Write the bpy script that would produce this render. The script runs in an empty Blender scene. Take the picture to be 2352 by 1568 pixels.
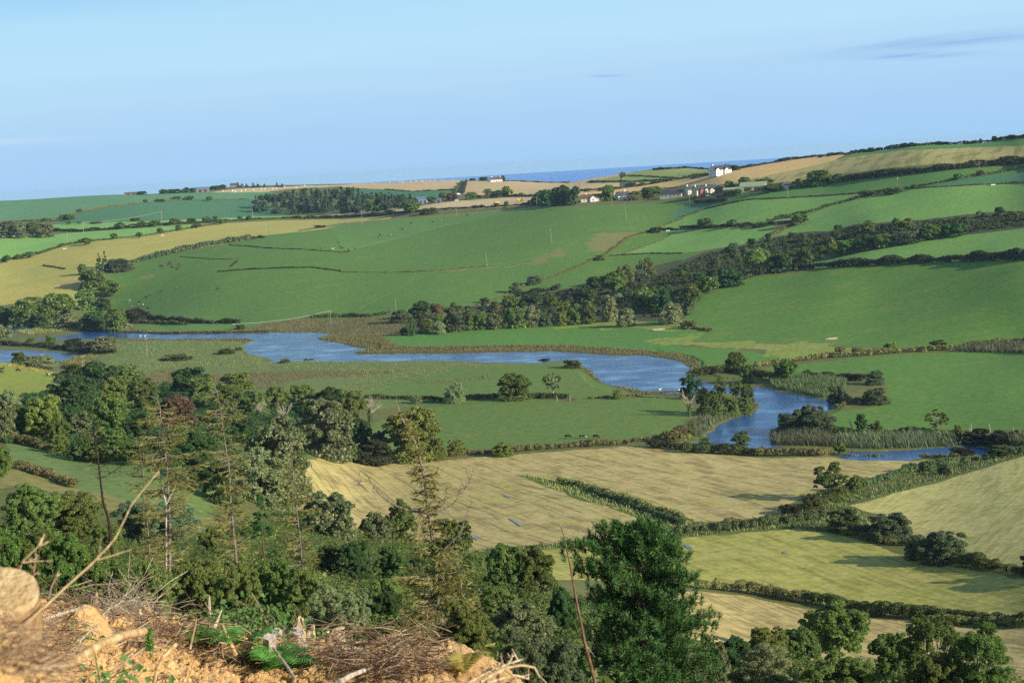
import bpy, math, random
import numpy as np
from mathutils import Vector, Matrix
# ------------------------------------------------------------------ camera, sky, sun, exposure
S = bpy.context.scene
COL = S.collection
H = 105.0                       # eye height above the river (m)
F = 4400.0                      # focal length in units of a 2352 x 1568 picture
DIP = 25.0                      # the sea horizon lies this much under eye level
ROLL = math.atan(0.0597)
PITCH = math.atan((784 - (399.4 - DIP)) * math.cos(ROLL) / F)
_f = np.array([0, math.cos(PITCH), -math.sin(PITCH)])
_u0 = np.array([0, math.sin(PITCH), math.cos(PITCH)])
_r0 = np.array([1.0, 0, 0])
CX = math.cos(ROLL) * _r0 - math.sin(ROLL) * _u0
CY = math.sin(ROLL) * _r0 + math.cos(ROLL) * _u0
cam_data = bpy.data.cameras.new('camera')
cam = bpy.data.objects.new('camera', cam_data)
COL.objects.link(cam)
cam.matrix_world = Matrix(((CX[0], CY[0], -_f[0], 0), (CX[1], CY[1], -_f[1], 0), (CX[2], CY[2], -_f[2], H), (0, 0, 0, 1)))
cam_data.sensor_width = 23.5
cam_data.lens = F / 2352 * 23.5
cam_data.clip_start = 0.3
cam_data.clip_end = 60000
cam_data.dof.use_dof = True
cam_data.dof.focus_distance = 260
cam_data.dof.aperture_fstop = 7.0
S.camera = cam
S.view_settings.view_transform = 'Standard'
S.view_settings.look = 'None'
S.view_settings.gamma = 1
S.view_settings.use_curve_mapping = False
S.view_settings.exposure = 0.55
S.cycles.use_denoising = False
SUN_EL = math.radians(19)
SUN_AZ = math.radians(126)      # clockwise from the view direction: behind the right shoulder
sd = Vector((math.sin(SUN_AZ) * math.cos(SUN_EL), math.cos(SUN_AZ) * math.cos(SUN_EL), math.sin(SUN_EL)))
sun_data = bpy.data.lights.new('sun', 'SUN')
sun_data.energy = 4.6
sun_data.angle = math.radians(0.5)
sun_data.color = (1.0, 0.90, 0.74)
sun = bpy.data.objects.new('sun', sun_data)
sun.rotation_euler = sd.to_track_quat('Z', 'Y').to_euler()
sun.location = (200, -200, 300)
COL.objects.link(sun)
world = bpy.data.worlds.new('World')
S.world = world
world.use_nodes = True
wn, wl = world.node_tree.nodes, world.node_tree.links
wn.clear()
def lin(c):
 return tuple((x / 255 / 12.92) if x / 255 <= 0.04045 else ((x / 255 + 0.055) / 1.055) ** 2.4 for x in c)
def build_sky():
 def N(t, **k):
  n = wn.new(t)
  for a, b in k.items():
   setattr(n, a, b)
  return n
 def M(op, a, b=None, c=None, clamp=False):
  n = N('ShaderNodeMath', operation=op, use_clamp=clamp)
  for i, x in enumerate((a, b, c)):
   if x is None:
    continue
   if isinstance(x, (int, float)):
    n.inputs[i].default_value = x
   else:
    wl.new(x, n.inputs[i])
  return n.outputs[0]
 out = N('ShaderNodeOutputWorld')
 sky = N('ShaderNodeTexSky', sky_type='NISHITA', sun_disc=False)
 sky.sun_elevation = SUN_EL
 sky.sun_rotation = SUN_AZ
 sky.air_density = 1.0
 sky.dust_density = 0.6
 sky.ozone_density = 1.6
 bg = N('ShaderNodeBackground')
 bg.inputs[1].default_value = 0.105
 wl.new(sky.outputs[0], bg.inputs[0])
 tc = N('ShaderNodeTexCoord')
 sep = N('ShaderNodeSeparateXYZ')
 wl.new(tc.outputs['Generated'], sep.inputs[0])
 x, y, z = sep.outputs
 az = M('ARCTAN2', x, y)
 # the band of clear air just over the horizon, bluer low down, paler higher up
 ramp = N('ShaderNodeValToRGB')
 el = ramp.color_ramp.elements
 k = 0.683                                    # undoes the exposure
 stops = [(0.0, (166, 207, 245)), (0.22, (172, 211, 246)), (0.40, (179, 217, 247)), (0.60, (186, 226, 250)), (0.80, (180, 224, 250)), (1.0, (164, 214, 248))]
 for i, (p, c) in enumerate(stops):
  e = el[i] if i < 2 else el.new(p)
  e.position = p
  e.color = tuple(v * k for v in lin(c)) + (1,)
 # soft broad streaks bend the bands a little
 mp = N('ShaderNodeCombineXYZ')
 wl.new(M('MULTIPLY', az, 3.0), mp.inputs[0])
 wl.new(M('MULTIPLY', z, 40.0), mp.inputs[1])
 nz = N('ShaderNodeTexNoise')
 nz.inputs['Scale'].default_value = 2.2
 nz.inputs['Detail'].default_value = 4
 wl.new(mp.outputs[0], nz.inputs['Vector'])
 wob = M('MULTIPLY', M('SUBTRACT', nz.outputs[0], 0.5), 0.022)
 t = M('MULTIPLY', M('ADD', M('ADD', z, wob), M('MULTIPLY', az, -0.02)), 1 / 0.105, clamp=True)
 wl.new(t, ramp.inputs[0])
 # thin grey-blue cloud streaks
 mp2 = N('ShaderNodeCombineXYZ')
 wl.new(M('MULTIPLY', az, 14.0), mp2.inputs[0])
 wl.new(M('MULTIPLY', M('SUBTRACT', z, M('MULTIPLY', az, 0.055)), 330.0), mp2.inputs[1])
 n2 = N('ShaderNodeTexNoise')
 n2.inputs['Scale'].default_value = 1.0
 n2.inputs['Detail'].default_value = 6
 n2.inputs['Roughness'].default_value = 0.6
 wl.new(mp2.outputs[0], n2.inputs['Vector'])
 def blob(a0, z0, sa, sz, tilt):
  da = M('DIVIDE', M('SUBTRACT', az, a0), sa)
  dz = M('DIVIDE', M('SUBTRACT', M('SUBTRACT', z, z0), M('MULTIPLY', M('SUBTRACT', az, a0), tilt)), sz)
  return M('EXPONENT', M('MULTIPLY', M('ADD', M('MULTIPLY', da, da), M('MULTIPLY', dz, dz)), -1.0))
 b1 = blob(0.232, 0.0478, 0.055, 0.0030, 0.02)
 b2 = blob(0.212, 0.0418, 0.030, 0.0016, -0.04)
 b3 = blob(0.058, 0.0416, 0.009, 0.0007, -0.05)
 bb = M('ADD', M('ADD', b1, b2), b3)
 cl = M('MULTIPLY', bb, M('MULTIPLY', M('SUBTRACT', n2.outputs[0], 0.28), 3.4, clamp=True), clamp=True)
 mixc = N('ShaderNodeMix', data_type='RGBA')
 wl.new(M('MULTIPLY', cl, 0.85), mixc.inputs['Factor'])
 wl.new(ramp.outputs[0], mixc.inputs[6])
 mixc.inputs[7].default_value = tuple(v * k for v in lin((146, 186, 232))) + (1,)
 # pale wisps low on the left
 b4 = blob(-0.262, 0.0255, 0.05, 0.0016, 0.0)
 mixd = N('ShaderNodeMix', data_type='RGBA')
 wl.new(M('MULTIPLY', b4, M('MULTIPLY', n2.outputs[0], 0.9), clamp=True), mixd.inputs['Factor'])
 wl.new(mixc.outputs[2], mixd.inputs[6])
 mixd.inputs[7].default_value = tuple(v * k for v in lin((200, 226, 246))) + (1,)
 bg2 = N('ShaderNodeBackground')
 wl.new(mixd.outputs[2], bg2.inputs[0])
 bg2.inputs[1].default_value = 1.0
 mr = N('ShaderNodeMapRange')
 mr.inputs['From Min'].default_value = 0.11
 mr.inputs['From Max'].default_value = 0.32
 wl.new(z, mr.inputs['Value'])
 ms = N('ShaderNodeMixShader')
 wl.new(mr.outputs[0], ms.inputs[0])
 wl.new(bg2.outputs[0], ms.inputs[1])
 wl.new(bg.outputs[0], ms.inputs[2])
 wl.new(ms.outputs[0], out.inputs[0])
build_sky()
# ------------------------------------------------------------------ picture coordinates <-> ground
OFF = dict(A=(0, 294), B=(784, 294), C=(1568, 294), D=(0, 722.75), E=(784, 722.75), F=(1568, 722.75), G=(0, 1078), H=(784, 1078), I=(1568, 1078))
def Z(k, *pts):
 """points measured on one enlarged ninth of the photograph -> picture coordinates"""
 a, b = OFF[k]
 return [(a + x / 3, b + y / 3) for x, y in pts]
def ray(u, v):
 d = CX * (u - 1176) + CY * (784 - v) + _f * F
 h = math.hypot(d[0], d[1])
 return math.atan2(d[0], d[1]), d[2] / h          # azimuth, slope
def project(x, y, z):
 q = np.stack([x, y, z - H], -1)
 w = q @ _f
 return 1176 + F * (q @ CX) / w, 784 - F * (q @ CY) / w
rng = np.random.default_rng(7)
random.seed(7)
# ------------------------------------------------------------------ the lie of the land: surveyed points (u, v, 'z' height or 'r' range)
CTRL_Z = [  # valley floor
 (-100, 775, 1), (100, 775, 1), (400, 760, 1), (560, 762, 1), (750, 790, 1), (900, 770, 1.5), (1200, 800, 1), (1560, 835, 1), (1700, 900, 1), (1700, 1020, 1), (2200, 1045, 1),
 (1100, 900, 1.5), (900, 850, 1.2), (300, 800, 1.5), (0, 815, 1), (150, 820, 1), (400, 850, 2), (1000, 1000, 2), (1300, 1010, 2), (1500, 940, 1.5), (2000, 840, 1.5),
 (2300, 900, 2), (2450, 900, 3), (2352, 800, 3), (1100, 775, 1.5), (1500, 750, 2.5), (1700, 780, 1.8), (2000, 800, 2), (900, 960, 2),
 (1000, 1080, 2.5), (1500, 1040, 2), (2000, 1060, 2), (1300, 1150, 3), (1700, 1190, 3), (1100, 1230, 5), (2300, 1100, 6), (2300, 1250, 9), (1600, 1250, 4),
 (2000, 1280, 5), (1700, 1320, 6), (2300, 1380, 9), (1700, 1400, 8), (2300, 1500, 11), (1900, 1480, 10), (800, 1150, 4), (2500, 1300, 14), (2500, 1500, 14),
 (240, 712, 2), (530, 740, 2), (784, 730, 2), (1150, 745, 2), (1000, 750, 2), (1400, 735, 2.5), (2352, 785, 3), (2000, 790, 2), (1700, 768, 2), (1600, 752, 3), (-100, 745, 2), (60, 745, 1)]
CTRL_R = [
 # far left fields
 (-100, 466, 3050), (0, 461, 3100), (200, 450, 3150), (283, 447, 3150), (533, 429, 3400), (784, 423, 3400), (1061, 414, 2950), (1157, 414.7, 2750), (1251, 419, 2600),
 (1307, 420, 2500), (1351, 411, 2480), (1417, 401, 2480), (1467, 393, 2480), (1568, 386.5, 2450), (1698, 387, 2200), (1768, 376, 2130), (1835, 365, 2050), (1935, 355, 1960),
 (2101, 335, 1850), (2352, 316, 1750), (2480, 306, 1700),
 (0, 510, 2600), (330, 460, 2850), (575, 457, 2900), (120, 512, 2500), (600, 497, 2520), (0, 545, 2250), (200, 530, 2300), (500, 512, 2400),
 (0, 604, 2000), (215, 553, 2100), (420, 525, 2200), (784, 500, 2350), (0, 697, 1720), (200, 640, 1780), (316, 605, 1840), (500, 560, 1900), (650, 528, 2060), (-100, 610, 1960),
 # the big pasture hill
 (1000, 690, 1400), (700, 650, 1560), (500, 650, 1620), (700, 570, 1780), (900, 590, 1680), (1117, 612, 1560), (1267, 555, 1660), (1437, 503, 1770), (1000, 500, 2040),
 (784, 520, 2090), (1300, 470, 1940), (1600, 460, 1850), (1655, 402, 1960), (1620, 448, 1860), (1000, 465, 2250), (1200, 450, 2250), (1450, 425, 2150), (1056, 446, 2430), (1063, 417, 2850),
 # slopes on the right
 (1600, 600, 1470), (1600, 700, 1230), (1900, 620, 1310), (2352, 600, 1180), (2000, 700, 1150), (2352, 700, 1050), (2352, 570, 1240), (1900, 600, 1370), (2352, 485, 1410), (2000, 510, 1480),
 (1780, 540, 1540), (2352, 420, 1540), (2060, 435, 1620), (2352, 385, 1620), (1900, 420, 1750), (2352, 350, 1680), (1511, 524, 1710), (1417, 587, 1570), (1430, 640, 1440), (1300, 650, 1440),
 (1200, 690, 1380), (2480, 560, 1220), (2480, 700, 1020),
 # the slope under the viewer
 (0, 845, 1010), (0, 890, 920), (-100, 860, 950), (250, 1000, 600), (150, 1080, 430), (300, 1130, 400), (0, 1040, 450), (390, 1060, 440), (450, 1190, 380), (700, 1250, 330), (700, 1050, 640), (850, 1290, 370),
 (1050, 1290, 420), (1100, 1270, 470), (1200, 1320, 300), (300, 1420, 150), (800, 1480, 130), (1300, 1570, 115), (2000, 1580, 190), (1700, 1700, 130), (2352, 1600, 190), (1000, 1380, 220), (500, 1330, 210), (100, 1330, 210),
 (-100, 1300, 210), (-100, 1100, 400), (1500, 1450, 230), (2500, 1650, 180)]
CTRL_Y = [(-15, 3, 104.1), (-15, 5, 103.8), (-12, 5, 103.6), (-13, 3, 103.95), (-9, 5, 103.2), (-15, 7, 103.3),   # foot of the slope close to the eye: (azimuth deg, range, height)
 (-15, 1, 103.5), (0, 1, 103.25), (15, 1, 103.2), (0, 2, 103.05), (15, 2, 102.9), (0, 4, 102.6), (15, 4, 101.9), (-15, 9, 102.85), (-10, 9, 102.38), (-13, 16, 101.28), (-8, 16, 100.58), (-11, 21, 100.18), (-7.5, 26, 98.48), (-4, 28, 97.78), (-1, 30, 96.98), (-15, 16, 101.68),
 (-14.5, 26, 99.18), (0, 12, 100.88), (-3, 14, 100.98), (5, 12, 99.98), (15, 12, 98.28), (5, 30, 93.78), (15, 30, 92.28), (-10, 45, 92), (-4, 45, 91), (0, 55, 88.5), (6, 60, 84), (15, 60, 83), (-15, 60, 89), (-10, 100, 80), (0, 95, 79), (-25, 30, 100), (25, 30, 92), (25, 150, 65), (-25, 150, 78)]
def make_controls():
 pts = []
 for u, v, z in CTRL_Z:
  a, s = ray(u, v)
  pts.append((a, (z - H) / s, z))
 sky = CTRL_R[:21]
 for u, v, r in CTRL_R:
  a, s = ray(u, v)
  pts.append((a, r, H + r * s))
 for u, v, r in sky:                      # behind the skyline the land falls away to the sea
  a, s = ray(u, v)
  z = H + r * s
  pts.append((a, r * 1.12, z - 14))
  pts.append((a, r * 1.4, 0.35 * z - 20))
 for a, r, z in CTRL_Y:
  pts.append((math.radians(a), r, z))
 return np.array(pts)
KA = 4.0
def tps(d2):
 return 0.5 * d2 * np.log(d2 + 1e-12)
CP = make_controls()
_cx = np.stack([CP[:, 0] * KA, np.log(CP[:, 1])], 1)
_n = len(CP)
_d2 = ((_cx[:, None] - _cx[None]) ** 2).sum(-1)
_K = tps(_d2) + np.eye(_n) * 2e-4
_P = np.concatenate([np.ones((_n, 1)), _cx], 1)
_A = np.block([[_K, _P], [_P.T, np.zeros((3, 3))]])
_w = np.linalg.solve(_A, np.concatenate([CP[:, 2], np.zeros(3)]))
def tps_eval(a, lr):
 q = np.stack([np.clip(a, -0.33, 0.33) * KA, lr], -1)
 sh = q.shape[:-1]
 q = q.reshape(-1, 2)
 out = np.empty(len(q))
 for i in range(0, len(q), 20000):
  c = q[i:i + 20000]
  d2 = ((c[:, None] - _cx[None]) ** 2).sum(-1)
  out[i:i + 20000] = tps(d2) @ _w[:_n] + _w[_n] + c @ _w[_n + 1:]
 return out.reshape(sh)
def catmull(src, dst):
 """matrix that resamples values on the even grid src to positions dst"""
 h = src[1] - src[0]
 t = (dst - src[0]) / h
 i = np.clip(np.floor(t).astype(int), 1, len(src) - 3)
 f = t - i
 m = np.zeros((len(dst), len(src)))
 w = [-.5 * f + f * f - .5 * f ** 3, 1 - 2.5 * f * f + 1.5 * f ** 3, .5 * f + 2 * f * f - 1.5 * f ** 3, -.5 * f * f + .5 * f ** 3]
 for k in range(4):
  m[np.arange(len(dst)), i - 1 + k] += w[k]
 return m
AZ = np.concatenate([np.radians(np.linspace(-60, -18, 30, endpoint=False)), np.radians(np.linspace(-18, 18, 1060)), np.radians(np.linspace(18, 60, 31)[1:])])
RR = np.concatenate([np.geomspace(1.2, 60, 110, endpoint=False), np.geomspace(60, 300, 90, endpoint=False), np.linspace(300, 800, 520, endpoint=False), np.linspace(800, 2600, 740, endpoint=False), np.linspace(2600, 4300, 110)])
_ca = np.linspace(-0.36, 0.36, 150)
_cl = np.linspace(0.0, math.log(4600), 260)
_coarse = tps_eval(_ca[:, None] + 0 * _cl[None], _cl[None] + 0 * _ca[:, None])
ZG = catmull(_ca, np.clip(AZ, -0.33, 0.33)) @ _coarse @ catmull(_cl, np.log(RR)).T       # heights [azimuth, range]
def vnoise(x, y, seed=0):
 xi, yi = np.floor(x).astype(np.int64), np.floor(y).astype(np.int64)
 fx, fy = x - xi, y - yi
 fx, fy = fx * fx * (3 - 2 * fx), fy * fy * (3 - 2 * fy)
 def h(a, b):
  n = (a * 374761393 + b * 668265263 + seed * 1442695041) & 0xFFFFFFFF
  n = ((n ^ (n >> 13)) * 1274126177) & 0xFFFFFFFF
  return ((n ^ (n >> 16)) & 0xFFFF) / 65535.0
 return (h(xi, yi) * (1 - fx) + h(xi + 1, yi) * fx) * (1 - fy) + (h(xi, yi + 1) * (1 - fx) + h(xi + 1, yi + 1) * fx) * fy
def fbm(x, y, o=4, seed=0):
 s, a, t = 0, 0.5, 0
 for k in range(o):
  s = s + a * vnoise(x * 2 ** k, y * 2 ** k, seed + k)
  t += a
  a *= 0.55
 return s / t
XG = np.sin(AZ)[:, None] * RR[None]
YG = np.cos(AZ)[:, None] * RR[None]
_far = np.clip((RR - 200) / 400, 0, 1)[None]
ZG = ZG + (fbm(XG / 70, YG / 70, 3, 5) - 0.5) * 1.6 * _far * np.clip((ZG - 4) / 12, 0, 1)
_land = (RR < 2500)[None] & (RR > 300)[None]
ZG = np.maximum(np.where(_land, np.maximum(ZG, 0.7), ZG), -2.0)
AZI = np.arange(len(AZ))
def ground_z(a, r):
 i = np.interp(a, AZ, AZI)
 j = np.interp(r, RR, np.arange(len(RR)))
 i0 = np.clip(np.floor(i).astype(int), 0, len(AZ) - 2)
 j0 = np.clip(np.floor(j).astype(int), 0, len(RR) - 2)
 fi, fj = i - i0, j - j0
 return (ZG[i0, j0] * (1 - fi) + ZG[i0 + 1, j0] * fi) * (1 - fj) + (ZG[i0, j0 + 1] * (1 - fi) + ZG[i0 + 1, j0 + 1] * fi) * fj
def zxy(x, y):
 return ground_z(np.arctan2(x, y), np.hypot(x, y))
def hit(u, v, rmin=300.0):
 """where the sight line through (u, v) meets the ground: azimuth, range"""
 a, s = ray(u, v)
 sel = RR >= rmin
 rr = RR[sel]
 zt = ground_z(np.full(len(rr), a), rr) - (H + rr * s)
 k = np.argmax(zt >= 0)
 if zt[k] < 0:                                   # passes over the crest: nearest approach
  k = int(np.argmax(np.where(rr > 300, zt / rr, -9)))
  return a, float(rr[k])
 if k == 0:
  return a, float(rr[0])
 t = zt[k] / (zt[k] - zt[k - 1])
 return a, float(rr[k] + (rr[k - 1] - rr[k]) * t)
def at(u, v, rmin=300.0):
 a, r = hit(u, v, rmin)
 return np.array([r * math.sin(a), r * math.cos(a), float(ground_z(np.array(a), np.array(r)))])
def densify(pts, step=14, closed=True):
 out = []
 n = len(pts)
 for i in range(n if closed else n - 1):
  a, b = pts[i], pts[(i + 1) % n]
  k = max(1, int(math.hypot(b[0] - a[0], b[1] - a[1]) / step))
  for t in range(k):
   out.append((a[0] + (b[0] - a[0]) * t / k, a[1] + (b[1] - a[1]) * t / k))
 if not closed:
  out.append(pts[-1])
 return out
def ground_poly(pts, rmin=300.0):
 return np.array([hit(u, v, rmin) for u, v in densify(pts)])
def inside(poly, x, y):
 """even-odd test of arrays x, y against poly (n, 2)"""
 r = np.zeros(x.shape, bool)
 px, py = poly[:, 0], poly[:, 1]
 for i in range(len(poly)):
  j = i - 1
  c = (py[i] > y) != (py[j] > y)
  if py[i] != py[j]:
   r ^= c & (x < (px[j] - px[i]) * (y - py[i]) / (py[j] - py[i]) + px[i])
 return r
# ------------------------------------------------------------------ materials
ALB = 1.0
def new_mat(name, rough=0.9, spec=0.2):
 m = bpy.data.materials.new(name)
 m.use_nodes = True
 nt = m.node_tree
 b = nt.nodes['Principled BSDF']
 b.inputs['Roughness'].default_value = rough
 b.inputs['Specular IOR Level'].default_value = spec
 return m, nt, b
class NT:
 """small helper to write node trees"""
 def __init__(s, nt):
  s.nt = nt
 def n(s, t, **k):
  q = s.nt.nodes.new(t)
  for a, b in k.items():
   setattr(q, a, b)
  return q
 def link(s, a, b):
  s.nt.links.new(a, b)
 def math(s, op, a, b=None, clamp=False):
  q = s.n('ShaderNodeMath', operation=op, use_clamp=clamp)
  for i, x in enumerate((a, b)):
   if x is None:
    continue
   if isinstance(x, (int, float)):
    q.inputs[i].default_value = x
   else:
    s.link(x, q.inputs[i])
  return q.outputs[0]
 def noise(s, vec, scale, detail=3, rough=0.55, dist=0.0):
  q = s.n('ShaderNodeTexNoise')
  q.inputs['Scale'].default_value = scale
  q.inputs['Detail'].default_value = detail
  q.inputs['Roughness'].default_value = rough
  q.inputs['Distortion'].default_value = dist
  s.link(vec, q.inputs['Vector'])
  return q.outputs[0]
 def step(s, x, lo, hi):
  q = s.n('ShaderNodeMapRange')
  q.interpolation_type = 'SMOOTHSTEP'
  q.inputs['From Min'].default_value = lo
  q.inputs['From Max'].default_value = hi
  s.link(x, q.inputs['Value'])
  return q.outputs[0]
 def mix(s, f, a, b, mode='MIX'):
  q = s.n('ShaderNodeMix', data_type='RGBA', blend_type=mode)
  for sock, x in ((q.inputs['Factor'], f), (q.inputs[6], a), (q.inputs[7], b)):
   if isinstance(x, (int, float)):
    sock.default_value = x
   elif isinstance(x, tuple):
    sock.default_value = x if len(x) == 4 else x + (1,)
   else:
    s.link(x, sock)
  return q.outputs[2]
 def mapping(s, vec, loc=(0, 0, 0), rot=(0, 0, 0), sc=(1, 1, 1)):
  q = s.n('ShaderNodeMapping')
  q.inputs['Location'].default_value = loc
  q.inputs['Rotation'].default_value = rot
  q.inputs['Scale'].default_value = sc
  s.link(vec, q.inputs['Vector'])
  return q.outputs[0]
 def pos(s):
  return s.n('ShaderNodeNewGeometry').outputs['Position']
def L(c, k=1.0):
 return tuple(x * k * ALB for x in lin(c))
_gm = {}
def ground_mat(name, c, c2, c3=None, ang=None, srow=1.0, slen=0.02, sk=0.6, mott=0.5, fine=0.5, bump=0.25, dark=None, dk=0.0, curve=0.0):
 """sward or stubble: base colour c mottled with c2, thin patches c3, swath lines of bearing ang (deg)"""
 m, nt, b = new_mat(name)
 t = NT(nt)
 p = t.pos()
 off = (hash(name) % 97) * 13.0 if False else float(sum(map(ord, name)) % 97) * 13.0
 p = t.mapping(p, loc=(off, -off, 0))
 flat = t.mapping(p, sc=(1, 1, 0.0))
 big = t.noise(flat, 1 / 90, 3)
 mid = t.noise(flat, 1 / 11, 4, 0.62)
 fin = t.noise(flat, 1 / 1.4, 3, 0.7)
 f1 = t.math('ADD', t.math('MULTIPLY', t.math('SUBTRACT', big, 0.5), 1.3), t.math('MULTIPLY', t.math('SUBTRACT', mid, 0.5), 1.6))
 col = t.mix(t.math('ADD', t.math('MULTIPLY', f1, mott * 1.6), 0.5, clamp=True), L(c), L(c2))
 if c3:
  col = t.mix(t.math('MULTIPLY', t.step(t.noise(flat, 1 / 26, 5, 0.65), 0.53, 0.70), 0.75), col, L(c3))
 h = fin
 if ang is not None:
  w = t.n('ShaderNodeVectorMath', operation='ADD')
  t.link(flat, w.inputs[0])
  if curve:
   q = t.n('ShaderNodeTexNoise')
   q.inputs['Scale'].default_value = 1 / 260
   q.inputs['Detail'].default_value = 1
   t.link(flat, q.inputs['Vector'])
   sc = t.n('ShaderNodeVectorMath', operation='SCALE')
   sc.inputs['Scale'].default_value = curve
   t.link(q.outputs['Color'], sc.inputs[0])
   t.link(sc.outputs[0], w.inputs[1])
  r = t.mapping(w.outputs[0], rot=(0, 0, math.radians(-ang)))
  st = t.mapping(r, sc=(slen, 1 / srow, 0))
  s1 = t.noise(st, 1.0, 4, 0.7)
  st2 = t.mapping(r, sc=(slen * 3, 0.22 / srow, 0))
  s2 = t.noise(st2, 1.0, 3, 0.6)
  band = t.math('ADD', t.math('MULTIPLY', s1, 0.6), t.math('MULTIPLY', s2, 0.4))
  col = t.mix(t.math('MULTIPLY', t.step(band, 0.46, 0.60), sk), col, L(dark or c2))
  h = t.math('ADD', fin, t.math('MULTIPLY', band, 2.0))
 elif dark:
  col = t.mix(t.math('MULTIPLY', t.step(t.noise(flat, 1 / 3.2, 4, 0.7), 0.55, 0.7), dk), col, L(dark))
 mt = t.noise(flat, 1 / 3.4, 5, 0.75)
 fl = t.noise(flat, 1 / 4.2, 3, 0.6)
 col = t.mix(t.math('MULTIPLY', t.step(fl, 0.56, 0.66), 0.8), col, t.mix(1.0, col, (0.72, 0.78, 0.70, 1), 'MULTIPLY'))
 col = t.mix(t.step(mt, 0.3, 0.7), t.mix(1.0, col, (0.80, 0.83, 0.80, 1), 'MULTIPLY'), t.mix(1.0, col, (1.24, 1.18, 1.16, 1), 'MULTIPLY'))
 col = t.mix(t.math('MULTIPLY', t.step(fin, 0.35, 0.75), fine), col, t.mix(1.0, col, (0.62, 0.66, 0.6, 1), 'MULTIPLY'))
 t.link(col, b.inputs['Base Color'])
 if bump:
  bp = t.n('ShaderNodeBump')
  bp.inputs['Strength'].default_value = bump
  bp.inputs['Distance'].default_value = 0.35
  t.link(h, bp.inputs['Height'])
  t.link(bp.outputs[0], b.inputs['Normal'])
 return m
G1 = ground_mat
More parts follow.
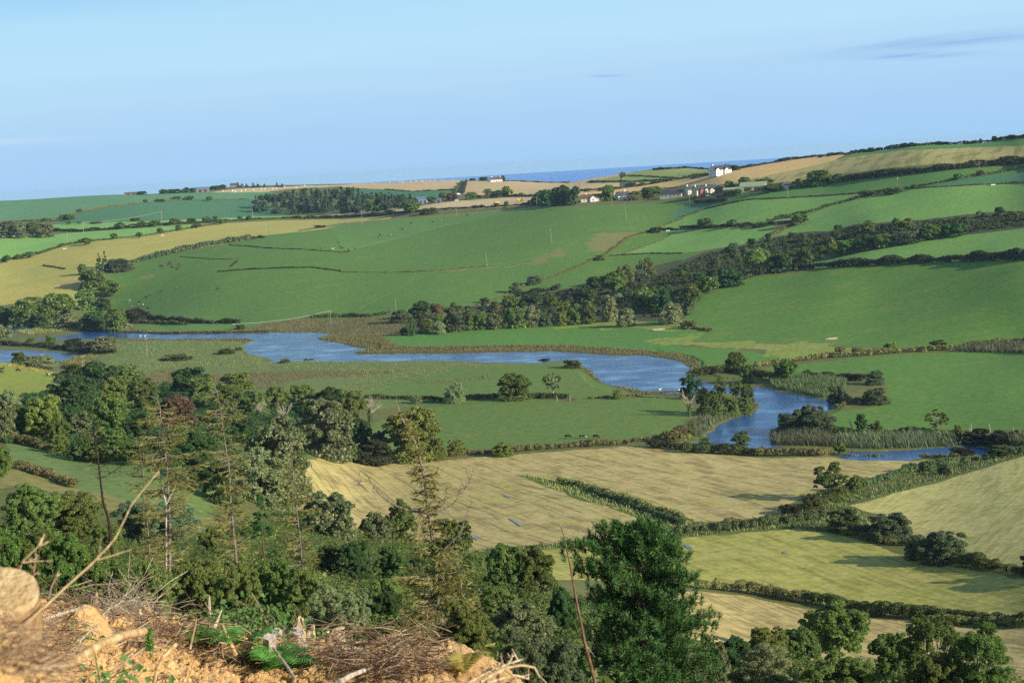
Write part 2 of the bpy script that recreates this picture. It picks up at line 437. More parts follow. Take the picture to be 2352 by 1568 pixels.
MAT = {
 'rough': G1('rough_grass', (99, 112, 52), (120, 118, 70), (134, 118, 76), dark=(70, 88, 48), dk=0.5),
 'wood': G1('wood_floor', (92, 104, 54), (110, 108, 62), (72, 88, 44)),
 'marsh': G1('marsh_grass', (106, 132, 68), (122, 130, 72), (136, 122, 74), dark=(82, 104, 52), dk=0.8, mott=0.9),
 'brownmarsh': G1('marsh_sedge', (126, 118, 72), (112, 116, 66), (144, 130, 84), dark=(90, 94, 52), dk=.6, mott=.8),
 'meadow': G1('meadow', (101, 130, 60), (110, 134, 63), (120, 132, 65), dark=(85, 112, 50), dk=0.4),
 'farA': G1('far_pasture_pale', (104, 148, 104), (94, 140, 96), dark=(84, 130, 86), dk=.3, fine=.2),  # some distance haze is put into this paler base colour
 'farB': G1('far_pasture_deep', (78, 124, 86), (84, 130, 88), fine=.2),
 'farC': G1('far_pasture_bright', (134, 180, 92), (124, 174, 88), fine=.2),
 'yellow': G1('ripening_crop', (188, 176, 92), (168, 168, 86), (196, 178, 98), fine=.25, mott=.8),
 'hill': G1('hill_pasture', (98, 133, 58), (92, 127, 55), (108, 139, 62), dark=(85, 117, 50), dk=.35, fine=.35),
 'strip': G1('hill_pasture_edge', (102, 141, 66), (96, 134, 62), fine=.35, dark=(84, 118, 54), dk=.3),
 'dryverge': G1('dry_verge', (118, 130, 62), (132, 130, 80), (146, 134, 86), fine=.3, mott=.9),
 'bright': G1('bright_pasture', (126, 166, 82), (114, 158, 76), (134, 166, 86), dark=(104, 144, 68), dk=.35, fine=.3),
 'top': G1('upper_pasture', (91, 136, 64), (97, 140, 67), fine=.25),
 'big': G1('steep_pasture', (97, 137, 55), (89, 129, 51), (126, 139, 58), ang=28, srow=9, slen=.02, sk=.35, dark=(118, 145, 60), curve=90),
 'flat': G1('river_pasture', (91, 136, 56), (97, 140, 59), dark=(82, 122, 51), dk=.3, fine=.3),
 'right': G1('lush_pasture', (94, 134, 56), (102, 140, 61), (110, 140, 62), dark=(77, 112, 47), dk=.55, mott=.7),
 'mown': G1('mown_strip', (151, 160, 75), (128, 154, 63), (170, 164, 108), ang=80, srow=2.2, slen=.03, sk=.5, dark=(122, 136, 60)),
 'ditchgrass': G1('ditch_grass', (100, 122, 58), (116, 124, 64), (84, 116, 52), dark=(76, 92, 46), dk=.6),
 'stub1': G1('stubble_field', (204, 184, 124), (186, 174, 112), (183, 176, 88), ang=112, srow=1.5, slen=.022, sk=.8, dark=(134, 122, 76), curve=70, fine=.6),
 'stub2': G1('regrowing_stubble', (186, 180, 104), (172, 172, 78), (198, 182, 112), ang=104, srow=2.0, slen=.03, sk=.7, dark=(134, 136, 58), curve=60, fine=.6),
 'stub3': G1('pale_stubble', (216, 202, 126), (200, 194, 118), (180, 182, 104), ang=64, srow=2.0, slen=.025, sk=.5, dark=(152, 148, 84), curve=60, fine=.5),
 'stub4': G1('dry_stubble', (206, 188, 126), (196, 176, 112), (190, 180, 116), ang=108, srow=1.2, slen=.03, sk=.75, dark=(140, 124, 76), fine=.6),
 'grain': G1('cut_grain', (214, 190, 142), (206, 180, 132), None, ang=100, srow=9, slen=.006, sk=.35, dark=(190, 164, 116), fine=.2),
 'grain2': G1('cut_grain_pale', (212, 192, 150), (200, 180, 136), None, ang=60, srow=10, slen=.006, sk=.4, dark=(186, 166, 124), fine=.2),
 'gold': G1('golden_grain', (226, 192, 128), (218, 184, 118), (208, 180, 120), ang=70, srow=8, slen=.01, sk=.25, dark=(204, 172, 108), fine=.2),
 'maize': G1('maize_stubble', (176, 168, 104), (190, 174, 114), (160, 158, 92), ang=72, srow=9, slen=.012, sk=.8, dark=(124, 132, 60), fine=.3, curve=50),
 'headland': G1('headland_grass', (151, 164, 90), (141, 158, 85), fine=.2),
 'bracken': G1('gully_scrub_ground', (74, 84, 50), (92, 92, 58), (66, 80, 46), dark=(54, 68, 40), dk=.7),
 'soil': G1('bare_soil', (186, 158, 112), (170, 148, 100), fine=.4),
 'leftfield': G1('sloping_meadow', (104, 130, 70), (112, 134, 74), (132, 138, 84), dark=(88, 112, 58), dk=.4),
 'leftdry': G1('dry_bank', (140, 134, 84), (128, 128, 63), (156, 138, 92), dark=(104, 100, 60), dk=.5),
 'weedy': G1('weedy_pasture', (114, 148, 55), (150, 148, 66), (168, 148, 70)),
 'road': G1('tarmac', (116, 128, 104), (108, 118, 95), fine=.2),
 'mud': G1('mud', (120, 104, 78), (96, 88, 66)),
 'pondweed': G1('pond_weed', (183, 180, 90), (156, 164, 90), (190, 186, 116), mott=.9),
 'bankfringe': G1('river_fringe', (104, 96, 56), (92, 98, 52), (112, 100, 60), dark=(70, 74, 40), dk=.6),
 'dirt': None,
}
# ------------------------------------------------------------------ fields: (material, object name, label, outline)
FIELDS = [
 ('rough', 'ground', 'rough grass ground between the fields', None),
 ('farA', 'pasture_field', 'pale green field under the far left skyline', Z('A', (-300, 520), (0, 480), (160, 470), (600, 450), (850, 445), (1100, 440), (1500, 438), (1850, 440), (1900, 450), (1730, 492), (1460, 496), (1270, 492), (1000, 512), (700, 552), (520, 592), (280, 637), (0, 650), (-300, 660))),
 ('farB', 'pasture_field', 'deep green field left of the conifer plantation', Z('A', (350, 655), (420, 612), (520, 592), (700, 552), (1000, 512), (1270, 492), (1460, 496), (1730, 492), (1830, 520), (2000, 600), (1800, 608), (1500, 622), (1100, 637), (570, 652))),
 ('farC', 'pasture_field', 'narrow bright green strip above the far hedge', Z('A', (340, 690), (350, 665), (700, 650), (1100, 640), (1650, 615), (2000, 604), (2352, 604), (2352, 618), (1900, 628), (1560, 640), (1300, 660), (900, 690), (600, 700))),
 ('farC', 'pasture_field', 'bright green field at the far left below the tall hedge', Z('A', (-300, 800), (0, 765), (360, 735), (600, 712), (900, 690), (1100, 680), (1350, 662), (1560, 652), (1250, 702), (1000, 747), (750, 770), (640, 782), (450, 812), (270, 872), (60, 907), (0, 930), (-300, 960))),
 ('yellow', 'crop_field', 'yellow ripening field on the left slope', Z('A', (-300, 960), (0, 935), (60, 907), (270, 872), (450, 812), (640, 782), (750, 770), (1000, 747), (1250, 702), (1560, 655), (1900, 637), (2352, 628), (2700, 610), (2700, 622), (2352, 682), (2100, 712), (1900, 732), (1750, 747), (1550, 800), (1100, 872), (900, 935), (700, 1000), (640, 1100), (520, 1200), (250, 1160), (100, 1210), (0, 1225), (-300, 1240))),
 ('soil', 'bare_soil', 'pinkish bare soil patch in the yellow field', Z('A', (360, 1070), (450, 1058), (560, 1050), (640, 1060), (650, 1095), (560, 1104), (440, 1090))),
 ('hill', 'pasture_field', 'large green pasture on the rounded hill', Z('A', (1900, 732), (2100, 712), (2352, 682)) + Z('B', (0, 664), (400, 632), (800, 602), (1100, 572), (1350, 548), (1870, 532), (2200, 510), (2500, 500), (2500, 560), (2352, 622), (2180, 692), (2000, 750), (1850, 850), (1730, 892), (1500, 1012), (1300, 1052), (1150, 1152), (900, 1222), (600, 1240), (370, 1285), (0, 1320)) + Z('A', (2352, 1318), (1690, 1345), (1500, 1325), (1000, 1290), (700, 1290), (540, 1255), (850, 1112), (700, 1022), (900, 935), (1100, 880), (1550, 805), (1750, 749))),
 ('strip', 'pasture_field', 'paler pasture along the top of the rounded hill', Z('B', (0, 664), (400, 632), (800, 602), (1100, 572), (1350, 548), (1500, 542), (1340, 552), (1100, 592), (930, 630), (600, 705), (380, 770), (100, 835), (0, 858), (-60, 850), (-20, 760), (-90, 690))),
 ('dryverge', 'verge', 'dry grass verge along the top fence of the hill', Z('B', (-300, 702), (0, 655), (400, 622), (800, 592), (1100, 563), (1340, 545), (1340, 552), (1100, 573), (800, 603), (400, 634), (0, 668), (-300, 714))),
 ('dryverge', 'dry_grass', 'tan dry grass along the track across the hill', Z('B', (600, 985), (780, 968), (1000, 952), (1270, 935), (1400, 890), (1560, 830), (1570, 860), (1500, 900), (1300, 945), (1000, 962), (780, 985), (600, 997))),
 ('dryverge', 'dry_grass', 'brown streak on the left shoulder of the hill', Z('A', (870, 1062), (960, 1030), (1040, 1008), (1060, 1014), (960, 1050), (890, 1066))),
 ('dryverge', 'dry_grass', 'tan dry grass on the shoulder above the gully', Z('B', (1680, 770), (1800, 720), (1920, 705), (2040, 712), (1960, 760), (1900, 800), (1820, 850), (1700, 850))),
 ('big', 'pasture_field', 'dark strip of pasture inside the upper gully fence', Z('B', (1860, 850), (1990, 760), (2120, 716), (2320, 706), (2190, 780), (1960, 840), (1890, 885), (1730, 892))),
 ('hill', 'pasture_field', 'narrow pasture between the ditch and the gully wood', Z('B', (930, 1235), (1150, 1160), (1320, 1062), (1500, 1016), (1730, 894), (1890, 887), (2100, 862), (2352, 862)) + Z('C', (0, 862), (150, 850), (60, 890), (0, 915)) + Z('B', (2352, 905), (2100, 960), (1900, 1010), (1700, 1075), (1500, 1120), (1200, 1180), (1000, 1230))),
 ('bright', 'pasture_field', 'bright triangular pasture above the gully wood', Z('B', (1890, 885), (2200, 780), (2320, 706)) + Z('C', (0, 702), (350, 684), (740, 674), (560, 768), (420, 802), (0, 864)) + Z('B', (2100, 862))),
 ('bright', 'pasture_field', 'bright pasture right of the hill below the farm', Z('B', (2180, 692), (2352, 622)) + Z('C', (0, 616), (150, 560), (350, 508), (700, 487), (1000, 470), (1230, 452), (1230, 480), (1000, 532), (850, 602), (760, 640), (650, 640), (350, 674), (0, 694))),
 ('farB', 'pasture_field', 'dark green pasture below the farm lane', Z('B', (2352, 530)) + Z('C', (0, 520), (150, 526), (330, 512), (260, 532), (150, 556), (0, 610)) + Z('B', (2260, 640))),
 ('top', 'pasture_field', 'green field along the long hedge on the right hill', Z('C', (150, 510), (250, 492), (400, 462), (600, 430), (870, 402), (1030, 372), (1500, 327), (2352, 250), (2600, 225), (2600, 260), (2352, 292), (1900, 345), (1600, 392), (1530, 417), (1230, 447), (700, 482), (430, 497))),
 ('farB', 'pasture_field', 'deep green wedge near the right hilltop', Z('C', (1560, 417), (1900, 352), (2352, 292), (2600, 262), (2600, 355), (2352, 374), (2100, 390), (1700, 410))),
 ('bright', 'pasture_field', 'broad pale pasture on the right hill', Z('C', (850, 640), (860, 604), (1000, 542), (1240, 482), (1500, 427), (1600, 418), (1700, 412), (2352, 378), (2600, 360), (2600, 560), (2352, 572), (2100, 584), (1700, 630), (1300, 655), (1000, 714), (650, 744), (560, 770), (760, 680))),
 ('bracken', 'gully', 'scrubby ground of the wooded gully', Z('C', (540, 770), (650, 744), (860, 716), (1000, 714), (1200, 662), (1700, 627), (2100, 582), (2352, 570), (2600, 560), (2600, 660), (2352, 688), (1950, 734), (1500, 804), (1200, 852), (1000, 902), (750, 957), (500, 1012), (300, 1082), (150, 1132), (30, 1290), (0, 1300)) + Z('B', (2352, 1340), (2100, 1330), (1600, 1345), (1100, 1385), (700, 1400), (430, 1420), (430, 1330), (340, 1330), (600, 1240), (900, 1222), (1000, 1232), (1200, 1180), (1500, 1120), (1700, 1075), (1900, 1010), (2100, 960), (2352, 905)) + Z('C', (0, 915), (60, 890), (180, 850), (420, 802))),
 ('bright', 'pasture_field', 'pale pasture strip between the gully and the dark hedge', Z('C', (740, 962), (1000, 902), (1500, 806), (1950, 737), (2352, 692), (2600, 668), (2600, 820), (2352, 840), (2000, 870), (1500, 920), (1000, 962))),
 ('big', 'pasture_field', 'steep dark green pasture below the dark hedge', Z('C', (20, 1300), (150, 1142), (300, 1090), (500, 1027), (1000, 972), (1500, 932), (2000, 880), (2600, 850)) + Z('F', (2600, 150), (2352, 168), (2200, 185), (2000, 205), (1800, 228), (1400, 226), (1000, 202), (500, 186), (0, 182), (-60, 160), (60, 150), (230, 112), (0, 60))),
 ('flat', 'pasture_field', 'bright green pasture inside the bend of the river', Z('E', (190, 162), (400, 136), (600, 115), (1000, 90), (1270, 82), (1650, 60), (2000, 42), (2200, 50), (2352, 78)) + Z('F', (0, 84), (180, 120), (60, 150), (-60, 160), (0, 228), (300, 236), (480, 257), (640, 277), (670, 297), (560, 327), (350, 347), (100, 352), (40, 310), (0, 290)) + Z('E', (2352, 268), (2000, 238), (1500, 208), (1100, 212), (480, 217), (300, 200))),
 ('mown', 'mown_grass', 'pale mown corner of the river pasture under the wood', Z('E', (1290, 85), (1500, 68), (1800, 48), (2000, 44), (2200, 52), (2352, 80), (2352, 108), (2200, 118), (2120, 100), (1700, 92))),
 ('mown', 'mown_grass', 'strip of mown swaths between the two green pastures', Z('F', (-200, 178), (0, 182), (500, 187), (1000, 203), (1400, 228), (1250, 250), (1100, 267), (900, 290), (700, 300), (660, 276), (490, 242), (300, 228), (0, 216), (-200, 200))),
 ('mown', 'mown_grass', 'dry tan track along the river pasture', Z('E', (2060, 190), (2240, 160), (2352, 140)) + Z('F', (170, 118), (60, 150), (0, 175), (-60, 200))),
 ('right', 'pasture_field', 'lush green field at the right inside the river bend', Z('F', (470, 400), (480, 385), (640, 350), (900, 332), (1200, 297), (1550, 268), (1900, 262), (2352, 262), (2700, 262), (2700, 780), (2352, 800), (1900, 812), (1500, 812), (1250, 812), (1050, 800), (1000, 700), (1050, 660), (1250, 650), (1420, 600), (1400, 470), (1260, 420), (1000, 440), (700, 440))),
 ('marsh', 'marsh_meadow', 'rough marshy meadow on the near side of the river', Z('D', (560, 330), (620, 250), (800, 200), (900, 165), (1500, 160), (1760, 165), (1660, 215), (1720, 255), (1920, 302), (2352, 303)) + Z('E', (0, 303), (900, 308), (1350, 322), (1560, 330), (1660, 370), (1760, 450), (2000, 515), (2352, 550), (2100, 565), (1900, 580), (1600, 600), (1300, 582), (900, 602), (560, 640), (280, 660), (0, 560)) + Z('D', (2352, 560), (1500, 560), (1100, 520), (900, 400))),
 ('meadow', 'meadow', 'smooth green meadow with the clump of trees', Z('E', (150, 560), (300, 470), (520, 420), (760, 380), (1100, 340), (1400, 325), (1560, 335), (1660, 370), (1760, 450), (2000, 515), (2150, 548), (1900, 578), (1600, 598), (1300, 580), (900, 600), (560, 625))),
 ('brownmarsh', 'marsh_meadow', 'brown sedge along the back of the marsh', Z('D', (930, 430), (1000, 400), (1180, 370), (1250, 420), (1700, 400), (1900, 390), (2200, 380), (2352, 390)) + Z('E', (0, 395), (450, 380), (420, 395), (0, 430), (-250, 440)) + Z('D', (1750, 520), (1500, 470), (1200, 500), (1080, 490))),
 ('brownmarsh', 'marsh_meadow', 'brown sedge on the far bank of the river', Z('A', (1830, 1350), (2100, 1310), (2352, 1300)) + Z('B', (0, 1310), (180, 1300), (340, 1320), (430, 1330), (430, 1420), (200, 1440), (0, 1455)) + Z('A', (2280, 1390), (2000, 1400), (1700, 1395), (1690, 1375))),
 ('meadow', 'meadow', 'green cow meadow behind the hedge bank', Z('E', (560, 640), (900, 606), (1300, 586), (1600, 604), (1900, 584), (2100, 568), (2400, 556)) + Z('F', (60, 560), (60, 700), (0, 750)) + Z('E', (2250, 830), (2000, 860), (1700, 880), (1200, 905), (900, 930), (600, 960), (300, 960), (200, 760), (400, 680))),
 ('strip', 'river_bank', 'narrow grass bank on the far side of the river', Z('A', (800, 1390), (950, 1360), (1300, 1350), (1690, 1345), (1830, 1340), (1700, 1385), (1400, 1400), (1100, 1410))),
 ('weedy', 'pasture_field', 'weedy green pasture with black cattle', Z('D', (-300, 320), (0, 325), (150, 345), (420, 410), (380, 470), (300, 560), (0, 590), (-300, 600))),
 ('leftfield', 'meadow', 'sloping green meadow below the left wood', Z('D', (40, 885), (200, 905), (400, 960), (640, 990), (830, 1010), (1000, 1020), (1500, 1010), (1560, 1200), (1480, 1420), (1200, 1400), (850, 1270), (500, 1180), (300, 1090), (150, 1060), (80, 1060), (60, 950))),
 ('leftdry', 'dry_bank', 'dry grass bank at the left under the meadow', Z('D', (-300, 1060), (60, 1060), (150, 1060), (300, 1090), (500, 1180), (850, 1270), (1200, 1400), (1560, 1400), (1560, 1480), (1100, 1470), (600, 1300), (200, 1160), (-300, 1260))),
 ('stub1', 'stubble_field', 'golden stubble field behind the dark woods and ditch', Z('E', (-250, 990), (0, 985), (200, 1026), (500, 1026), (900, 985), (1500, 935), (2000, 905), (2250, 930), (2352, 940)) + Z('F', (0, 948), (500, 978), (1000, 983), (1400, 990), (1700, 1000), (1770, 1012), (1650, 1060), (1400, 1110), (1250, 1160), (1000, 1235), (820, 1230), (700, 1330), (640, 1395), (300, 1425), (0, 1420)) + Z('H', (2352, 400), (2230, 395), (1900, 455), (1360, 520), (900, 560), (700, 620), (400, 620), (0, 500), (-350, 300))),
 ('ditchgrass', 'ditch', 'green grassy ditch pointing into the stubble', Z('H', (1236, 36), (1320, 44), (1500, 85), (1650, 108), (1900, 208), (2352, 338), (2420, 370), (2352, 408), (2230, 395), (2050, 332), (1700, 217), (1400, 112))),
 ('ditchgrass', 'ditch', 'green ditch bank in front of the stubble field', Z('I', (-120, 400), (0, 370), (300, 365), (640, 330), (760, 300), (1000, 210), (1250, 150), (1500, 70), (1650, 10), (1800, -30), (2100, -100), (2600, -200), (2600, -160), (2352, -100), (2000, 0), (1750, 80), (1400, 175), (1140, 245), (1220, 290), (1000, 430), (760, 408), (400, 425), (0, 472)) + Z('H', (2230, 500), (1900, 510), (1360, 556), (900, 615), (900, 560), (1360, 522), (1900, 460), (2230, 398))),
 ('stub2', 'stubble_field', 'greenish stubble field in front of the round bushes', Z('I', (-100, 490), (0, 475), (400, 428), (760, 410), (1000, 433), (1300, 505), (1700, 625), (2200, 735), (2600, 790), (2600, 1030), (2352, 1015), (1900, 992), (1500, 972), (1100, 937), (850, 882), (420, 832), (100, 812), (0, 800), (-300, 780)) + Z('H', (1500, 760), (1200, 700), (980, 640), (1000, 600), (1360, 558), (1900, 512), (2230, 502))),
 ('stub3', 'stubble_field', 'pale stubble slope at the right edge', Z('I', (1140, 247), (1400, 180), (1800, 70), (2100, -20), (2352, -95), (2700, -180), (2700, 740), (2352, 665), (2200, 645), (1950, 585), (1570, 430), (1300, 300))),
 ('stub4', 'stubble_field', 'dry stubble field nearest the trees', Z('I', (-300, 830), (0, 830), (100, 842), (450, 872), (820, 947), (1250, 1032), (1550, 1052), (2100, 1082), (2352, 1087), (2700, 1095), (2700, 1500), (900, 1500), (100, 1300), (-300, 1250))),
 ('grain2', 'grain_field', 'tan strip with round bales under the far skyline', Z('A', (1460, 442), (1620, 420), (1900, 408), (2100, 398), (2352, 392)) + Z('B', (200, 376), (280, 366), (560, 358), (830, 358), (830, 372), (600, 378), (280, 382), (0, 392)) + Z('A', (2352, 402), (2000, 420), (1820, 442), (1500, 445))),
 ('grain', 'grain_field', 'cut grain field left of the sunlit lane', Z('B', (0, 392), (280, 383), (600, 378), (826, 370), (838, 380), (790, 425), (480, 437), (300, 425), (100, 412), (0, 408))),
 ('farB', 'pasture_field', 'green wedge behind the conifer plantation', Z('B', (0, 410), (100, 414), (300, 428), (480, 438), (790, 426), (770, 452), (640, 485), (400, 490), (0, 470))),
 ('grain', 'grain_field', 'wide cut grain field right of the lane', Z('B', (862, 366), (1200, 368), (1600, 376), (1900, 372), (2250, 362), (2300, 366), (2120, 392), (1900, 412), (1640, 450), (1400, 460), (1330, 475), (1100, 478), (900, 460), (836, 450))),
 ('grain2', 'grain_field', 'cut grain field with farm machines before the pine clump', Z('B', (-60, 590), (0, 582), (300, 555), (550, 532), (800, 502), (1100, 480), (1330, 470), (1400, 500), (1360, 525), (1100, 548), (650, 565), (300, 575), (0, 602), (-160, 600))),
 ('farC', 'pasture_field', 'thin green strip below the grain field', Z('B', (-700, 610), (0, 604), (300, 582), (300, 600), (0, 616), (-700, 620))),
 ('road', 'road', 'narrow grey lane climbing to the skyline', Z('B', (842, 362), (856, 362), (848, 390), (838, 430), (834, 462), (806, 462), (812, 425), (826, 390))),
 ('grain2', 'grain_field', 'tan field edge on the headland slope', Z('B', (1570, 380), (1700, 346), (1900, 318), (2060, 296), (2080, 300), (1900, 340), (1700, 372), (1900, 370), (1640, 380))),
 ('headland', 'pasture_field', 'pale green headland field above the sea', Z('B', (1690, 374), (1900, 332), (2060, 294), (2200, 284), (2352, 276)) + Z('C', (0, 276), (180, 268), (330, 290), (200, 330), (0, 356)) + Z('B', (2300, 362), (2100, 368), (1950, 370))),
 ('gold', 'grain_field', 'golden grain field sweeping up below the white house', Z('B', (1600, 466), (1640, 448), (1900, 424), (2120, 392), (2250, 370), (2352, 356)) + Z('C', (0, 356), (200, 326), (400, 282), (600, 246), (900, 196), (1100, 180), (1150, 176), (1050, 222), (800, 286), (600, 322), (400, 367), (240, 396), (200, 392), (0, 402)) + Z('B', (2352, 402), (2200, 410), (2000, 440), (1850, 470))),
 ('maize', 'crop_field', 'striped maize stubble on the right hill', Z('C', (1050, 222), (1150, 200), (1300, 180), (1500, 156), (2352, 120), (2700, 104), (2700, 190), (2352, 215), (1500, 265), (1000, 330), (760, 372), (500, 385), (240, 410), (400, 367), (600, 322), (800, 286))),
 ('top', 'pasture_field', 'green strip on the right hilltop', Z('C', (1100, 210), (1200, 172), (1300, 156), (1600, 130), (1900, 104), (2352, 70), (2700, 44), (2700, 104), (2352, 118), (1500, 156))),
 ('mud', 'puddle_edge', 'wet mud round the cattle gap', Z('E', (1530, 592), (1580, 575), (1620, 570), (1615, 590), (1570, 600))),
]
# water outlines (picture coordinates)
RIVER = (Z('D', (215, 158), (330, 148), (480, 132), (600, 108), (640, 98), (650, 70), (740, 78), (760, 100), (800, 112), (950, 117), (1100, 126), (1130, 128), (1400, 122), (1620, 122), (1850, 114), (2100, 112), (2270, 122), (2270, 135), (2190, 155), (2200, 168), (2352, 188)) +
         Z('E', (0, 188), (100, 212), (205, 222), (80, 244), (110, 258), (280, 256), (480, 257), (800, 254), (1000, 248), (1300, 246), (1450, 242), (1700, 262), (1900, 274), (2090, 272), (2250, 295), (2352, 316)) +
         Z('F', (0, 318), (60, 352), (20, 382), (0, 396), (130, 445), (200, 470), (300, 480), (480, 485), (600, 494), (640, 514), (760, 532), (980, 576), (1050, 606), (980, 650), (800, 760), (660, 800), (612, 850), (620, 886), (760, 892), (940, 890), (1010, 895), (1140, 905), (1300, 912), (1600, 908), (1890, 898), (1960, 890), (2120, 892), (2180, 896), (2185, 918), (2140, 932), (2080, 945), (2000, 930), (1840, 945), (1680, 966), (1500, 978), (1280, 978), (1160, 962), (1000, 930), (500, 920), (200, 915), (50, 890), (40, 870), (120, 845), (190, 790), (240, 740), (340, 708), (480, 662), (528, 620), (500, 595), (480, 560), (300, 520), (0, 522)) +
         Z('E', (2352, 528), (2200, 526), (2000, 500), (1850, 468), (1770, 430), (1720, 372), (1640, 338), (1540, 305), (1360, 322), (1200, 318), (1040, 312), (800, 304), (0, 304)) +
         Z('D', (2352, 304), (1950, 304), (1880, 318), (1850, 312), (1900, 300), (1720, 258), (1662, 212), (1750, 170), (1700, 160), (1500, 158), (1200, 162), (900, 158), (500, 162), (300, 165)))
POND = Z('D', (-300, 80), (60, 80), (130, 72), (240, 72), (225, 92), (100, 108), (-300, 118))
MARSHPOND = Z('D', (-300, 232), (0, 235), (200, 240), (400, 252), (540, 268), (500, 285), (420, 306), (390, 304), (330, 282), (100, 282), (80, 318), (20, 328), (-300, 330))
WEED = Z('D', (-300, 232), (0, 235), (200, 240), (400, 252), (540, 268), (480, 284), (400, 292), (330, 280), (100, 262), (0, 256), (-300, 262))
FRINGE = [  # brown sedge edges along the water
 Z('A', (780, 1385), (850, 1380), (1100, 1400), (1400, 1394), (1700, 1390), (1850, 1380), (2290, 1385), (2280, 1420), (2352, 1450)) + Z('B', (200, 1420), (300, 1450)) + Z('E', (420, 222), (800, 214), (1300, 208), (1500, 206), (1800, 226), (2100, 244), (2352, 272)) + Z('F', (90, 300), (110, 350), (60, 360), (0, 330)) + Z('E', (2352, 318), (2090, 276), (1700, 266), (1450, 246), (1000, 252), (480, 260), (100, 264), (70, 244), (200, 226), (0, 200)) + Z('D', (2250, 190), (2180, 155), (2270, 122), (1850, 118), (1400, 127), (1100, 130), (800, 118)),
 Z('D', (880, 165), (1200, 160), (1500, 150), (1700, 155), (1770, 168), (1680, 190), (1640, 180), (1200, 172), (900, 178)),
 Z('E', (1560, 310), (1700, 350), (1740, 390), (1860, 455), (2000, 500), (2352, 535), (2352, 556), (2000, 528), (1760, 452), (1640, 360)),
 Z('F', (340, 700), (480, 655), (520, 612), (490, 596), (535, 590), (545, 630), (500, 675), (360, 720)),
]
# ------------------------------------------------------------------ build the ground
def classify():
 na, nr = len(AZ) - 1, len(RR) - 1
 A2 = ((AZ[1:] + AZ[:-1]) / 2)
 R2 = np.log((RR[1:] + RR[:-1]) / 2)
 cls = np.zeros((na, nr), np.int16)
 def paint(pts, k, rmin=300.0, array=cls, wob=2.0):
  P = ground_poly(pts, rmin)
  P = np.stack([P[:, 0], np.log(P[:, 1])], 1)
  i0, i1 = np.searchsorted(A2, [P[:, 0].min(), P[:, 0].max()])
  j0, j1 = np.searchsorted(R2, [P[:, 1].min(), P[:, 1].max()])
  if i1 <= i0 or j1 <= j0:
   return
  gx, gy = np.meshgrid(A2[i0:i1], R2[j0:j1], indexing='ij')
  wx, wy = gx * np.exp(gy), np.exp(gy)          # edges wander a little, as mown and grazed edges do
  gx = gx + (fbm(wx / 14, wy / 14, 3, 41) - .5) * 2 * wob / np.exp(gy)
  gy = gy + (fbm(wx / 14 + 50, wy / 14, 3, 43) - .5) * 3 * wob / np.exp(gy)
  array[i0:i1, j0:j1][inside(P, gx, gy)] = k
 for k, (m, nm, lb, pts) in enumerate(FIELDS):
  if pts is not None:
   paint(pts, k, wob=14.0 if nm in ('dry_grass', 'marsh_meadow', 'bare_soil', 'mown_grass') else 2.5)
 n = len(FIELDS)
 FIELDS.append(('wood', 'wood_floor', 'dark leafy floor of the near wood', None))
 near = ((R2 < math.log(330))[None, :] | ((R2 < math.log(640))[None, :] & (A2 < -0.02)[:, None])) & (cls == 0)
 cls[near] = n
 FIELDS.append(('bankfringe', 'river_fringe', 'brown sedge fringe along the river', None))
 for pts in FRINGE:
  paint(pts, n + 1)
 wet = np.zeros((na, nr), bool)
 for pts in (RIVER, POND, MARSHPOND):
  paint(pts, True, array=wet)
 FIELDS.append(('mud', 'river_bed', 'muddy bed under the river', None))
 cls[wet] = n + 2
 return cls, wet
CLS, WET = classify()
_ring = np.zeros(ZG.shape, bool)      # grid corners whose cells are all under water sink below it
_full = np.pad(WET, 1)
_corner = _full[:-1, :-1] & _full[1:, :-1] & _full[:-1, 1:] & _full[1:, 1:]
_any = _full[:-1, :-1] | _full[1:, :-1] | _full[:-1, 1:] | _full[1:, 1:]
_d = _any.copy()
for _k in range(9):                   # shallow banks
 ZG = np.where(_d & (RR > 500)[None], np.minimum(ZG, 0.12 + 0.06 * _k), ZG)
 _d[1:] |= _d[:-1]
 _d[:-1] |= _d[1:]
 _d[:, 1:] |= _d[:, :-1]
 _d[:, :-1] |= _d[:, 1:]
ZG = np.where(_corner, -0.9, np.where(_any, -0.05, ZG))
def mesh_object(name, verts, faces, mats, midx=None, smooth=True, kind=None, label=None):
 """faces: (n, 4) or (n, 3) integer array"""
 me = bpy.data.meshes.new(name)
 verts = np.asarray(verts, np.float32)
 faces = np.asarray(faces, np.int32)
 k = faces.shape[1]
 me.vertices.add(len(verts))
 me.vertices.foreach_set('co', verts.ravel())
 me.loops.add(faces.size)
 me.loops.foreach_set('vertex_index', faces.ravel())
 me.polygons.add(len(faces))
 me.polygons.foreach_set('loop_start', np.arange(len(faces), dtype=np.int32) * k)
 me.polygons.foreach_set('loop_total', np.full(len(faces), k, np.int32))
 if midx is not None:
  me.polygons.foreach_set('material_index', np.asarray(midx, np.int32))
 me.polygons.foreach_set('use_smooth', np.full(len(faces), smooth, bool))
 for m in mats if isinstance(mats, (list, tuple)) else [mats]:
  me.materials.append(m)
 me.update(calc_edges=True)
 o = bpy.data.objects.new(name, me)
 COL.objects.link(o)
 if kind:
  o['kind'] = kind
 if label:
  o['label'] = label
 return o
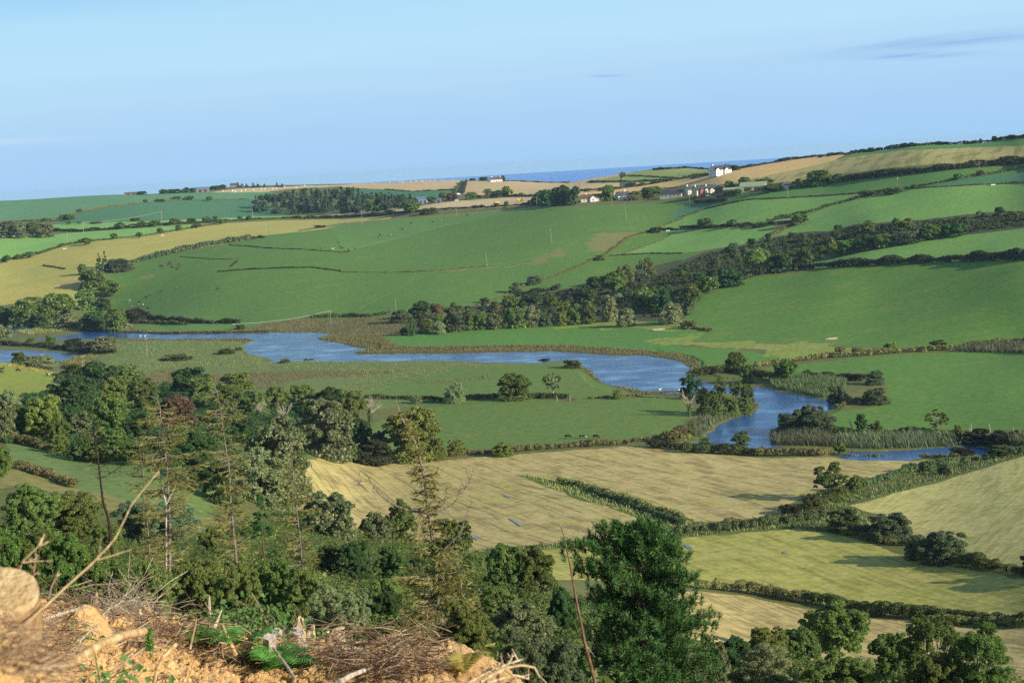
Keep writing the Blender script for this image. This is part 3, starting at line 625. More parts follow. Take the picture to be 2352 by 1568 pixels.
def dirt_mat():
 m, nt, b = new_mat('dirt', 0.95, 0.1)
 t = NT(nt)
 p = t.pos()
 a = t.noise(p, 2.2, 6, 0.65)
 c = t.noise(p, 14, 5, 0.7)
 d = t.noise(p, 0.5, 3)
 col = t.mix(t.step(a, 0.35, 0.7), L((204, 164, 108)), L((226, 190, 132)))
 col = t.mix(t.math('MULTIPLY', t.step(c, 0.55, 0.7), 0.6), col, L((150, 112, 70)))
 col = t.mix(t.math('MULTIPLY', t.step(d, 0.5, 0.65), 0.45), col, L((170, 132, 88)))
 t.link(col, b.inputs['Base Color'])
 bp = t.n('ShaderNodeBump')
 bp.inputs['Strength'].default_value = 0.9
 bp.inputs['Distance'].default_value = 0.08
 t.link(t.math('ADD', c, a), bp.inputs['Height'])
 t.link(bp.outputs[0], b.inputs['Normal'])
 return m
MAT['dirt'] = dirt_mat()
def build_ground():
 na, nr = len(AZ), len(RR)
 V = np.stack([XG, YG, ZG], -1).reshape(-1, 3)
 vid = np.arange(na * nr).reshape(na, nr)
 # the clay bank under the viewer is a finer sheet of its own
 nearcell = (((RR[1:] + RR[:-1]) / 2) < 40)[None, :] & np.ones((na - 1, 1), bool)
 for k, (mk, nm, lb, _) in enumerate(FIELDS):
  sel = (CLS == k) & ~nearcell
  if not sel.any():
   continue
  i, j = np.nonzero(sel)
  f = np.stack([vid[i, j], vid[i, j + 1], vid[i + 1, j + 1], vid[i + 1, j]], -1)[:, ::-1]
  u, inv = np.unique(f, return_inverse=True)
  mesh_object(nm, V[u], inv.reshape(-1, 4), MAT[mk], kind='structure', label=lb)
build_ground()
def bank_z(x, y):
 """height of the lumpy clay bank"""
 r = np.hypot(x, y)
 amp = np.clip((r - 3) / 6, 0.15, 1) * np.clip((42 - r) / 6, 0, 1)
 return zxy(x, y) + amp * (np.clip(r / 26, .2, 1.1) * ((fbm(x / 3.4, y / 3.4, 3, 11) - 0.5) * 0.8 + (fbm(x / .8, y / .8, 3, 21) - 0.5) * 0.5) + (fbm(x / .22, y / .22, 4, 31) - 0.5) * 0.30 + (fbm(x / .07, y / .07, 2, 37) - 0.5) * 0.07 - 0.12)
def build_bank():
 a = np.radians(np.concatenate([np.linspace(-60, -17.5, 60, endpoint=False), np.linspace(-17.5, 6, 900, endpoint=False), np.linspace(6, 60, 120)]))
 r = np.geomspace(1.2, 40.4, 620)
 A_, R_ = np.meshgrid(a, r, indexing='ij')
 x, y = np.sin(A_) * R_, np.cos(A_) * R_
 z = bank_z(x, y)
 vid = np.arange(x.size).reshape(x.shape)
 f = np.stack([vid[:-1, :-1], vid[1:, :-1], vid[1:, 1:], vid[:-1, 1:]], -1).reshape(-1, 4)
 mesh_object('clay_bank', np.stack([x, y, z], -1).reshape(-1, 3), f, MAT['dirt'], kind='structure', label='lumpy orange clay bank in the foreground')
build_bank()
def water_mat(name, deep, rough, scale, strength):
 m, nt, b = new_mat(name, rough, 0.5)
 t = NT(nt)
 p = t.pos()
 n1 = t.noise(t.mapping(p, sc=(1, 1, 1)), scale, 4, 0.6)
 n2 = t.noise(p, scale * 0.09, 3)
 bp = t.n('ShaderNodeBump')
 bp.inputs['Strength'].default_value = strength
 bp.inputs['Distance'].default_value = 0.5
 t.link(t.math('MULTIPLY', n1, t.step(n2, 0.25, 0.7)), bp.inputs['Height'])
 t.link(bp.outputs[0], b.inputs['Normal'])
 b.inputs['Base Color'].default_value = L(deep) + (1,)
 b.inputs['IOR'].default_value = 1.33
 return m
wm_ = water_mat('river_water', (46, 92, 150), 0.10, 0.55, 0.8)
mesh_object('river', [(-900, 500, 0), (700, 500, 0), (700, 1750, 0), (-900, 1750, 0)], [(0, 1, 2, 3)], wm_, kind='structure', label='winding blue river in the valley')
def build_sea():
 sm = water_mat('sea_water', (58, 128, 224), 0.35, 0.02, 0.5)
 R = 105 / DIP * F
 a = np.radians(np.linspace(-70, 70, 300))
 r = [2300, 5000, 10000, R]
 V, Fc = [], []
 for q in r:
  for t in a:
   V.append((math.sin(t) * q, math.cos(t) * q, -0.5))
 n = len(a)
 for k in range(len(r) - 1):
  for i in range(n - 1):
   Fc.append((k * n + i, k * n + i + 1, (k + 1) * n + i + 1, (k + 1) * n + i)[::-1])
 mesh_object('sea', V, Fc, sm, kind='structure', label='blue sea reaching the horizon')
build_sea()
# ------------------------------------------------------------------ plants: materials and builders
def leaf_mat(name, c1, c2, pale=None, pfrac=0.0, trans=0.36, objvar=0.25):
 m = bpy.data.materials.new(name)
 m.use_nodes = True
 nt = m.node_tree
 t = NT(nt)
 b = nt.nodes['Principled BSDF']
 out = nt.nodes['Material Output']
 geo = t.n('ShaderNodeNewGeometry')
 oi = t.n('ShaderNodeObjectInfo')
 rnd = geo.outputs['Random Per Island']
 col = t.mix(rnd, L(c1), L(c2))
 if pale:
  q = t.step(t.math('FRACT', t.math('MULTIPLY', rnd, 17.31)), 1 - pfrac, 1 - pfrac + 0.01)
  col = t.mix(q, col, L(pale))
 # clumps of slightly different growth
 tc = t.n('ShaderNodeTexCoord')
 nz = t.noise(tc.outputs['Object'], 0.45, 2)
 hsv = t.n('ShaderNodeHueSaturation')
 t.link(t.math('ADD', t.math('MULTIPLY', oi.outputs['Random'], 0.05 * objvar / .25), 0.5 - 0.025 * objvar / .25), hsv.inputs['Hue'])
 t.link(t.math('ADD', t.math('MULTIPLY', t.math('ADD', nz, oi.outputs['Random']), objvar * 1.6), 1 - objvar * 1.6), hsv.inputs['Value'])
 t.link(col, hsv.inputs['Color'])
 c = hsv.outputs[0]
 t.link(c, b.inputs['Base Color'])
 b.inputs['Roughness'].default_value = 0.55
 b.inputs['Specular IOR Level'].default_value = 0.25
 tr = t.n('ShaderNodeBsdfTranslucent')
 t.link(c, tr.inputs[0])
 mx = t.n('ShaderNodeMixShader')
 mx.inputs[0].default_value = trans
 t.link(b.outputs[0], mx.inputs[1])
 t.link(tr.outputs[0], mx.inputs[2])
 t.link(mx.outputs[0], out.inputs[0])
 return m
def bark_mat(name, c1, c2, scale=3.0):
 m, nt, b = new_mat(name, 0.9, 0.1)
 t = NT(nt)
 tc = t.n('ShaderNodeTexCoord')
 v = t.mapping(tc.outputs['Object'], sc=(scale, scale, scale * 0.25))
 t.link(t.mix(t.step(t.noise(v, 2.0, 5, 0.65), 0.35, 0.7), L(c1), L(c2)), b.inputs['Base Color'])
 bp = t.n('ShaderNodeBump')
 bp.inputs['Strength'].default_value = 0.6
 bp.inputs['Distance'].default_value = 0.03
 t.link(t.noise(v, 5, 4), bp.inputs['Height'])
 t.link(bp.outputs[0], b.inputs['Normal'])
 return m
LM = {
 'oak': leaf_mat('oak_leaves', (79, 105, 45), (112, 133, 58), (142, 153, 77), .06),
 'green': leaf_mat('green_leaves', (79, 103, 47), (116, 136, 64), (149, 159, 88), .1),
 'lime': leaf_mat('yellow_green_leaves', (105, 123, 54), (136, 149, 69), (157, 162, 90), .12),
 'dark': leaf_mat('dark_leaves', (56, 86, 45), (84, 112, 58), None),
 'ivy': leaf_mat('ivy_leaves', (66, 90, 45), (99, 120, 60), (127, 142, 79), .05),
 'olive': leaf_mat('olive_leaves', (99, 120, 56), (127, 144, 71), (153, 157, 92), .1),
 'willow': leaf_mat('willow_leaves', (116, 131, 85), (153, 163, 111), (182, 190, 143), .15),
 'greybush': leaf_mat('grey_willow_leaves', (82, 99, 66), (110, 123, 86), (136, 142, 110), .12),
 'pale': leaf_mat('pale_sycamore_leaves', (86, 104, 58), (118, 128, 82), (152, 152, 116), .25, objvar=.1),
 'beech': leaf_mat('copper_leaves', (95, 75, 58), (120, 97, 75), (142, 120, 97), .1, objvar=.06),
 'conifer': leaf_mat('conifer_needles', (50, 75, 52), (75, 97, 65), None, trans=.05),
 'bluepine': leaf_mat('blue_pine_needles', (74, 103, 74), (110, 137, 101), None, trans=.08),
 'pine': leaf_mat('pine_needles', (46, 84, 40), (80, 118, 56), (108, 140, 76), .12, trans=.12, objvar=.05),
 'hedge': leaf_mat('hedge_leaves', (72, 91, 45), (106, 116, 60), (141, 131, 77), .08),
 'darkhedge': leaf_mat('dark_hedge_leaves', (52, 62, 38), (77, 77, 48), (99, 87, 58), .1),
 'brownhedge': leaf_mat('brown_hedge_leaves', (131, 123, 75), (159, 144, 97), (105, 116, 62), .35),
 'gorse': leaf_mat('gorse_leaves', (62, 84, 49), (92, 108, 62), (131, 118, 75), .1),
 'bracken': leaf_mat('bracken_fronds', (125, 112, 69), (108, 108, 62), (95, 108, 58), .2),
 'reed': leaf_mat('reed_blades', (78, 92, 64), (100, 112, 80), (126, 122, 82), .12, trans=.15),
 'reedgreen': leaf_mat('green_reed_blades', (74, 98, 58), (96, 118, 72), (122, 122, 74), .15, trans=.15),
 'sedge': leaf_mat('sedge_blades', (116, 98, 60), (96, 90, 52), (98, 102, 58), .3, trans=.15),
 'grassy': leaf_mat('grass_blades', (112, 124, 66), (132, 134, 78), (144, 134, 84), .2, trans=.15),
 'lichen': leaf_mat('dead_spruce_twigs', (116, 112, 58), (146, 136, 73), (99, 108, 54), .25, trans=.1, objvar=.1),
 'fern': leaf_mat('fern_leaflets', (83, 137, 56), (117, 167, 74), None, trans=.35, objvar=.1),
 'yfern': leaf_mat('yellow_fern_leaflets', (150, 140, 62), (168, 154, 80), None, trans=.3, objvar=.05),
 'tussock': leaf_mat('marsh_tussocks', (104, 122, 64), (126, 130, 76), (138, 124, 78), .2, trans=.15),
 'bramble': leaf_mat('bramble_leaves', (75, 111, 55), (101, 136, 68), None, trans=.3, objvar=.1),
}
BARK = bark_mat('bark', (74, 64, 52), (108, 96, 80))
PALEBARK = bark_mat('pale_dead_bark', (150, 140, 122), (196, 186, 166))
GREYBARK = bark_mat('grey_spruce_bark', (96, 86, 74), (146, 134, 118), 6)
DARKBARK = bark_mat('dark_burnt_bark', (40, 34, 28), (66, 56, 46), 6)
class Geo:
 """collects quads"""
 def __init__(s):
  s.V, s.F, s.M, s.n = [], [], [], 0
 def add(s, v, f, mi=0):
  if len(v) == 0:
   return
  s.V.append(np.asarray(v, np.float32))
  s.F.append(np.asarray(f, np.int32) + s.n)
  s.M.append(np.full(len(f), mi, np.int32))
  s.n += len(v)
 def mesh(s, name, mats, smooth=False):
  me = bpy.data.meshes.new(name)
  V, Fq, M = np.concatenate(s.V), np.concatenate(s.F), np.concatenate(s.M)
  me.vertices.add(len(V))
  me.vertices.foreach_set('co', V.ravel())
  me.loops.add(Fq.size)
  me.loops.foreach_set('vertex_index', Fq.ravel())
  me.polygons.add(len(Fq))
  me.polygons.foreach_set('loop_start', np.arange(len(Fq), dtype=np.int32) * 4)
  me.polygons.foreach_set('loop_total', np.full(len(Fq), 4, np.int32))
  me.polygons.foreach_set('material_index', M)
  me.polygons.foreach_set('use_smooth', np.full(len(Fq), smooth, bool))
  for m in mats if isinstance(mats, (list, tuple)) else [mats]:
   me.materials.append(m)
  me.update(calc_edges=True)
  return me
 def obj(s, name, mats, parent=None, smooth=False):
  o = bpy.data.objects.new(name, s.mesh(name, mats, smooth))
  COL.objects.link(o)
  if parent is not None:
   o.parent = parent
  return o
def unit(v):
 return v / np.maximum(np.linalg.norm(v, axis=-1, keepdims=True), 1e-9)
def leaves(g, P, N, size, rs, asp=0.62, jit=0.75, mi=0, bend=0.25):
 """one pointed leaf-like quad at each point, facing roughly N"""
 n = len(P)
 if n == 0:
  return
 nn = unit(N + rs.normal(0, jit, (n, 3)))
 t = unit(np.cross(nn, rs.normal(0, 1, (n, 3))))
 b = np.cross(nn, t)
 s = size * rs.uniform(0.65, 1.3, n)[:, None]
 k = bend * s
 V = np.stack([P - t * s - nn * k, P + b * s * asp, P + t * s - nn * k, P - b * s * asp], 1).reshape(-1, 3)
 g.add(V, np.arange(4 * n).reshape(n, 4), mi)
def blades(g, P, h, w, rs, lean=0.25, mi=0, wind=(0.0, 0.0)):
 """upright tapering blades standing on the points P"""
 n = len(P)
 if n == 0:
  return
 hh = (h * rs.uniform(0.6, 1.2, n))[:, None]
 a = rs.uniform(0, 2 * math.pi, n)
 side = np.stack([np.cos(a), np.sin(a), 0 * a], 1) * w
 tip = P + np.stack([rs.normal(wind[0], lean, n), rs.normal(wind[1], lean, n), np.ones(n)], 1) * hh
 mid = P * 0.45 + tip * 0.55 + np.array([0, 0, 0.06]) * hh
 V = np.stack([P - side, P + side, mid + side * 0.9, tip], 1)
 g.add(V.reshape(-1, 3), np.arange(4 * n).reshape(n, 4), mi)
def tube(g, pts, rad, sides=6, mi=0, cap=True):
 """tapering limb through the points"""
 pts = np.asarray(pts, float)
 n = len(pts)
 rad = np.broadcast_to(np.asarray(rad, float), (n,)) if np.ndim(rad) else np.full(n, rad)
 d = unit(np.gradient(pts, axis=0))
 up = np.array([0.31, 0.17, 0.93])
 if abs(d[0] @ up) > 0.9:
  up = np.array([0.95, 0.1, 0.2])
 a = unit(np.cross(d, up))
 b = np.cross(d, a)
 th = np.linspace(0, 2 * math.pi, sides, endpoint=False)
 ring = pts[:, None] + rad[:, None, None] * (np.cos(th)[None, :, None] * a[:, None] + np.sin(th)[None, :, None] * b[:, None])
 V = ring.reshape(-1, 3)
 i = np.arange((n - 1) * sides).reshape(n - 1, sides)
 j = np.roll(i, -1, 1)
 Fq = np.stack([i, j, j + sides, i + sides], -1).reshape(-1, 4)
 g.add(V, Fq, mi)
 if cap:
  for k, fl in ((0, 1), (n - 1, 0)):
   r = list(range(k * sides, k * sides + sides))
   c = pts[k]
   vv = np.concatenate([ring[k], c[None]])
   ff = [(q, (q + 1) % sides, (q + 2) % sides, sides) for q in range(0, sides, 2)] if sides % 2 == 0 else []
   if ff:
    g.add(vv, np.array([f[::-1] if fl else f for f in ff]), mi)
def bendy(p0, p1, rs, n=6, wob=0.08, sag=0.0):
 """slightly crooked path between two points"""
 p0, p1 = np.asarray(p0, float), np.asarray(p1, float)
 t = np.linspace(0, 1, n)[:, None]
 ln = np.linalg.norm(p1 - p0)
 q = p0 + (p1 - p0) * t
 w = np.cumsum(rs.normal(0, wob * ln / n, (n, 3)), 0)
 w -= t * w[-1]
 w[0] = 0
 q = q + w
 q[:, 2] += sag * ln * 4 * (t[:, 0] * (1 - t[:, 0]))
 return q
def sphere_dirs(n, rs):
 v = rs.normal(0, 1, (n, 3))
 return unit(v)
def clump_leaves(g, C, R, n, size, rs, squash=0.85, mi=0, core=True, up=0.25, asp=0.62, gap=0.30, jit=0.5):
 """leaves over the outside of a heap of lumps with centres C and radii R"""
 C, R = np.asarray(C, float), np.asarray(R, float)
 if len(C) == 0:
  return
 w = R ** 2
 k = rs.choice(len(C), int(n * 1.9) + 8, p=w / w.sum())
 d = sphere_dirs(len(k), rs)
 d[:, 2] = np.where(d[:, 2] < -0.45, -d[:, 2], d[:, 2])
 ph = rs.uniform(0, 10, 3)
 q = d * R[k][:, None]
 P = C[k] + q * np.array([1, 1, squash])
 s = max(float(np.median(R)), 0.05)
 v1 = vnoise(P[:, 0] / s * 1.7 + ph[0], P[:, 1] / s * 1.7 + P[:, 2] / s * 1.1 + ph[1], 3)
 v2 = vnoise(P[:, 2] / s * 2.1 + ph[2] + P[:, 0] / s * 0.7, P[:, 1] / s * 2.0 + ph[0], 9)
 v = 0.5 * (v1 + v2)
 P = C[k] + q * np.array([1, 1, squash]) * (0.80 + 0.38 * v + rs.uniform(-0.10, 0.06, len(k)))[:, None]
 keep = v > gap * rs.uniform(0.6, 1.1, len(k))
 if len(C) < 620:                                   # drop what is buried in a neighbour
  for c, r in zip(C, R):
   dd = (P - c) / np.array([1, 1, squash])
   keep &= (dd ** 2).sum(1) > (0.55 * r) ** 2
 P, d = P[keep][:n], d[keep][:n]
 leaves(g, P, d + np.array([0, 0, up]), size, rs, asp=asp, mi=mi, jit=jit)
 if core:
  m = 4
  kk = np.repeat(np.arange(len(C)), m)
  dd = sphere_dirs(len(kk), rs)
  leaves(g, C[kk] + dd * (R[kk] * 0.3)[:, None] * np.array([1, 1, squash]), dd, float(np.median(R)) * 0.5, rs, asp=0.9, jit=0.3, mi=mi)
def crown_lumps(rs, Rx, zlo, zhi, n, rmin=0.26, rmax=0.44, shape='round', Ry=None):
 """lumps that fill an egg-shaped crown"""
 Ry = Ry or Rx
 zc, hz = (zlo + zhi) / 2, (zhi - zlo) / 2
 C, R = [], []
 m = min(Rx, hz * 1.3)
 for i in range(n):
  r = m * rs.uniform(rmin, rmax)
  cz = 1 - 2 * (i + .5) / n
  if shape == 'bush':
   cz = 1 - 1.25 * (i + .5) / n
  ga = i * 2.39996 + rs.normal(0, .25)
  d = unit(np.array([math.cos(ga) * math.sqrt(max(0, 1 - cz * cz)), math.sin(ga) * math.sqrt(max(0, 1 - cz * cz)), cz]) + rs.normal(0, .18, 3))
  t = rs.uniform(0.5, 1.0) ** 0.5
  f = max(0.0, 1 - r / max(Rx, 0.01) * 0.85)
  fz = max(0.0, 1 - r / max(hz, 0.01) * 0.85)
  p = np.array([d[0] * Rx * f * t, d[1] * Ry * f * t, zc + d[2] * hz * fz * t])
  if shape == 'bush':
   fz = max(0.0, 1 - r / max(zhi, 0.01) * 0.8)
   t = rs.uniform(.82, 1.0)
   lat = max(1e-6, math.hypot(d[0], d[1]))
   k = lat ** .6 / lat * f * t
   p[0], p[1] = d[0] * Rx * k, d[1] * Ry * k
   p[2] = 0.04 * zhi + abs(d[2]) ** .75 * zhi * 0.96 * fz * t
  if shape == 'cone':
   u = rs.uniform(0, 1) ** 1.4
   zz = zlo + (zhi - zlo) * u
   rr = Rx * (1 - u) ** 0.85
   a = rs.uniform(0, 2 * math.pi)
   r = max(0.16, Rx * 0.34 * (1 - 0.6 * u))
   p = np.array([math.cos(a) * max(0, rr - r * .6), math.sin(a) * max(0, rr - r * .6), zz])
  C.append(p)
  R.append(r)
 C.append(np.array([0, 0, zc]))
 R.append(m * 0.5)
 return np.array(C), np.array(R)
def sublumps(C, R, rs, k=6, f=0.5, flip=True):
 """each lump of a crown becomes a knot of smaller ones"""
 out, rad = [], []
 for c, r in zip(C, R):
  d = sphere_dirs(k, rs)
  if flip:
   d[:, 2] = np.where(d[:, 2] < -.5, -d[:, 2], d[:, 2])
  q = rs.uniform(.55, .95, k)
  out.append(c + d * (r * q)[:, None] * np.array([1, 1, .85]))
  rad.append(r * f * rs.uniform(.65, 1.15, k))
 return np.concatenate(out), np.concatenate(rad)
NOM = {}     # (kind, level, variant) -> (crown mesh, trunk mesh or None, nominal radius, nominal height)
KINDS = {    # leaf, shape, bottom of crown, lumps, leaf aspect, sparseness, bark
 'oak': ('oak', 'round', 0.12, 26, .7, .30, 'b'),
 'green': ('green', 'round', 0.03, 24, .7, .30, 'b'),
 'lime': ('lime', 'round', 0.03, 24, .65, .32, 'b'),
 'dark': ('dark', 'round', 0.0, 20, .7, .26, 'b'),
 'ivy': ('ivy', 'round', 0.04, 18, .8, .28, 'b'),
 'olive': ('olive', 'round', 0.0, 24, .55, .36, 'b'),
 'pale': ('pale', 'round', 0.02, 46, .75, .40, 'b'),
 'willow': ('willow', 'bush', 0.0, 26, .35, .34, 'b'),
 'greybush': ('greybush', 'bush', 0.0, 34, .4, .28, 'b'),
 'bush': ('hedge', 'bush', 0.0, 18, .7, .28, 'b'),
 'darkbush': ('darkhedge', 'bush', 0.0, 18, .7, .26, 'b'),
 'brownbush': ('brownhedge', 'bush', 0.0, 18, .6, .3, 'b'),
 'gorse': ('gorse', 'bush', 0.0, 16, .5, .3, 'b'),
 'limebush': ('lime', 'bush', 0.0, 18, .7, .3, 'b'),
 'greenbush': ('green', 'bush', 0.0, 18, .7, .3, 'b'),
 'beech': ('beech', 'round', 0.0, 26, .7, .30, 'b'),
 'open': ('olive', 'round', 0.22, 15, .5, .50, 'p'),
 'opengreen': ('green', 'round', 0.10, 16, .55, .46, 'b'),
 'ash': ('green', 'round', 0.12, 34, .34, .42, 'p'),
 'conifer': ('conifer', 'cone', 0.06, 34, .4, .34, 'g'),
 'spire': ('dark', 'cone', 0.02, 30, .5, .25, 'b'),
 'pinefar': ('conifer', 'round', 0.45, 14, .4, .34, 'g'),
 'bluepine': ('bluepine', 'round', 0.10, 22, .28, .30, 'b'),
 'youngpine': ('pine', 'cone', 0.05, 26, .25, .30, 'b'),
}
BK = {'b': BARK, 'p': PALEBARK, 'g': GREYBARK}
LEVEL = {'N': (40000, 0.027), 'M': (12000, 0.053), 'F': (1900, 0.15)}     # leaves, leaf length / crown radius
def proto(kind, lev, var):
 key = (kind, lev, var)
 if key in NOM:
  return NOM[key]
 leaf, shape, zb, nl, asp, gap, bk = KINDS[kind]
 rs = np.random.default_rng(abs(sum(map(ord, kind)) * 131 + ord(lev) * 17 + var * 7919) % 2 ** 31)
 n, sz = LEVEL[lev]
 Rn, Hn = 1.0, 2.0                     # nominal crown radius and height
 if shape == 'cone':
  Hn = 3.4
 if kind == 'pinefar':
  Hn = 2.6
 C, R = crown_lumps(rs, Rn, zb * Hn, Hn, nl if lev != 'F' else max(9, int(nl * .6)), shape=shape, rmin=.2 if kind in ('pale', 'ash', 'open') else .25, rmax=.34 if kind in ('pale', 'ash', 'open') else .44)
 if kind in ('open', 'ash', 'opengreen'):
  C = C[:-1]
  R = R[:-1]
 Cb, top0 = C, None
 if lev != 'F':
  C, R = sublumps(C, R, rs, 11 if lev == 'N' else 6, (.36 if lev == 'N' else .44) if kind not in ('ash', 'open', 'opengreen') else .34, shape != 'bush')
  gap += .07
 g = Geo()
 cnt = int(n * (0.6 if kind in ('open',) else 1.0))
 clump_leaves(g, C, R, cnt, sz * (0.85 if asp < .4 else 1) * (1 if asp > .4 else 1.25), rs, asp=asp, gap=gap, core=kind not in ('open', 'ash', 'opengreen'), squash=0.75 if shape != 'cone' else 0.5)
 if shape == 'bush' or zb < 0.12:      # skirt down to the grass
  m = int(n * (.22 if shape == 'bush' else .12))
  a = rs.uniform(0, 2 * math.pi, m)
  rr = Rn * rs.uniform(.55, .92, m)
  P = np.stack([np.cos(a) * rr, np.sin(a) * rr, rs.uniform(0, .5 if shape == 'bush' else .35, m) * Hn * .6], 1)
  leaves(g, P, np.stack([np.cos(a), np.sin(a), 0 * a + .2], 1), sz, rs, asp=asp)
 crown = g.mesh('crown', LM[leaf])
 t = Geo()
 C = Cb
 top = C[np.argsort(-C[:, 2])[:max(5, len(C) // 2)]]
 base_r = 0.055 if kind != 'pinefar' else .04
 if shape == 'cone' or kind == 'pinefar':
  tube(t, [(0, 0, -.06 * Hn), (.01, 0, Hn * .4), (0, .01, Hn * .97)], [base_r, base_r * .7, .01], 6)
 else:
  fork = Hn * max(zb, .12) * 1.1 + .1
  tube(t, [(0, 0, -.08 * Hn), (.02, .01, fork * .5), (0, 0, fork)], [base_r * 1.3, base_r, base_r * .85], 6)
  for c in top[:9 if lev == 'N' else 6]:
   p = bendy((0, 0, fork * .9), c * np.array([.95, .95, 1.0]) + np.array([0, 0, .05]), rs, 5, .12, .05)
   tube(t, p, np.linspace(base_r * .65, .008, 5), 4, cap=False)
   if lev == 'N' or kind in ('open', 'ash'):
    for _ in range(3):
     s = p[rs.integers(2, 4)]
     e = s + rs.normal(0, .22, 3) + np.array([0, 0, .12])
     tube(t, bendy(s, e, rs, 4, .12), np.linspace(base_r * .3, .004, 4), 4, cap=False)
 trunk = t.mesh('trunk', BK[bk], True)
 NOM[key] = (crown, trunk, Rn, Hn)
 return NOM[key]
def tag(o, label=None, cat=None, group=None, kind=None):
 if label:
  o['label'] = label
 if cat:
  o['category'] = cat
 if group:
  o['group'] = group
 if kind:
  o['kind'] = kind
 return o
def empty(name, loc, rz=0.0, label=None, cat=None, group=None):
 e = bpy.data.objects.new(name, None)
 e.location = loc
 e.rotation_euler = (0, 0, rz)
 e.empty_display_size = 0.5
 COL.objects.link(e)
 return tag(e, label, cat, group)
NAMES = {'conifer': 'conifer_tree', 'spire': 'cypress_tree', 'pinefar': 'pine_tree', 'bluepine': 'pine_tree', 'youngpine': 'young_pine_tree', 'willow': 'willow_bush', 'greybush': 'willow_bush', 'oak': 'oak_tree', 'pale': 'sycamore_tree',
         'bush': 'bush', 'darkbush': 'bush', 'brownbush': 'bush', 'gorse': 'gorse_bush', 'limebush': 'bush', 'greenbush': 'bush', 'beech': 'copper_beech_tree', 'ash': 'ash_tree'}
_vc = [0]
def plant(kind, x, y, z, rad, height, label, group=None, lev=None, sink=0.15, rz=None, lean=0.0):
 r = math.hypot(x, y)
 lev = lev or ('N' if r < 330 else 'M' if r < 900 else 'F')
 _vc[0] += 1
 crown, trunk, Rn, Hn = proto(kind, lev, _vc[0] % 3)
 bushy = KINDS[kind][1] == 'bush'
 nm = NAMES.get(kind, 'tree')
 rz = random.uniform(0, 6.28) if rz is None else rz
 sc = (rad / Rn, rad / Rn, (height + sink) / Hn)
 cat = 'bush' if 'bush' in nm else 'tree'
 e = empty(nm, (x, y, z - sink), rz, label, cat, group)
 e.scale = sc
 if lean:
  e.rotation_euler = (lean * .3, lean, rz)
 for nm2, me in (('crown', crown), ('trunk', trunk)):
  if bushy and nm2 == 'trunk':
   nm2 = 'stems'
  o = bpy.data.objects.new(nm2, me)
  COL.objects.link(o)
  o.parent = e
 return e
def spot(u, v, r=None, rmin=300.0):
 """ground point under picture point (u, v), or at range r on that bearing"""
 if r is None:
  return at(u, v, rmin)
 a, s = ray(u, v)
 return np.array([r * math.sin(a), r * math.cos(a), float(ground_z(np.array(a), np.array(float(r))))])
def tree(kind, u, vt, vb, w, label, group=None, r=None, lev=None, rmin=300.0, lean=0.0):
 """plant whose picture runs from vt (top) to vb (foot), w wide; r fixes its range when the foot is hidden"""
 p = spot(u, vb, r, rmin)
 rr = math.hypot(p[0], p[1])
 a, s = ray(u, vt)
 h = max(0.8, H + rr * s - p[2])
 rad = max(0.5, 1.12 * w / 2 / F * math.hypot(rr, 1))
 return plant(kind, p[0], p[1], p[2], rad, h, label, group, lev, lean=lean, sink=0.15 + 0.03 * h)
def hedge(pts, h, w, label, leaf='hedge', group=None, cat='hedge', name='hedge', rmin=300.0, r=None, bumps=0.35, dens=1.0, gaps=0.0, seed=None, size=None, offset=0.0, extra=None):
 """bank of leaves along a line on the ground; pts in picture coordinates"""
 q = densify(pts, 6, closed=False)
 G = np.array([at(u, v, rmin) for u, v in q])
 keep = [0]
 for i in range(1, len(G)):                  # drop jumps over hidden ground
  keep.append(i)
 G = G[keep]
 seg = np.linalg.norm(np.diff(G[:, :2], axis=0), axis=1)
 s = np.concatenate([[0], np.cumsum(seg)])
 Ltot = s[-1]
 rr = float(np.median(np.hypot(G[:, 0], G[:, 1])))
 rs = np.random.default_rng((seed if seed is not None else int(Ltot * 13 + h * 100 + pts[0][0])) % 2 ** 31)
 step = max(0.24 * w, 0.5)
 n = max(3, int(Ltot / step))
 t = (np.arange(n) + rs.uniform(0, 1, n)) * Ltot / n
 x, y = np.interp(t, s, G[:, 0]), np.interp(t, s, G[:, 1])
 ph = rs.uniform(0, 50)
 hv = h * (1 + bumps * 2.2 * (vnoise(t / (2.2 * h + 2), 0 * t + ph, 4) - 0.5) + bumps * 1.4 * (vnoise(t / (7 * h + 5), 0 * t + ph + 9, 5) - 0.5))
 if gaps:
  m = vnoise(t / 16, 0 * t + ph + 3, 6) > gaps
  t, x, y, hv = t[m], x[m], y[m], hv[m]
 if len(t) == 0:
  return None
 x = x + rs.normal(0, w * .12, len(t))
 y = y + rs.normal(0, w * .12, len(t))
 z = zxy(x, y)
 rad = np.minimum(w * .5 * rs.uniform(.45, 1.15, len(t)), hv * .62)
 C = np.stack([x, y, z + np.maximum(hv - rad * .8, rad * .4)], 1)
 R = rad
 low = hv > 1.7 * rad                          # tall hedges get a lower tier as well
 C = np.concatenate([C, np.stack([x, y, z + rad * .5], 1)[low]])
 R = np.concatenate([R, (rad * 1.05)[low]])
 px = rr / 1916.0
 sz = size or max(0.16, min(px * 0.95, h * .35, w * .4))
 area = Ltot * (2 * h + w)
 cnt = int(min(26000, dens * 1.25 * area / (sz * sz * 1.2)))
 org = np.array([x[0], y[0], z[0]])
 g = Geo()
 clump_leaves(g, C - org, R, cnt, sz, rs, gap=.2, squash=.9)
 o = g.obj(name, [LM[leaf]])
 o.location = org
 tag(o, label, cat, group)
 return o
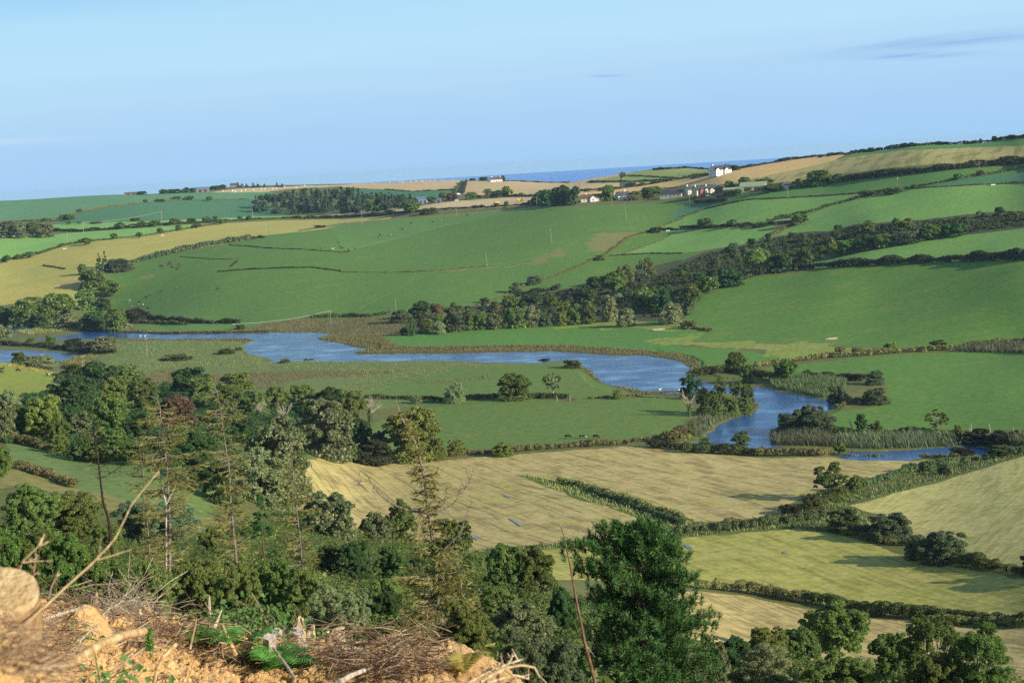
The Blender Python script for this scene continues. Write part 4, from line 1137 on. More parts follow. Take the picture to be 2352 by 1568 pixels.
def scatter(pts, n, rs, rmin=300.0):
 """n random ground points inside an outline given in picture coordinates (even over the ground)"""
 P = ground_poly(pts, rmin)
 P = np.stack([P[:, 1] * np.sin(P[:, 0]), P[:, 1] * np.cos(P[:, 0])], 1)
 lo, hi = P.min(0), P.max(0)
 out = np.zeros((0, 2))
 for _ in range(60):
  q = rs.uniform(lo, hi, (max(2000, n * 2), 2))
  out = np.concatenate([out, q[inside(P, q[:, 0], q[:, 1])]])
  if len(out) >= n:
   break
 out = out[:n]
 return np.concatenate([out, zxy(out[:, 0], out[:, 1])[:, None]], 1)
def area_of(pts, rmin=300.0):
 P = ground_poly(pts, rmin)
 x, y = P[:, 1] * np.sin(P[:, 0]), P[:, 1] * np.cos(P[:, 0])
 return 0.5 * abs(np.dot(x, np.roll(y, 1)) - np.dot(y, np.roll(x, 1)))
def reedbed(pts, h, label, leaf='reed', per=2.2, wid=0.10, name='reeds', rmin=300.0, cap=40000, lean=.18, wind=(-.18, .05), seed=3):
 rs = np.random.default_rng(seed + int(pts[0][0]))
 n = int(min(cap, area_of(pts, rmin) * per))
 P = scatter(pts, n, rs, rmin)
 g = Geo()
 hv = h * (0.75 + 0.5 * vnoise(P[:, 0] / 4, P[:, 1] / 4, 5))
 P = P - np.array([0, 0, .1])
 blades(g, P, hv, wid, rs, lean, wind=wind)
 o = g.obj(name, [LM[leaf]])
 tag(o, label, None, None, 'stuff')
 return o
def thicket(pts, per, rlo, rhi, label, leaf, name='undergrowth', rmin=300.0, cap=900, lv=90, size=None, seed=1, hfac=1.0):
 """ground cover of low rounded shrubs nobody could count"""
 rs = np.random.default_rng(seed)
 n = int(min(cap, area_of(pts, rmin) * per))
 P = scatter(pts, n, rs, rmin)
 R = rs.uniform(rlo, rhi, len(P)) * (0.6 + 0.8 * vnoise(P[:, 0] / 17, P[:, 1] / 17, 8))
 C = P + np.stack([0 * R, 0 * R, R * .35 * hfac], 1)
 rr = float(np.median(np.hypot(P[:, 0], P[:, 1])))
 g = Geo()
 clump_leaves(g, C, R, n * lv, size or max(.13, rr / 1916 * 1.0), rs, squash=.8 * hfac, gap=.25)
 o = g.obj(name, [LM[leaf]])
 tag(o, label, None, None, 'stuff')
 return o
# ------------------------------------------------------------------ trees and bushes, one by one: enlarged-ninth box x0, y0, x1, y1
def T(k, kind, x0, y0, x1, y1, label, group=None, rmin=300.0, r=None, lev=None):
 a, b = OFF[k]
 return tree(kind, a + (x0 + x1) / 6, b + y0 / 3, b + y1 / 3, (x1 - x0) / 3, label, group, r, lev, rmin)
def TT(k, rows, group=None, rmin=300.0):
 for row in rows:
  T(k, *row[:6], group=group, rmin=rmin)
# around the river on the right
TT('F', [
 ('dark', -20, 395, 130, 570, 'dark leaning tree at the left end of the island clump'), ('dark', 95, 480, 195, 680, 'dark slender tree second in the riverside clump'),
 ('green', 185, 500, 275, 700, 'green ivy covered tree in the middle of the riverside clump'), ('opengreen', 215, 430, 305, 590, 'thin airy tree standing in front of the river water'),
 ('opengreen', 325, 445, 420, 600, 'tall airy tree with forked top by the river'), ('green', 400, 462, 500, 620, 'rounded green tree at the tip of the river promontory'),
 ('olive', 290, 555, 400, 690, 'low olive shrub in front of the promontory trees'), ('olive', 380, 560, 490, 680, 'low yellowish shrub on the promontory edge'),
 ('limebush', 35, 720, 90, 810, 'small yellow green bush above the reed bank'), ('brownbush', -60, 740, 40, 850, 'brown bush at the foot of the promontory'),
 ('green', 305, 240, 440, 390, 'round tree beside the fringe hedge across the river'), ('green', 400, 330, 490, 470, 'bushy tree just right of the round tree across the river'),
 ('oak', 637, 300, 805, 465, 'broad dark tree on the far river bank'), ('greybush', 1265, 375, 1388, 480, 'grey round bush at the corner of the lush field'),
 ('greybush', 1235, 490, 1415, 615, 'grey willow mass at the river corner below the round bush'), ('willow', 1090, 520, 1180, 600, 'small pale willow at the river edge'), ('greybush', 1000, 480, 1130, 600, 'grey willow leaning over the far water edge'),
 ('greybush', 660, 640, 850, 810, 'dark grey willow at the left of the big willow heap'), ('greybush', 780, 605, 980, 790, 'tall grey willow at the back of the big willow heap'), ('greybush', 815, 650, 1062, 812, 'largest grey willow in front of the heap by the water'),
 ('limebush', 750, 650, 830, 740, 'light green patch of willow in the heap'), ('ivy', 1190, 670, 1275, 835, 'narrow ivy clad tree behind the reed bed'), ('greenbush', 1280, 722, 1382, 815, 'round green bush behind the reed bed'),
 ('open', 1665, 645, 1840, 825, 'airy ash tree with pale limbs behind the reed bed'), ('lime', 1875, 748, 1930, 875, 'thin yellow green sapling at the end of the reeds'),
 ('green', 345, 798, 468, 915, 'small conical tree on the near river bank'), ('greenbush', 105, 832, 205, 912, 'green bush left of the small conical tree on the bank'), ('limebush', 1020, 862, 1135, 975, 'yellow green bush on the near bank beside the reeds'),
 ('brownbush', 1050, 215, 1125, 268, 'small brown bush on the bank under the mown strip'), ('brownbush', 1150, 222, 1240, 265, 'low brown bush next to the small one on the bank'), ('lime', 1390, 183, 1480, 256, 'small yellow tree on the dry bank at the right'),
 ('darkbush', 1698, 170, 1815, 228, 'dark brown bush on the bank at the far right'),
 ('darkbush', 1840, 905, 2000, 965, 'low dark bush on the near bank at the right'), ('bush', 2090, 900, 2330, 970, 'wide green bush on the near bank at the right edge'), ('darkbush', 1930, 775, 2120, 885, 'dark bramble heap with dead poles by the water'), ('darkbush', 2100, 790, 2352, 885, 'second dark bramble heap at the right edge by the water'),
 ('opengreen', 905, 998, 1165, 1270, 'tall open tree beside the ditch in the stubble'), ('olive', 1140, 1090, 1245, 1215, 'small thin tree right of the tall ditch tree'), ('olive', 1040, 1170, 1110, 1270, 'ivy covered foot of the tall ditch tree'),
 ('bush', 815, 1225, 962, 1345, 'round olive bush below the tall ditch tree'), ('darkbush', 690, 1295, 820, 1375, 'dark low bush casting shadow on the stubble'), ('darkbush', 1762, 1020, 1840, 1102, 'dark small bush on the ditch near the right')])
TT('I', [
 ('bush', 1000, 262, 1230, 418, 'round olive bush at the left of the three big ones'), ('greybush', 1282, 283, 1575, 478, 'grey domed bush in the middle of the stubble boundary'),
 ('greybush', 1530, 432, 1720, 610, 'dark left half of the large double bush'), ('greybush', 1630, 402, 1962, 628, 'largest domed bush on the stubble boundary'), ('darkbush', 2325, 575, 2480, 712, 'dark bush cut by the right edge beside the hedge'),
 ('limebush', 205, 740, 258, 808, 'small yellow bush in the low hedge line')])
TT('E', [
 ('green', 1075, 388, 1312, 585, 'large round tree alone in the cow meadow'), ('open', 1392, 385, 1535, 565, 'sparse slender tree right of the round meadow tree'), ('willow', 710, 460, 858, 605, 'pale grey willow at the left of the meadow trees'),
 ('limebush', 1865, 505, 1942, 578, 'small round yellow green bush near the river'), ('bush', 1530, 295, 1645, 368, 'olive bush at the tip of the meadow by the water'), ('darkbush', 1360, 298, 1440, 325, 'low dark bush on the water edge'),
 ('limebush', 722, 845, 872, 962, 'yellow topped hawthorn left in the hedge bank'), ('limebush', 1040, 858, 1190, 972, 'yellow topped hawthorn right in the hedge bank'), ('brownbush', 2245, 770, 2352, 880, 'brown bramble bush at the end of the hedge bank'),
 ('willow', 470, 550, 560, 610, 'low grey bush at the end of the meadow ditch')])
# left shore
TT('A', [
 ('green', 75, 1150, 330, 1365, 'big tree at the far left above the weir'), ('green', 290, 1118, 515, 1345, 'tallest round tree above the weir'), ('dark', -60, 1210, 90, 1370, 'dark tree at the left edge above the pool'), ('ivy', 235, 1265, 345, 1365, 'ivy bush under the big weir trees'),
 ('willow', 385, 1262, 565, 1380, 'pale grey willow on the spit by the weir'), ('green', 528, 1098, 668, 1250, 'green tree between the yellow field and the weir'), ('dark', 650, 1165, 765, 1250, 'dark bush at the field corner'),
 ('oak', 690, 1042, 845, 1165, 'olive tree at the top of the weir wood'), ('green', 548, 960, 722, 1110, 'green tree in the corner hedge of the yellow field'), ('green', 540, 928, 600, 1010, 'small tree at the end of the corner hedge'),
 ('spire', 660, 858, 708, 968, 'left of two dark narrow cypresses'), ('spire', 702, 850, 750, 965, 'right of two dark narrow cypresses'), ('greybush', 735, 890, 912, 985, 'grey round bush beside the two cypresses'), ('dark', 600, 980, 720, 1090, 'dark tree shading the soil patch'),
 ('dark', 560, 1250, 740, 1400, 'dark shaded trees beside the weir channel'), ('green', 735, 1218, 872, 1400, 'leafy tree right of the weir channel'), ('willow', 728, 1295, 900, 1395, 'low grey willow on the bank right of the weir'), ('darkbush', 850, 1228, 1000, 1340, 'dark round tree at the start of the shore hedge'),
 ('willow', -40, 1348, 95, 1445, 'bright pale willow at the left edge of the river'), ('bush', 1620, 1350, 1690, 1384, 'lone round bush on the far river bank')], rmin=900)
TT('D', [
 ('greenbush', 175, 148, 245, 205, 'small bright bush on the near shore at the left'), ('greenbush', 312, 133, 388, 200, 'second small bush on the near shore'), ('darkbush', 430, 158, 585, 235, 'dark round thicket before the marsh pond'), ('willow', 635, 148, 812, 258, 'big silvery willow on the marsh'),
 ('darkbush', 560, 175, 690, 250, 'dark bush between the thicket and the silvery willow'), ('bush', 85, 245, 180, 335, 'upright bush beside the marsh pond'), ('willow', 140, 280, 300, 355, 'grey willow spread in front of the marsh pond'), ('willow', 260, 275, 395, 352, 'second grey willow in front of the marsh pond'),
 ('bush', 1115, 270, 1320, 310, 'long low bush on the marsh meadow'), ('bush', 1500, 225, 1620, 268, 'low bush near the bay of the river'), ('bush', 1620, 218, 1670, 245, 'small bush at the bay edge'), ('bush', 1930, 300, 2000, 330, 'low bush at the river edge on the marsh'), ('bush', 2090, 298, 2160, 320, 'second low bush at the river edge on the marsh')], rmin=700)
# wood on the left, seen over the tops
TT('D', [
 ('dark', 555, 305, 810, 500, 'dark olive tree at the back of the left wood'), ('bush', 420, 325, 590, 430, 'dark scrub tree at the back left of the wood'), ('dark', 355, 380, 665, 660, 'big dark round tree at the edge of the cattle pasture'), ('lime', 700, 415, 925, 640, 'yellow green tree with bare grey limb'),
 ('green', 880, 415, 1105, 680, 'mid green tree left of the copper beech'), ('green', 630, 525, 890, 850, 'full green tree in the heart of the left wood'), ('beech', 1085, 535, 1355, 830, 'copper brown beech in the middle of the left wood'), ('olive', 700, 330, 990, 480, 'olive scrub behind the yellow green tree'),
 ('dark', 1180, 340, 1450, 560, 'dark olive tree behind the copper beech'), ('olive', 1280, 410, 1490, 590, 'olive tree just right behind the copper beech'), ('limebush', 1515, 388, 1745, 510, 'round yellowish bush on the marsh edge'), ('green', 1475, 485, 1705, 680, 'deep green tree below the yellowish bush'),
 ('olive', 1690, 515, 1860, 690, 'olive tree in front of the sedge'), ('olive', 1820, 470, 2010, 680, 'thin olive tree right in front of the sedge'), ('olive', 1990, 455, 2190, 650, 'pale olive tree above the pale sycamore'), ('dark', 2120, 485, 2400, 720, 'dark tree behind the big pale sycamore'),
 ('pale', 2075, 555, 2460, 985, 'big cream flecked sycamore at the stubble corner'), ('pale', 1725, 695, 2150, 1230, 'second cream flecked sycamore lower down the slope'), ('willow', 1620, 865, 2060, 1330, 'soft grey green willow in front of the second sycamore'), ('dark', 1590, 675, 1770, 880, 'dark tree between the dead spruces'),
 ('pale', 1520, 585, 1650, 760, 'small grey cream tree behind the second dead spruce'), ('dark', 1230, 785, 1510, 1060, 'dark yew in the shade below the copper beech'), ('dark', 1010, 790, 1260, 1030, 'dark tree behind the leaning dead spruce'),
 ('pale', -90, 550, 125, 870, 'cream flecked sycamore at the left edge'), ('willow', -30, 480, 140, 720, 'grey green tree behind the left sycamore'), ('green', 80, 590, 215, 860, 'bright green tree beside the left sycamore'), ('lime', 175, 535, 440, 880, 'yellow flecked tree in the left wood'),
 ('pale', 465, 655, 650, 880, 'small pale sycamore in the left wood'), ('green', 690, 765, 890, 1000, 'bright leafy tree at the lower edge of the left wood'), ('oak', 330, 700, 500, 900, 'dark oak behind the lower edge trees'), ('olive', 335, 805, 480, 960, 'olive round bush at the lower edge of the left wood'),
 ('spire', 445, 830, 550, 1000, 'dark pointed bush at the lower wood edge'), ('ivy', 540, 825, 650, 1005, 'ivy hung tree at the lower wood edge'), ('ivy', 640, 880, 760, 1015, 'low ivy bush next to the ivy hung tree'), ('ivy', 840, 860, 960, 1030, 'dark green bush under the leaning spruce'),
 ('dark', 420, 590, 560, 760, 'dark tree in the shadow of the left wood'), ('dark', 860, 640, 1080, 900, 'dark tree below the mid green one'), ('green', 1310, 545, 1420, 660, 'small green tree right of the copper beech'), ('dark', 1400, 620, 1600, 800, 'dark crown behind the second dead spruce'),
 ('dark', 1270, 900, 1480, 1190, 'dark shaded tree between the first and second dead spruce'), ('dark', 1400, 980, 1640, 1300, 'dark shaded tree under the second dead spruce'), ('oak', -90, 860, 80, 1180, 'russet oak at the left edge of the sloping meadow')], rmin=60)  # two dark trees before the oak are added for shadow on the grass
TT('E', [
 ('olive', -30, 480, 190, 800, 'tall olive poplar above the hedge with dead twigs'), ('darkbush', 65, 850, 355, 1020, 'dark grey bush at the corner of the stubble field'), ('lime', 300, 625, 690, 1000, 'large yellow green tree right of the dead spruce line'), ('limebush', 590, 830, 725, 985, 'bright green bush right of the large yellow green tree'),
 ('dark', 60, 700, 230, 960, 'dark tree between poplar and yellow green tree'), ('dark', 200, 780, 340, 980, 'dark shrub under the yellow green tree')], rmin=60)
# the wood below the viewer
TT('G', [
 ('olive', 50, 55, 420, 520, 'large olive ash at the left under the sloping meadow'), ('olive', 330, 110, 720, 520, 'brownish olive tree right of the large olive ash'), ('oak', -120, 370, 180, 900, 'dark glossy oak at the left edge'), ('oak', 120, 400, 420, 900, 'dark glossy oak beside the edge oak'),
 ('oak', 330, 430, 650, 960, 'dark glossy oak third from the left edge'), ('green', 520, 560, 900, 1060, 'dark green tree behind the bare black trunk'), ('bluepine', 790, 180, 1120, 520, 'blue green pine behind the leaning dead spruce'), ('bluepine', 1020, 195, 1390, 560, 'second blue green pine with rounded top'),
 ('youngpine', 1690, 180, 1960, 700, 'young green pine between the dead spruces'), ('pale', 2090, 135, 2460, 520, 'dark sycamore with pale leaf edges by the stubble'), ('olive', 1180, 560, 1560, 1080, 'olive brown scrub tree right of the leaning spruce'),
 ('olive', 900, 600, 1240, 1100, 'olive scrub tree at the foot of the leaning spruce'), ('olive', 1500, 600, 1820, 1130, 'olive scrub tree at the foot of the second spruce'), ('green', 1780, 560, 2080, 1100, 'green scrub tree between second and third spruce'),
 ('olive', 1960, 640, 2260, 1140, 'greyish scrub tree behind the broken stumps'), ('willow', 2120, 770, 2440, 1180, 'soft grey willow above the broken stumps'), ('olive', 640, 330, 860, 640, 'olive bush behind the black trunk'), ('ivy', 2160, 500, 2400, 760, 'dark green bush under the pale edged sycamore'),
 ('olive', 1380, 380, 1560, 640, 'pale olive bush right of the rounded pine'), ('greenbush', 1560, 880, 1900, 1180, 'low leafy bush behind the split trunk')], rmin=60)
TT('H', [
 ('pale', 130, 280, 350, 530, 'round pale flecked tree at the near stubble edge'), ('green', 300, 185, 520, 520, 'tall green tree at the near stubble edge'), ('green', 650, 310, 910, 660, 'bright green tree right of the ivy clad spruce'), ('opengreen', 985, 472, 1300, 960, 'tall light green tree left of the big pine'),
 ('green', 1180, 500, 1510, 980, 'leafy green tree next to the big pine'), ('dark', -30, 470, 240, 800, 'dark green thicket tree at the left of the spruce'), ('ivy', 240, 500, 470, 800, 'dark ivy bush under the tall green tree'), ('gorse', 420, 590, 600, 760, 'small grey blue shrub behind the spruce'),
 ('olive', 180, 690, 520, 1140, 'olive thicket tree left of the ivy clad spruce'), ('willow', -30, 830, 250, 1230, 'soft grey willow behind the fallen trunks'), ('dark', 200, 800, 460, 1150, 'dark tree in the gap by the spruce'), ('dark', 740, 770, 940, 1000, 'dark leafy bush right of the spruce trunk'),
 ('olive', 930, 780, 1240, 1130, 'olive tree below the light green tree'), ('pale', 1000, 900, 1490, 1330, 'cream flecked whitebeam left of the big pine'), ('dark', 1420, 760, 1640, 1300, 'dark tree in the shade of the big pine'), ('olive', 640, 880, 1060, 1400, 'brown olive thicket at the foot of the spruce'),
 ('greybush', 1050, 1100, 1420, 1640, 'grey leaved bush at the lower centre'), ('greybush', 1330, 1130, 1720, 1680, 'grey leaved bush left of the bare pole'), ('olive', 380, 1050, 720, 1500, 'dull olive thicket beside the debris'), ('brownbush', 780, 900, 1060, 1240, 'pale twiggy bush right of the spruce'),
 ('greenbush', 60, 1050, 420, 1330, 'low leafy bush behind the debris heap'), ('olive', 820, 560, 1000, 760, 'olive bush at the stubble corner')], rmin=60)
TT('I', [
 ('dark', 205, 1115, 500, 1440, 'dark green tree at the right of the big pine'), ('lime', 430, 1060, 760, 1400, 'yellow green tree in front of the dry stubble'), ('green', 670, 1058, 960, 1430, 'green tree left of the spreading oak'), ('willow', 320, 1180, 800, 1640, 'large grey green willow at the lower right'),
 ('pale', 90, 1110, 340, 1600, 'pale flowered climber beside the big pine'), ('oak', 795, 908, 1285, 1360, 'spreading oak with layered crown'), ('olive', 850, 1240, 1360, 1700, 'dull olive tree below the spreading oak'), ('green', 1290, 1080, 1650, 1560, 'leafy tree between the oak and the ash'),
 ('ash', 1500, 985, 1960, 1620, 'tall feathery ash with bare pale limbs'), ('ash', 1800, 1050, 2300, 1700, 'wide feathery ash at the lower right corner'), ('green', 1560, 1240, 1900, 1700, 'lower leafy tree in front of the ash')], rmin=60)
# the wooded gully
GW = 'trees of the wooded gully'
TT('B', [
 ('greybush', 340, 1252, 478, 1338, 'grey rounded bush at the foot of the hill pasture'), ('dark', 478, 1183, 620, 1305, 'dark tree first at the left end of the gully wood'), ('greybush', 520, 1195, 620, 1305, 'grey willow in front of the dark end tree'), ('brownbush', 600, 1195, 705, 1295, 'brown bush right of the grey willow'),
 ('bush', 705, 1212, 835, 1285, 'low bush on the upper edge of the gully wood'), ('ivy', 470, 1288, 512, 1430, 'slender ivy column at the marsh edge'), ('dark', 408, 1360, 482, 1425, 'small dark bush at the marsh edge'), ('green', 530, 1300, 655, 1410, 'green tree at the front of the gully wood by the marsh'),
 ('willow', 628, 1315, 722, 1420, 'pale willow at the front of the gully wood'), ('greybush', 708, 1250, 862, 1400, 'rounded grey tree at the front of the gully wood'), ('green', 850, 1228, 930, 1392, 'upright green tree beside the rounded grey tree'), ('green', 925, 1250, 1015, 1388, 'second upright green tree in the front row'),
 ('pale', 1010, 1270, 1110, 1385, 'pale topped tree in the front row of the gully'), ('ivy', 1100, 1225, 1160, 1380, 'narrow ivy tree in the front row'), ('green', 1150, 1218, 1268, 1378, 'broad green tree in the front row of the gully'), ('willow', 1260, 1222, 1385, 1368, 'grey green tree right of the broad one'),
 ('lime', 1300, 1280, 1382, 1366, 'bright yellow green shrub in the front row'), ('greybush', 1370, 1255, 1462, 1366, 'grey shrub right of the bright shrub'), ('lime', 1490, 1262, 1555, 1362, 'small light tree standing out on the pasture edge'), ('green', 1560, 1195, 1668, 1352, 'green tree above the small light tree'),
 ('green', 1648, 1172, 1768, 1345, 'tall ivy green tree in the gully front'), ('willow', 1802, 1150, 1905, 1330, 'grey green tree above the pasture willow'), ('willow', 1898, 1230, 2028, 1365, 'pale willow standing out on the mown corner'), ('oak', 1110, 1148, 1225, 1245, 'olive tree on the upper edge of the gully'),
 ('oak', 1388, 1138, 1495, 1240, 'dark round tree on the gully bank'), ('dark', 1605, 1078, 1755, 1205, 'dark tree with pale trunk on the gully bank'), ('oak', 1778, 985, 1965, 1145, 'large olive tree on the upper gully bank'), ('olive', 1895, 928, 2015, 1075, 'olive tree at the top of the gully bank'),
 ('open', 2040, 885, 2165, 1035, 'sparse tree with bare white trunk on the gully bank'), ('green', 1995, 1080, 2175, 1265, 'green tree in the middle of the gully'), ('dark', 2155, 1088, 2285, 1265, 'dark tree in the middle of the gully'), ('willow', 2190, 1190, 2352, 1345, 'pale willow low in the gully'),
 ('dark', 1700, 1000, 1830, 1120, 'dark tree behind the olive trees of the gully'), ('green', 1480, 1180, 1590, 1280, 'green tree behind the front row'), ('dark', 1240, 1130, 1390, 1220, 'dark tree behind the front row of the gully'), ('brownbush', 1030, 1200, 1110, 1270, 'brownish bush between gully trees'),
 ('greybush', 1155, 1062, 1240, 1135, 'left of two round bushes in the hill ditch'), ('greybush', 1280, 1008, 1378, 1075, 'right and larger of two round bushes in the hill ditch'), ('bush', 1745, 870, 1812, 910, 'round bush in the upper hill ditch'), ('darkbush', 2120, 680, 2195, 720, 'dark bush at the head of the hill ditch'), ('darkbush', 950, 1165, 1020, 1205, 'small dark bush low in the hill ditch')], group=GW)
TT('C', [
 ('green', 0, 1060, 120, 1190, 'green tree at the right end of the gully front'), ('oak', 100, 1010, 260, 1140, 'olive tree over the gully fence'), ('dark', 240, 960, 420, 1090, 'dark tree over the corner of the steep pasture'), ('olive', 430, 810, 620, 1000, 'olive tree with bare limbs in the gully'), ('dark', 600, 850, 760, 990, 'dark tree right of the limbed olive tree'),
 ('ivy', 790, 810, 900, 930, 'dark green tree at the lower gully edge'), ('lime', 1000, 740, 1065, 860, 'light green tree on the gully side'), ('oak', 1060, 760, 1210, 870, 'olive tree group on the gully side'), ('dark', 1210, 730, 1330, 840, 'dark green tree on the gully side'), ('green', 1330, 720, 1460, 820, 'green tree at the lower gully edge'),
 ('greybush', 1490, 670, 1660, 790, 'large grey tree at the lower gully edge'), ('oak', 1650, 665, 1800, 770, 'olive tree right of the large grey one'), ('dark', 1800, 640, 1950, 745, 'dark tree near the right of the gully'), ('oak', 1230, 640, 1330, 730, 'dark tree on the upper gully edge'), ('olive', 1480, 615, 1600, 700, 'thin tree on the upper gully skyline'),
 ('limebush', 1020, 828, 1120, 880, 'yellow green bush at the lower gully fence'), ('brownbush', 0, 1318, 100, 1380, 'brown bush at the lower corner of the steep pasture')], group=GW)
rs_ = np.random.default_rng(44)
gully = Z('C', (640, 760), (860, 730), (1000, 725), (1200, 675), (1700, 640), (2100, 600), (2450, 580), (2450, 660), (1950, 720), (1500, 790), (1200, 838), (1000, 888), (750, 942), (500, 1000), (300, 1068), (150, 1118), (30, 1250), (-100, 1270), (-300, 1180), (-200, 1050), (0, 950), (180, 870), (420, 820))
lower = Z('B', (480, 1250), (900, 1240), (1200, 1190), (1500, 1130), (1700, 1090), (1900, 1020), (2150, 1000), (2352, 1100), (2352, 1310), (2100, 1300), (1600, 1330), (1100, 1370), (560, 1395))
LBL = {'green': 'green scrub tree among the dense gully wood', 'dark': 'dark scrub tree among the dense gully wood', 'oak': 'olive green scrub tree among the dense gully wood', 'greybush': 'grey leaved willow among the dense gully wood', 'willow': 'pale willow scrub among the dense gully wood', 'gorse': 'dark gorse bush on the gully side', 'bush': 'low dull bush on the gully side'}
for P, kinds in ((scatter(lower, 70, rs_), ('green', 'dark', 'oak', 'greybush', 'willow', 'dark')), (scatter(gully, 95, rs_), ('dark', 'oak', 'gorse', 'bush', 'gorse', 'greybush'))):
 for i, p in enumerate(P):
  k = kinds[i % len(kinds)]
  h = rs_.uniform(3.5, 8.5) if k not in ('gorse', 'bush') else rs_.uniform(1.8, 3.6)
  plant(k, p[0], p[1], p[2], h * rs_.uniform(.36, .55) if k not in ('gorse', 'bush') else h * .8, h, LBL[k], {'gorse': 'gorse bushes on the gully side', 'bush': 'low bushes on the gully side'}.get(k, k + ' scrub trees in the gully wood'), lev='F')
# far plantation and clumps of conifers
PL = 'conifers of the far plantation'
rs_ = np.random.default_rng(5)
for i in range(58):
 t = (i + rs_.uniform(.1, .9)) / 58
 x = 1745 + t * 1080
 vt = np.interp(x, [1730, 1850, 1960, 2100, 2352, 2450, 2500, 2600, 2830], [478, 455, 430, 415, 404, 400, 425, 445, 430]) + rs_.uniform(-8, 26)
 vb = np.interp(x, [1730, 1900, 2352, 2500, 2830], [575, 592, 598, 585, 555]) - rs_.uniform(0, 62)
 edge = x < 1960 and rs_.uniform() < .8
 T('A', 'pinefar' if edge or i % 6 == 0 else 'conifer', x - rs_.uniform(22, 36), vt, x + rs_.uniform(22, 36), max(vb, vt + 60), 'dark pine with bare stem in the far plantation' if edge or i % 6 == 0 else 'dark conifer packed in the far plantation', PL if not (edge or i % 6 == 0) else 'bare stemmed pines of the far plantation')
TT('B', [('green', 170, 485, 238, 570, 'round green tree at the right end of the plantation'), ('oak', 415, 490, 552, 592, 'broad dark tree alone before the grain field'), ('bush', 545, 540, 665, 592, 'wide bush right of the broad dark tree'), ('bush', 290, 558, 380, 595, 'low round bush below the plantation'),
         ('green', 668, 438, 730, 498, 'green tree behind the farm shed'), ('beech', 720, 445, 800, 502, 'dark reddish tree at the foot of the lane'), ('green', 855, 435, 935, 495, 'round tree right of the lane foot'), ('open', 970, 415, 1050, 480, 'wind bent tree along the lane field'), ('dark', 1030, 425, 1125, 480, 'dark hedge tree along the lane field'),
         ('green', 1108, 392, 1165, 475, 'tall green tree before the wide grain field'), ('open', 1160, 420, 1190, 474, 'bare pale sapling by the tall green tree'), ('oak', 1217, 445, 1262, 470, 'small round bush in the wide grain field'), ('oak', 1282, 493, 1337, 538, 'dark round bush before the pine clump'),
         ('green', 1117, 500, 1157, 548, 'green round bush by the lower grain field'), ('bush', 1048, 508, 1090, 545, 'small bush beside the machine'), ('green', 1800, 380, 1885, 500, 'tall tree between the bungalows'), ('oak', 590, 465, 660, 520, 'round tree beside the blue grey shed'),
         ('green', 2065, 395, 2215, 475, 'spreading tree behind the hamlet'), ('willow', 1975, 425, 2075, 495, 'grey tree in the hamlet garden'), ('limebush', 2068, 440, 2150, 480, 'bright lime bush in the hamlet garden'), ('open', 1915, 298, 1968, 365, 'wind bent pine on the headland'),
         ('dark', 950, 332, 1015, 362, 'tree left of the cottage on the skyline'), ('dark', 1070, 325, 1135, 366, 'tree right of the cottage on the skyline'), ('dark', 880, 345, 925, 362, 'low bush on the skyline by the cottage'), ('bush', 1675, 412, 1712, 438, 'round bush in the golden field edge'),
         ('bush', 1770, 402, 1830, 432, 'bush beside the golden field'), ('dark', 1960, 375, 2030, 400, 'low trees by the far house'), ('bush', 2055, 372, 2095, 392, 'small bush on the headland hedge'), ('bush', 2130, 364, 2165, 384, 'small round bush right on the headland hedge'), ('bush', 90, 556, 125, 585, 'small bush under the plantation'),
         ('oak', 205, 568, 245, 600, 'small dark bush left under the plantation'), ('bush', 245, 575, 285, 602, 'second small dark bush under the plantation')])
for i, (x0, y0, x1) in enumerate([(1320, 425, 1420), (1370, 402, 1470), (1440, 395, 1540), (1490, 385, 1590), (1545, 398, 1620), (1590, 405, 1650), (1340, 440, 1440), (1420, 430, 1500), (1500, 420, 1590), (1560, 430, 1640), (1600, 392, 1640)]):
 T('B', 'pinefar' if i in (5, 9, 10) else 'dark', x0, y0, x1, 528 + (i % 3) * 3 - 8 * (i > 5), 'dark pine in the dense clump before the hamlet' if i in (5, 9, 10) else 'dark leafy tree in the dense clump before the hamlet', 'pines of the clump before the hamlet' if i in (5, 9, 10) else 'leafy trees of the clump before the hamlet')
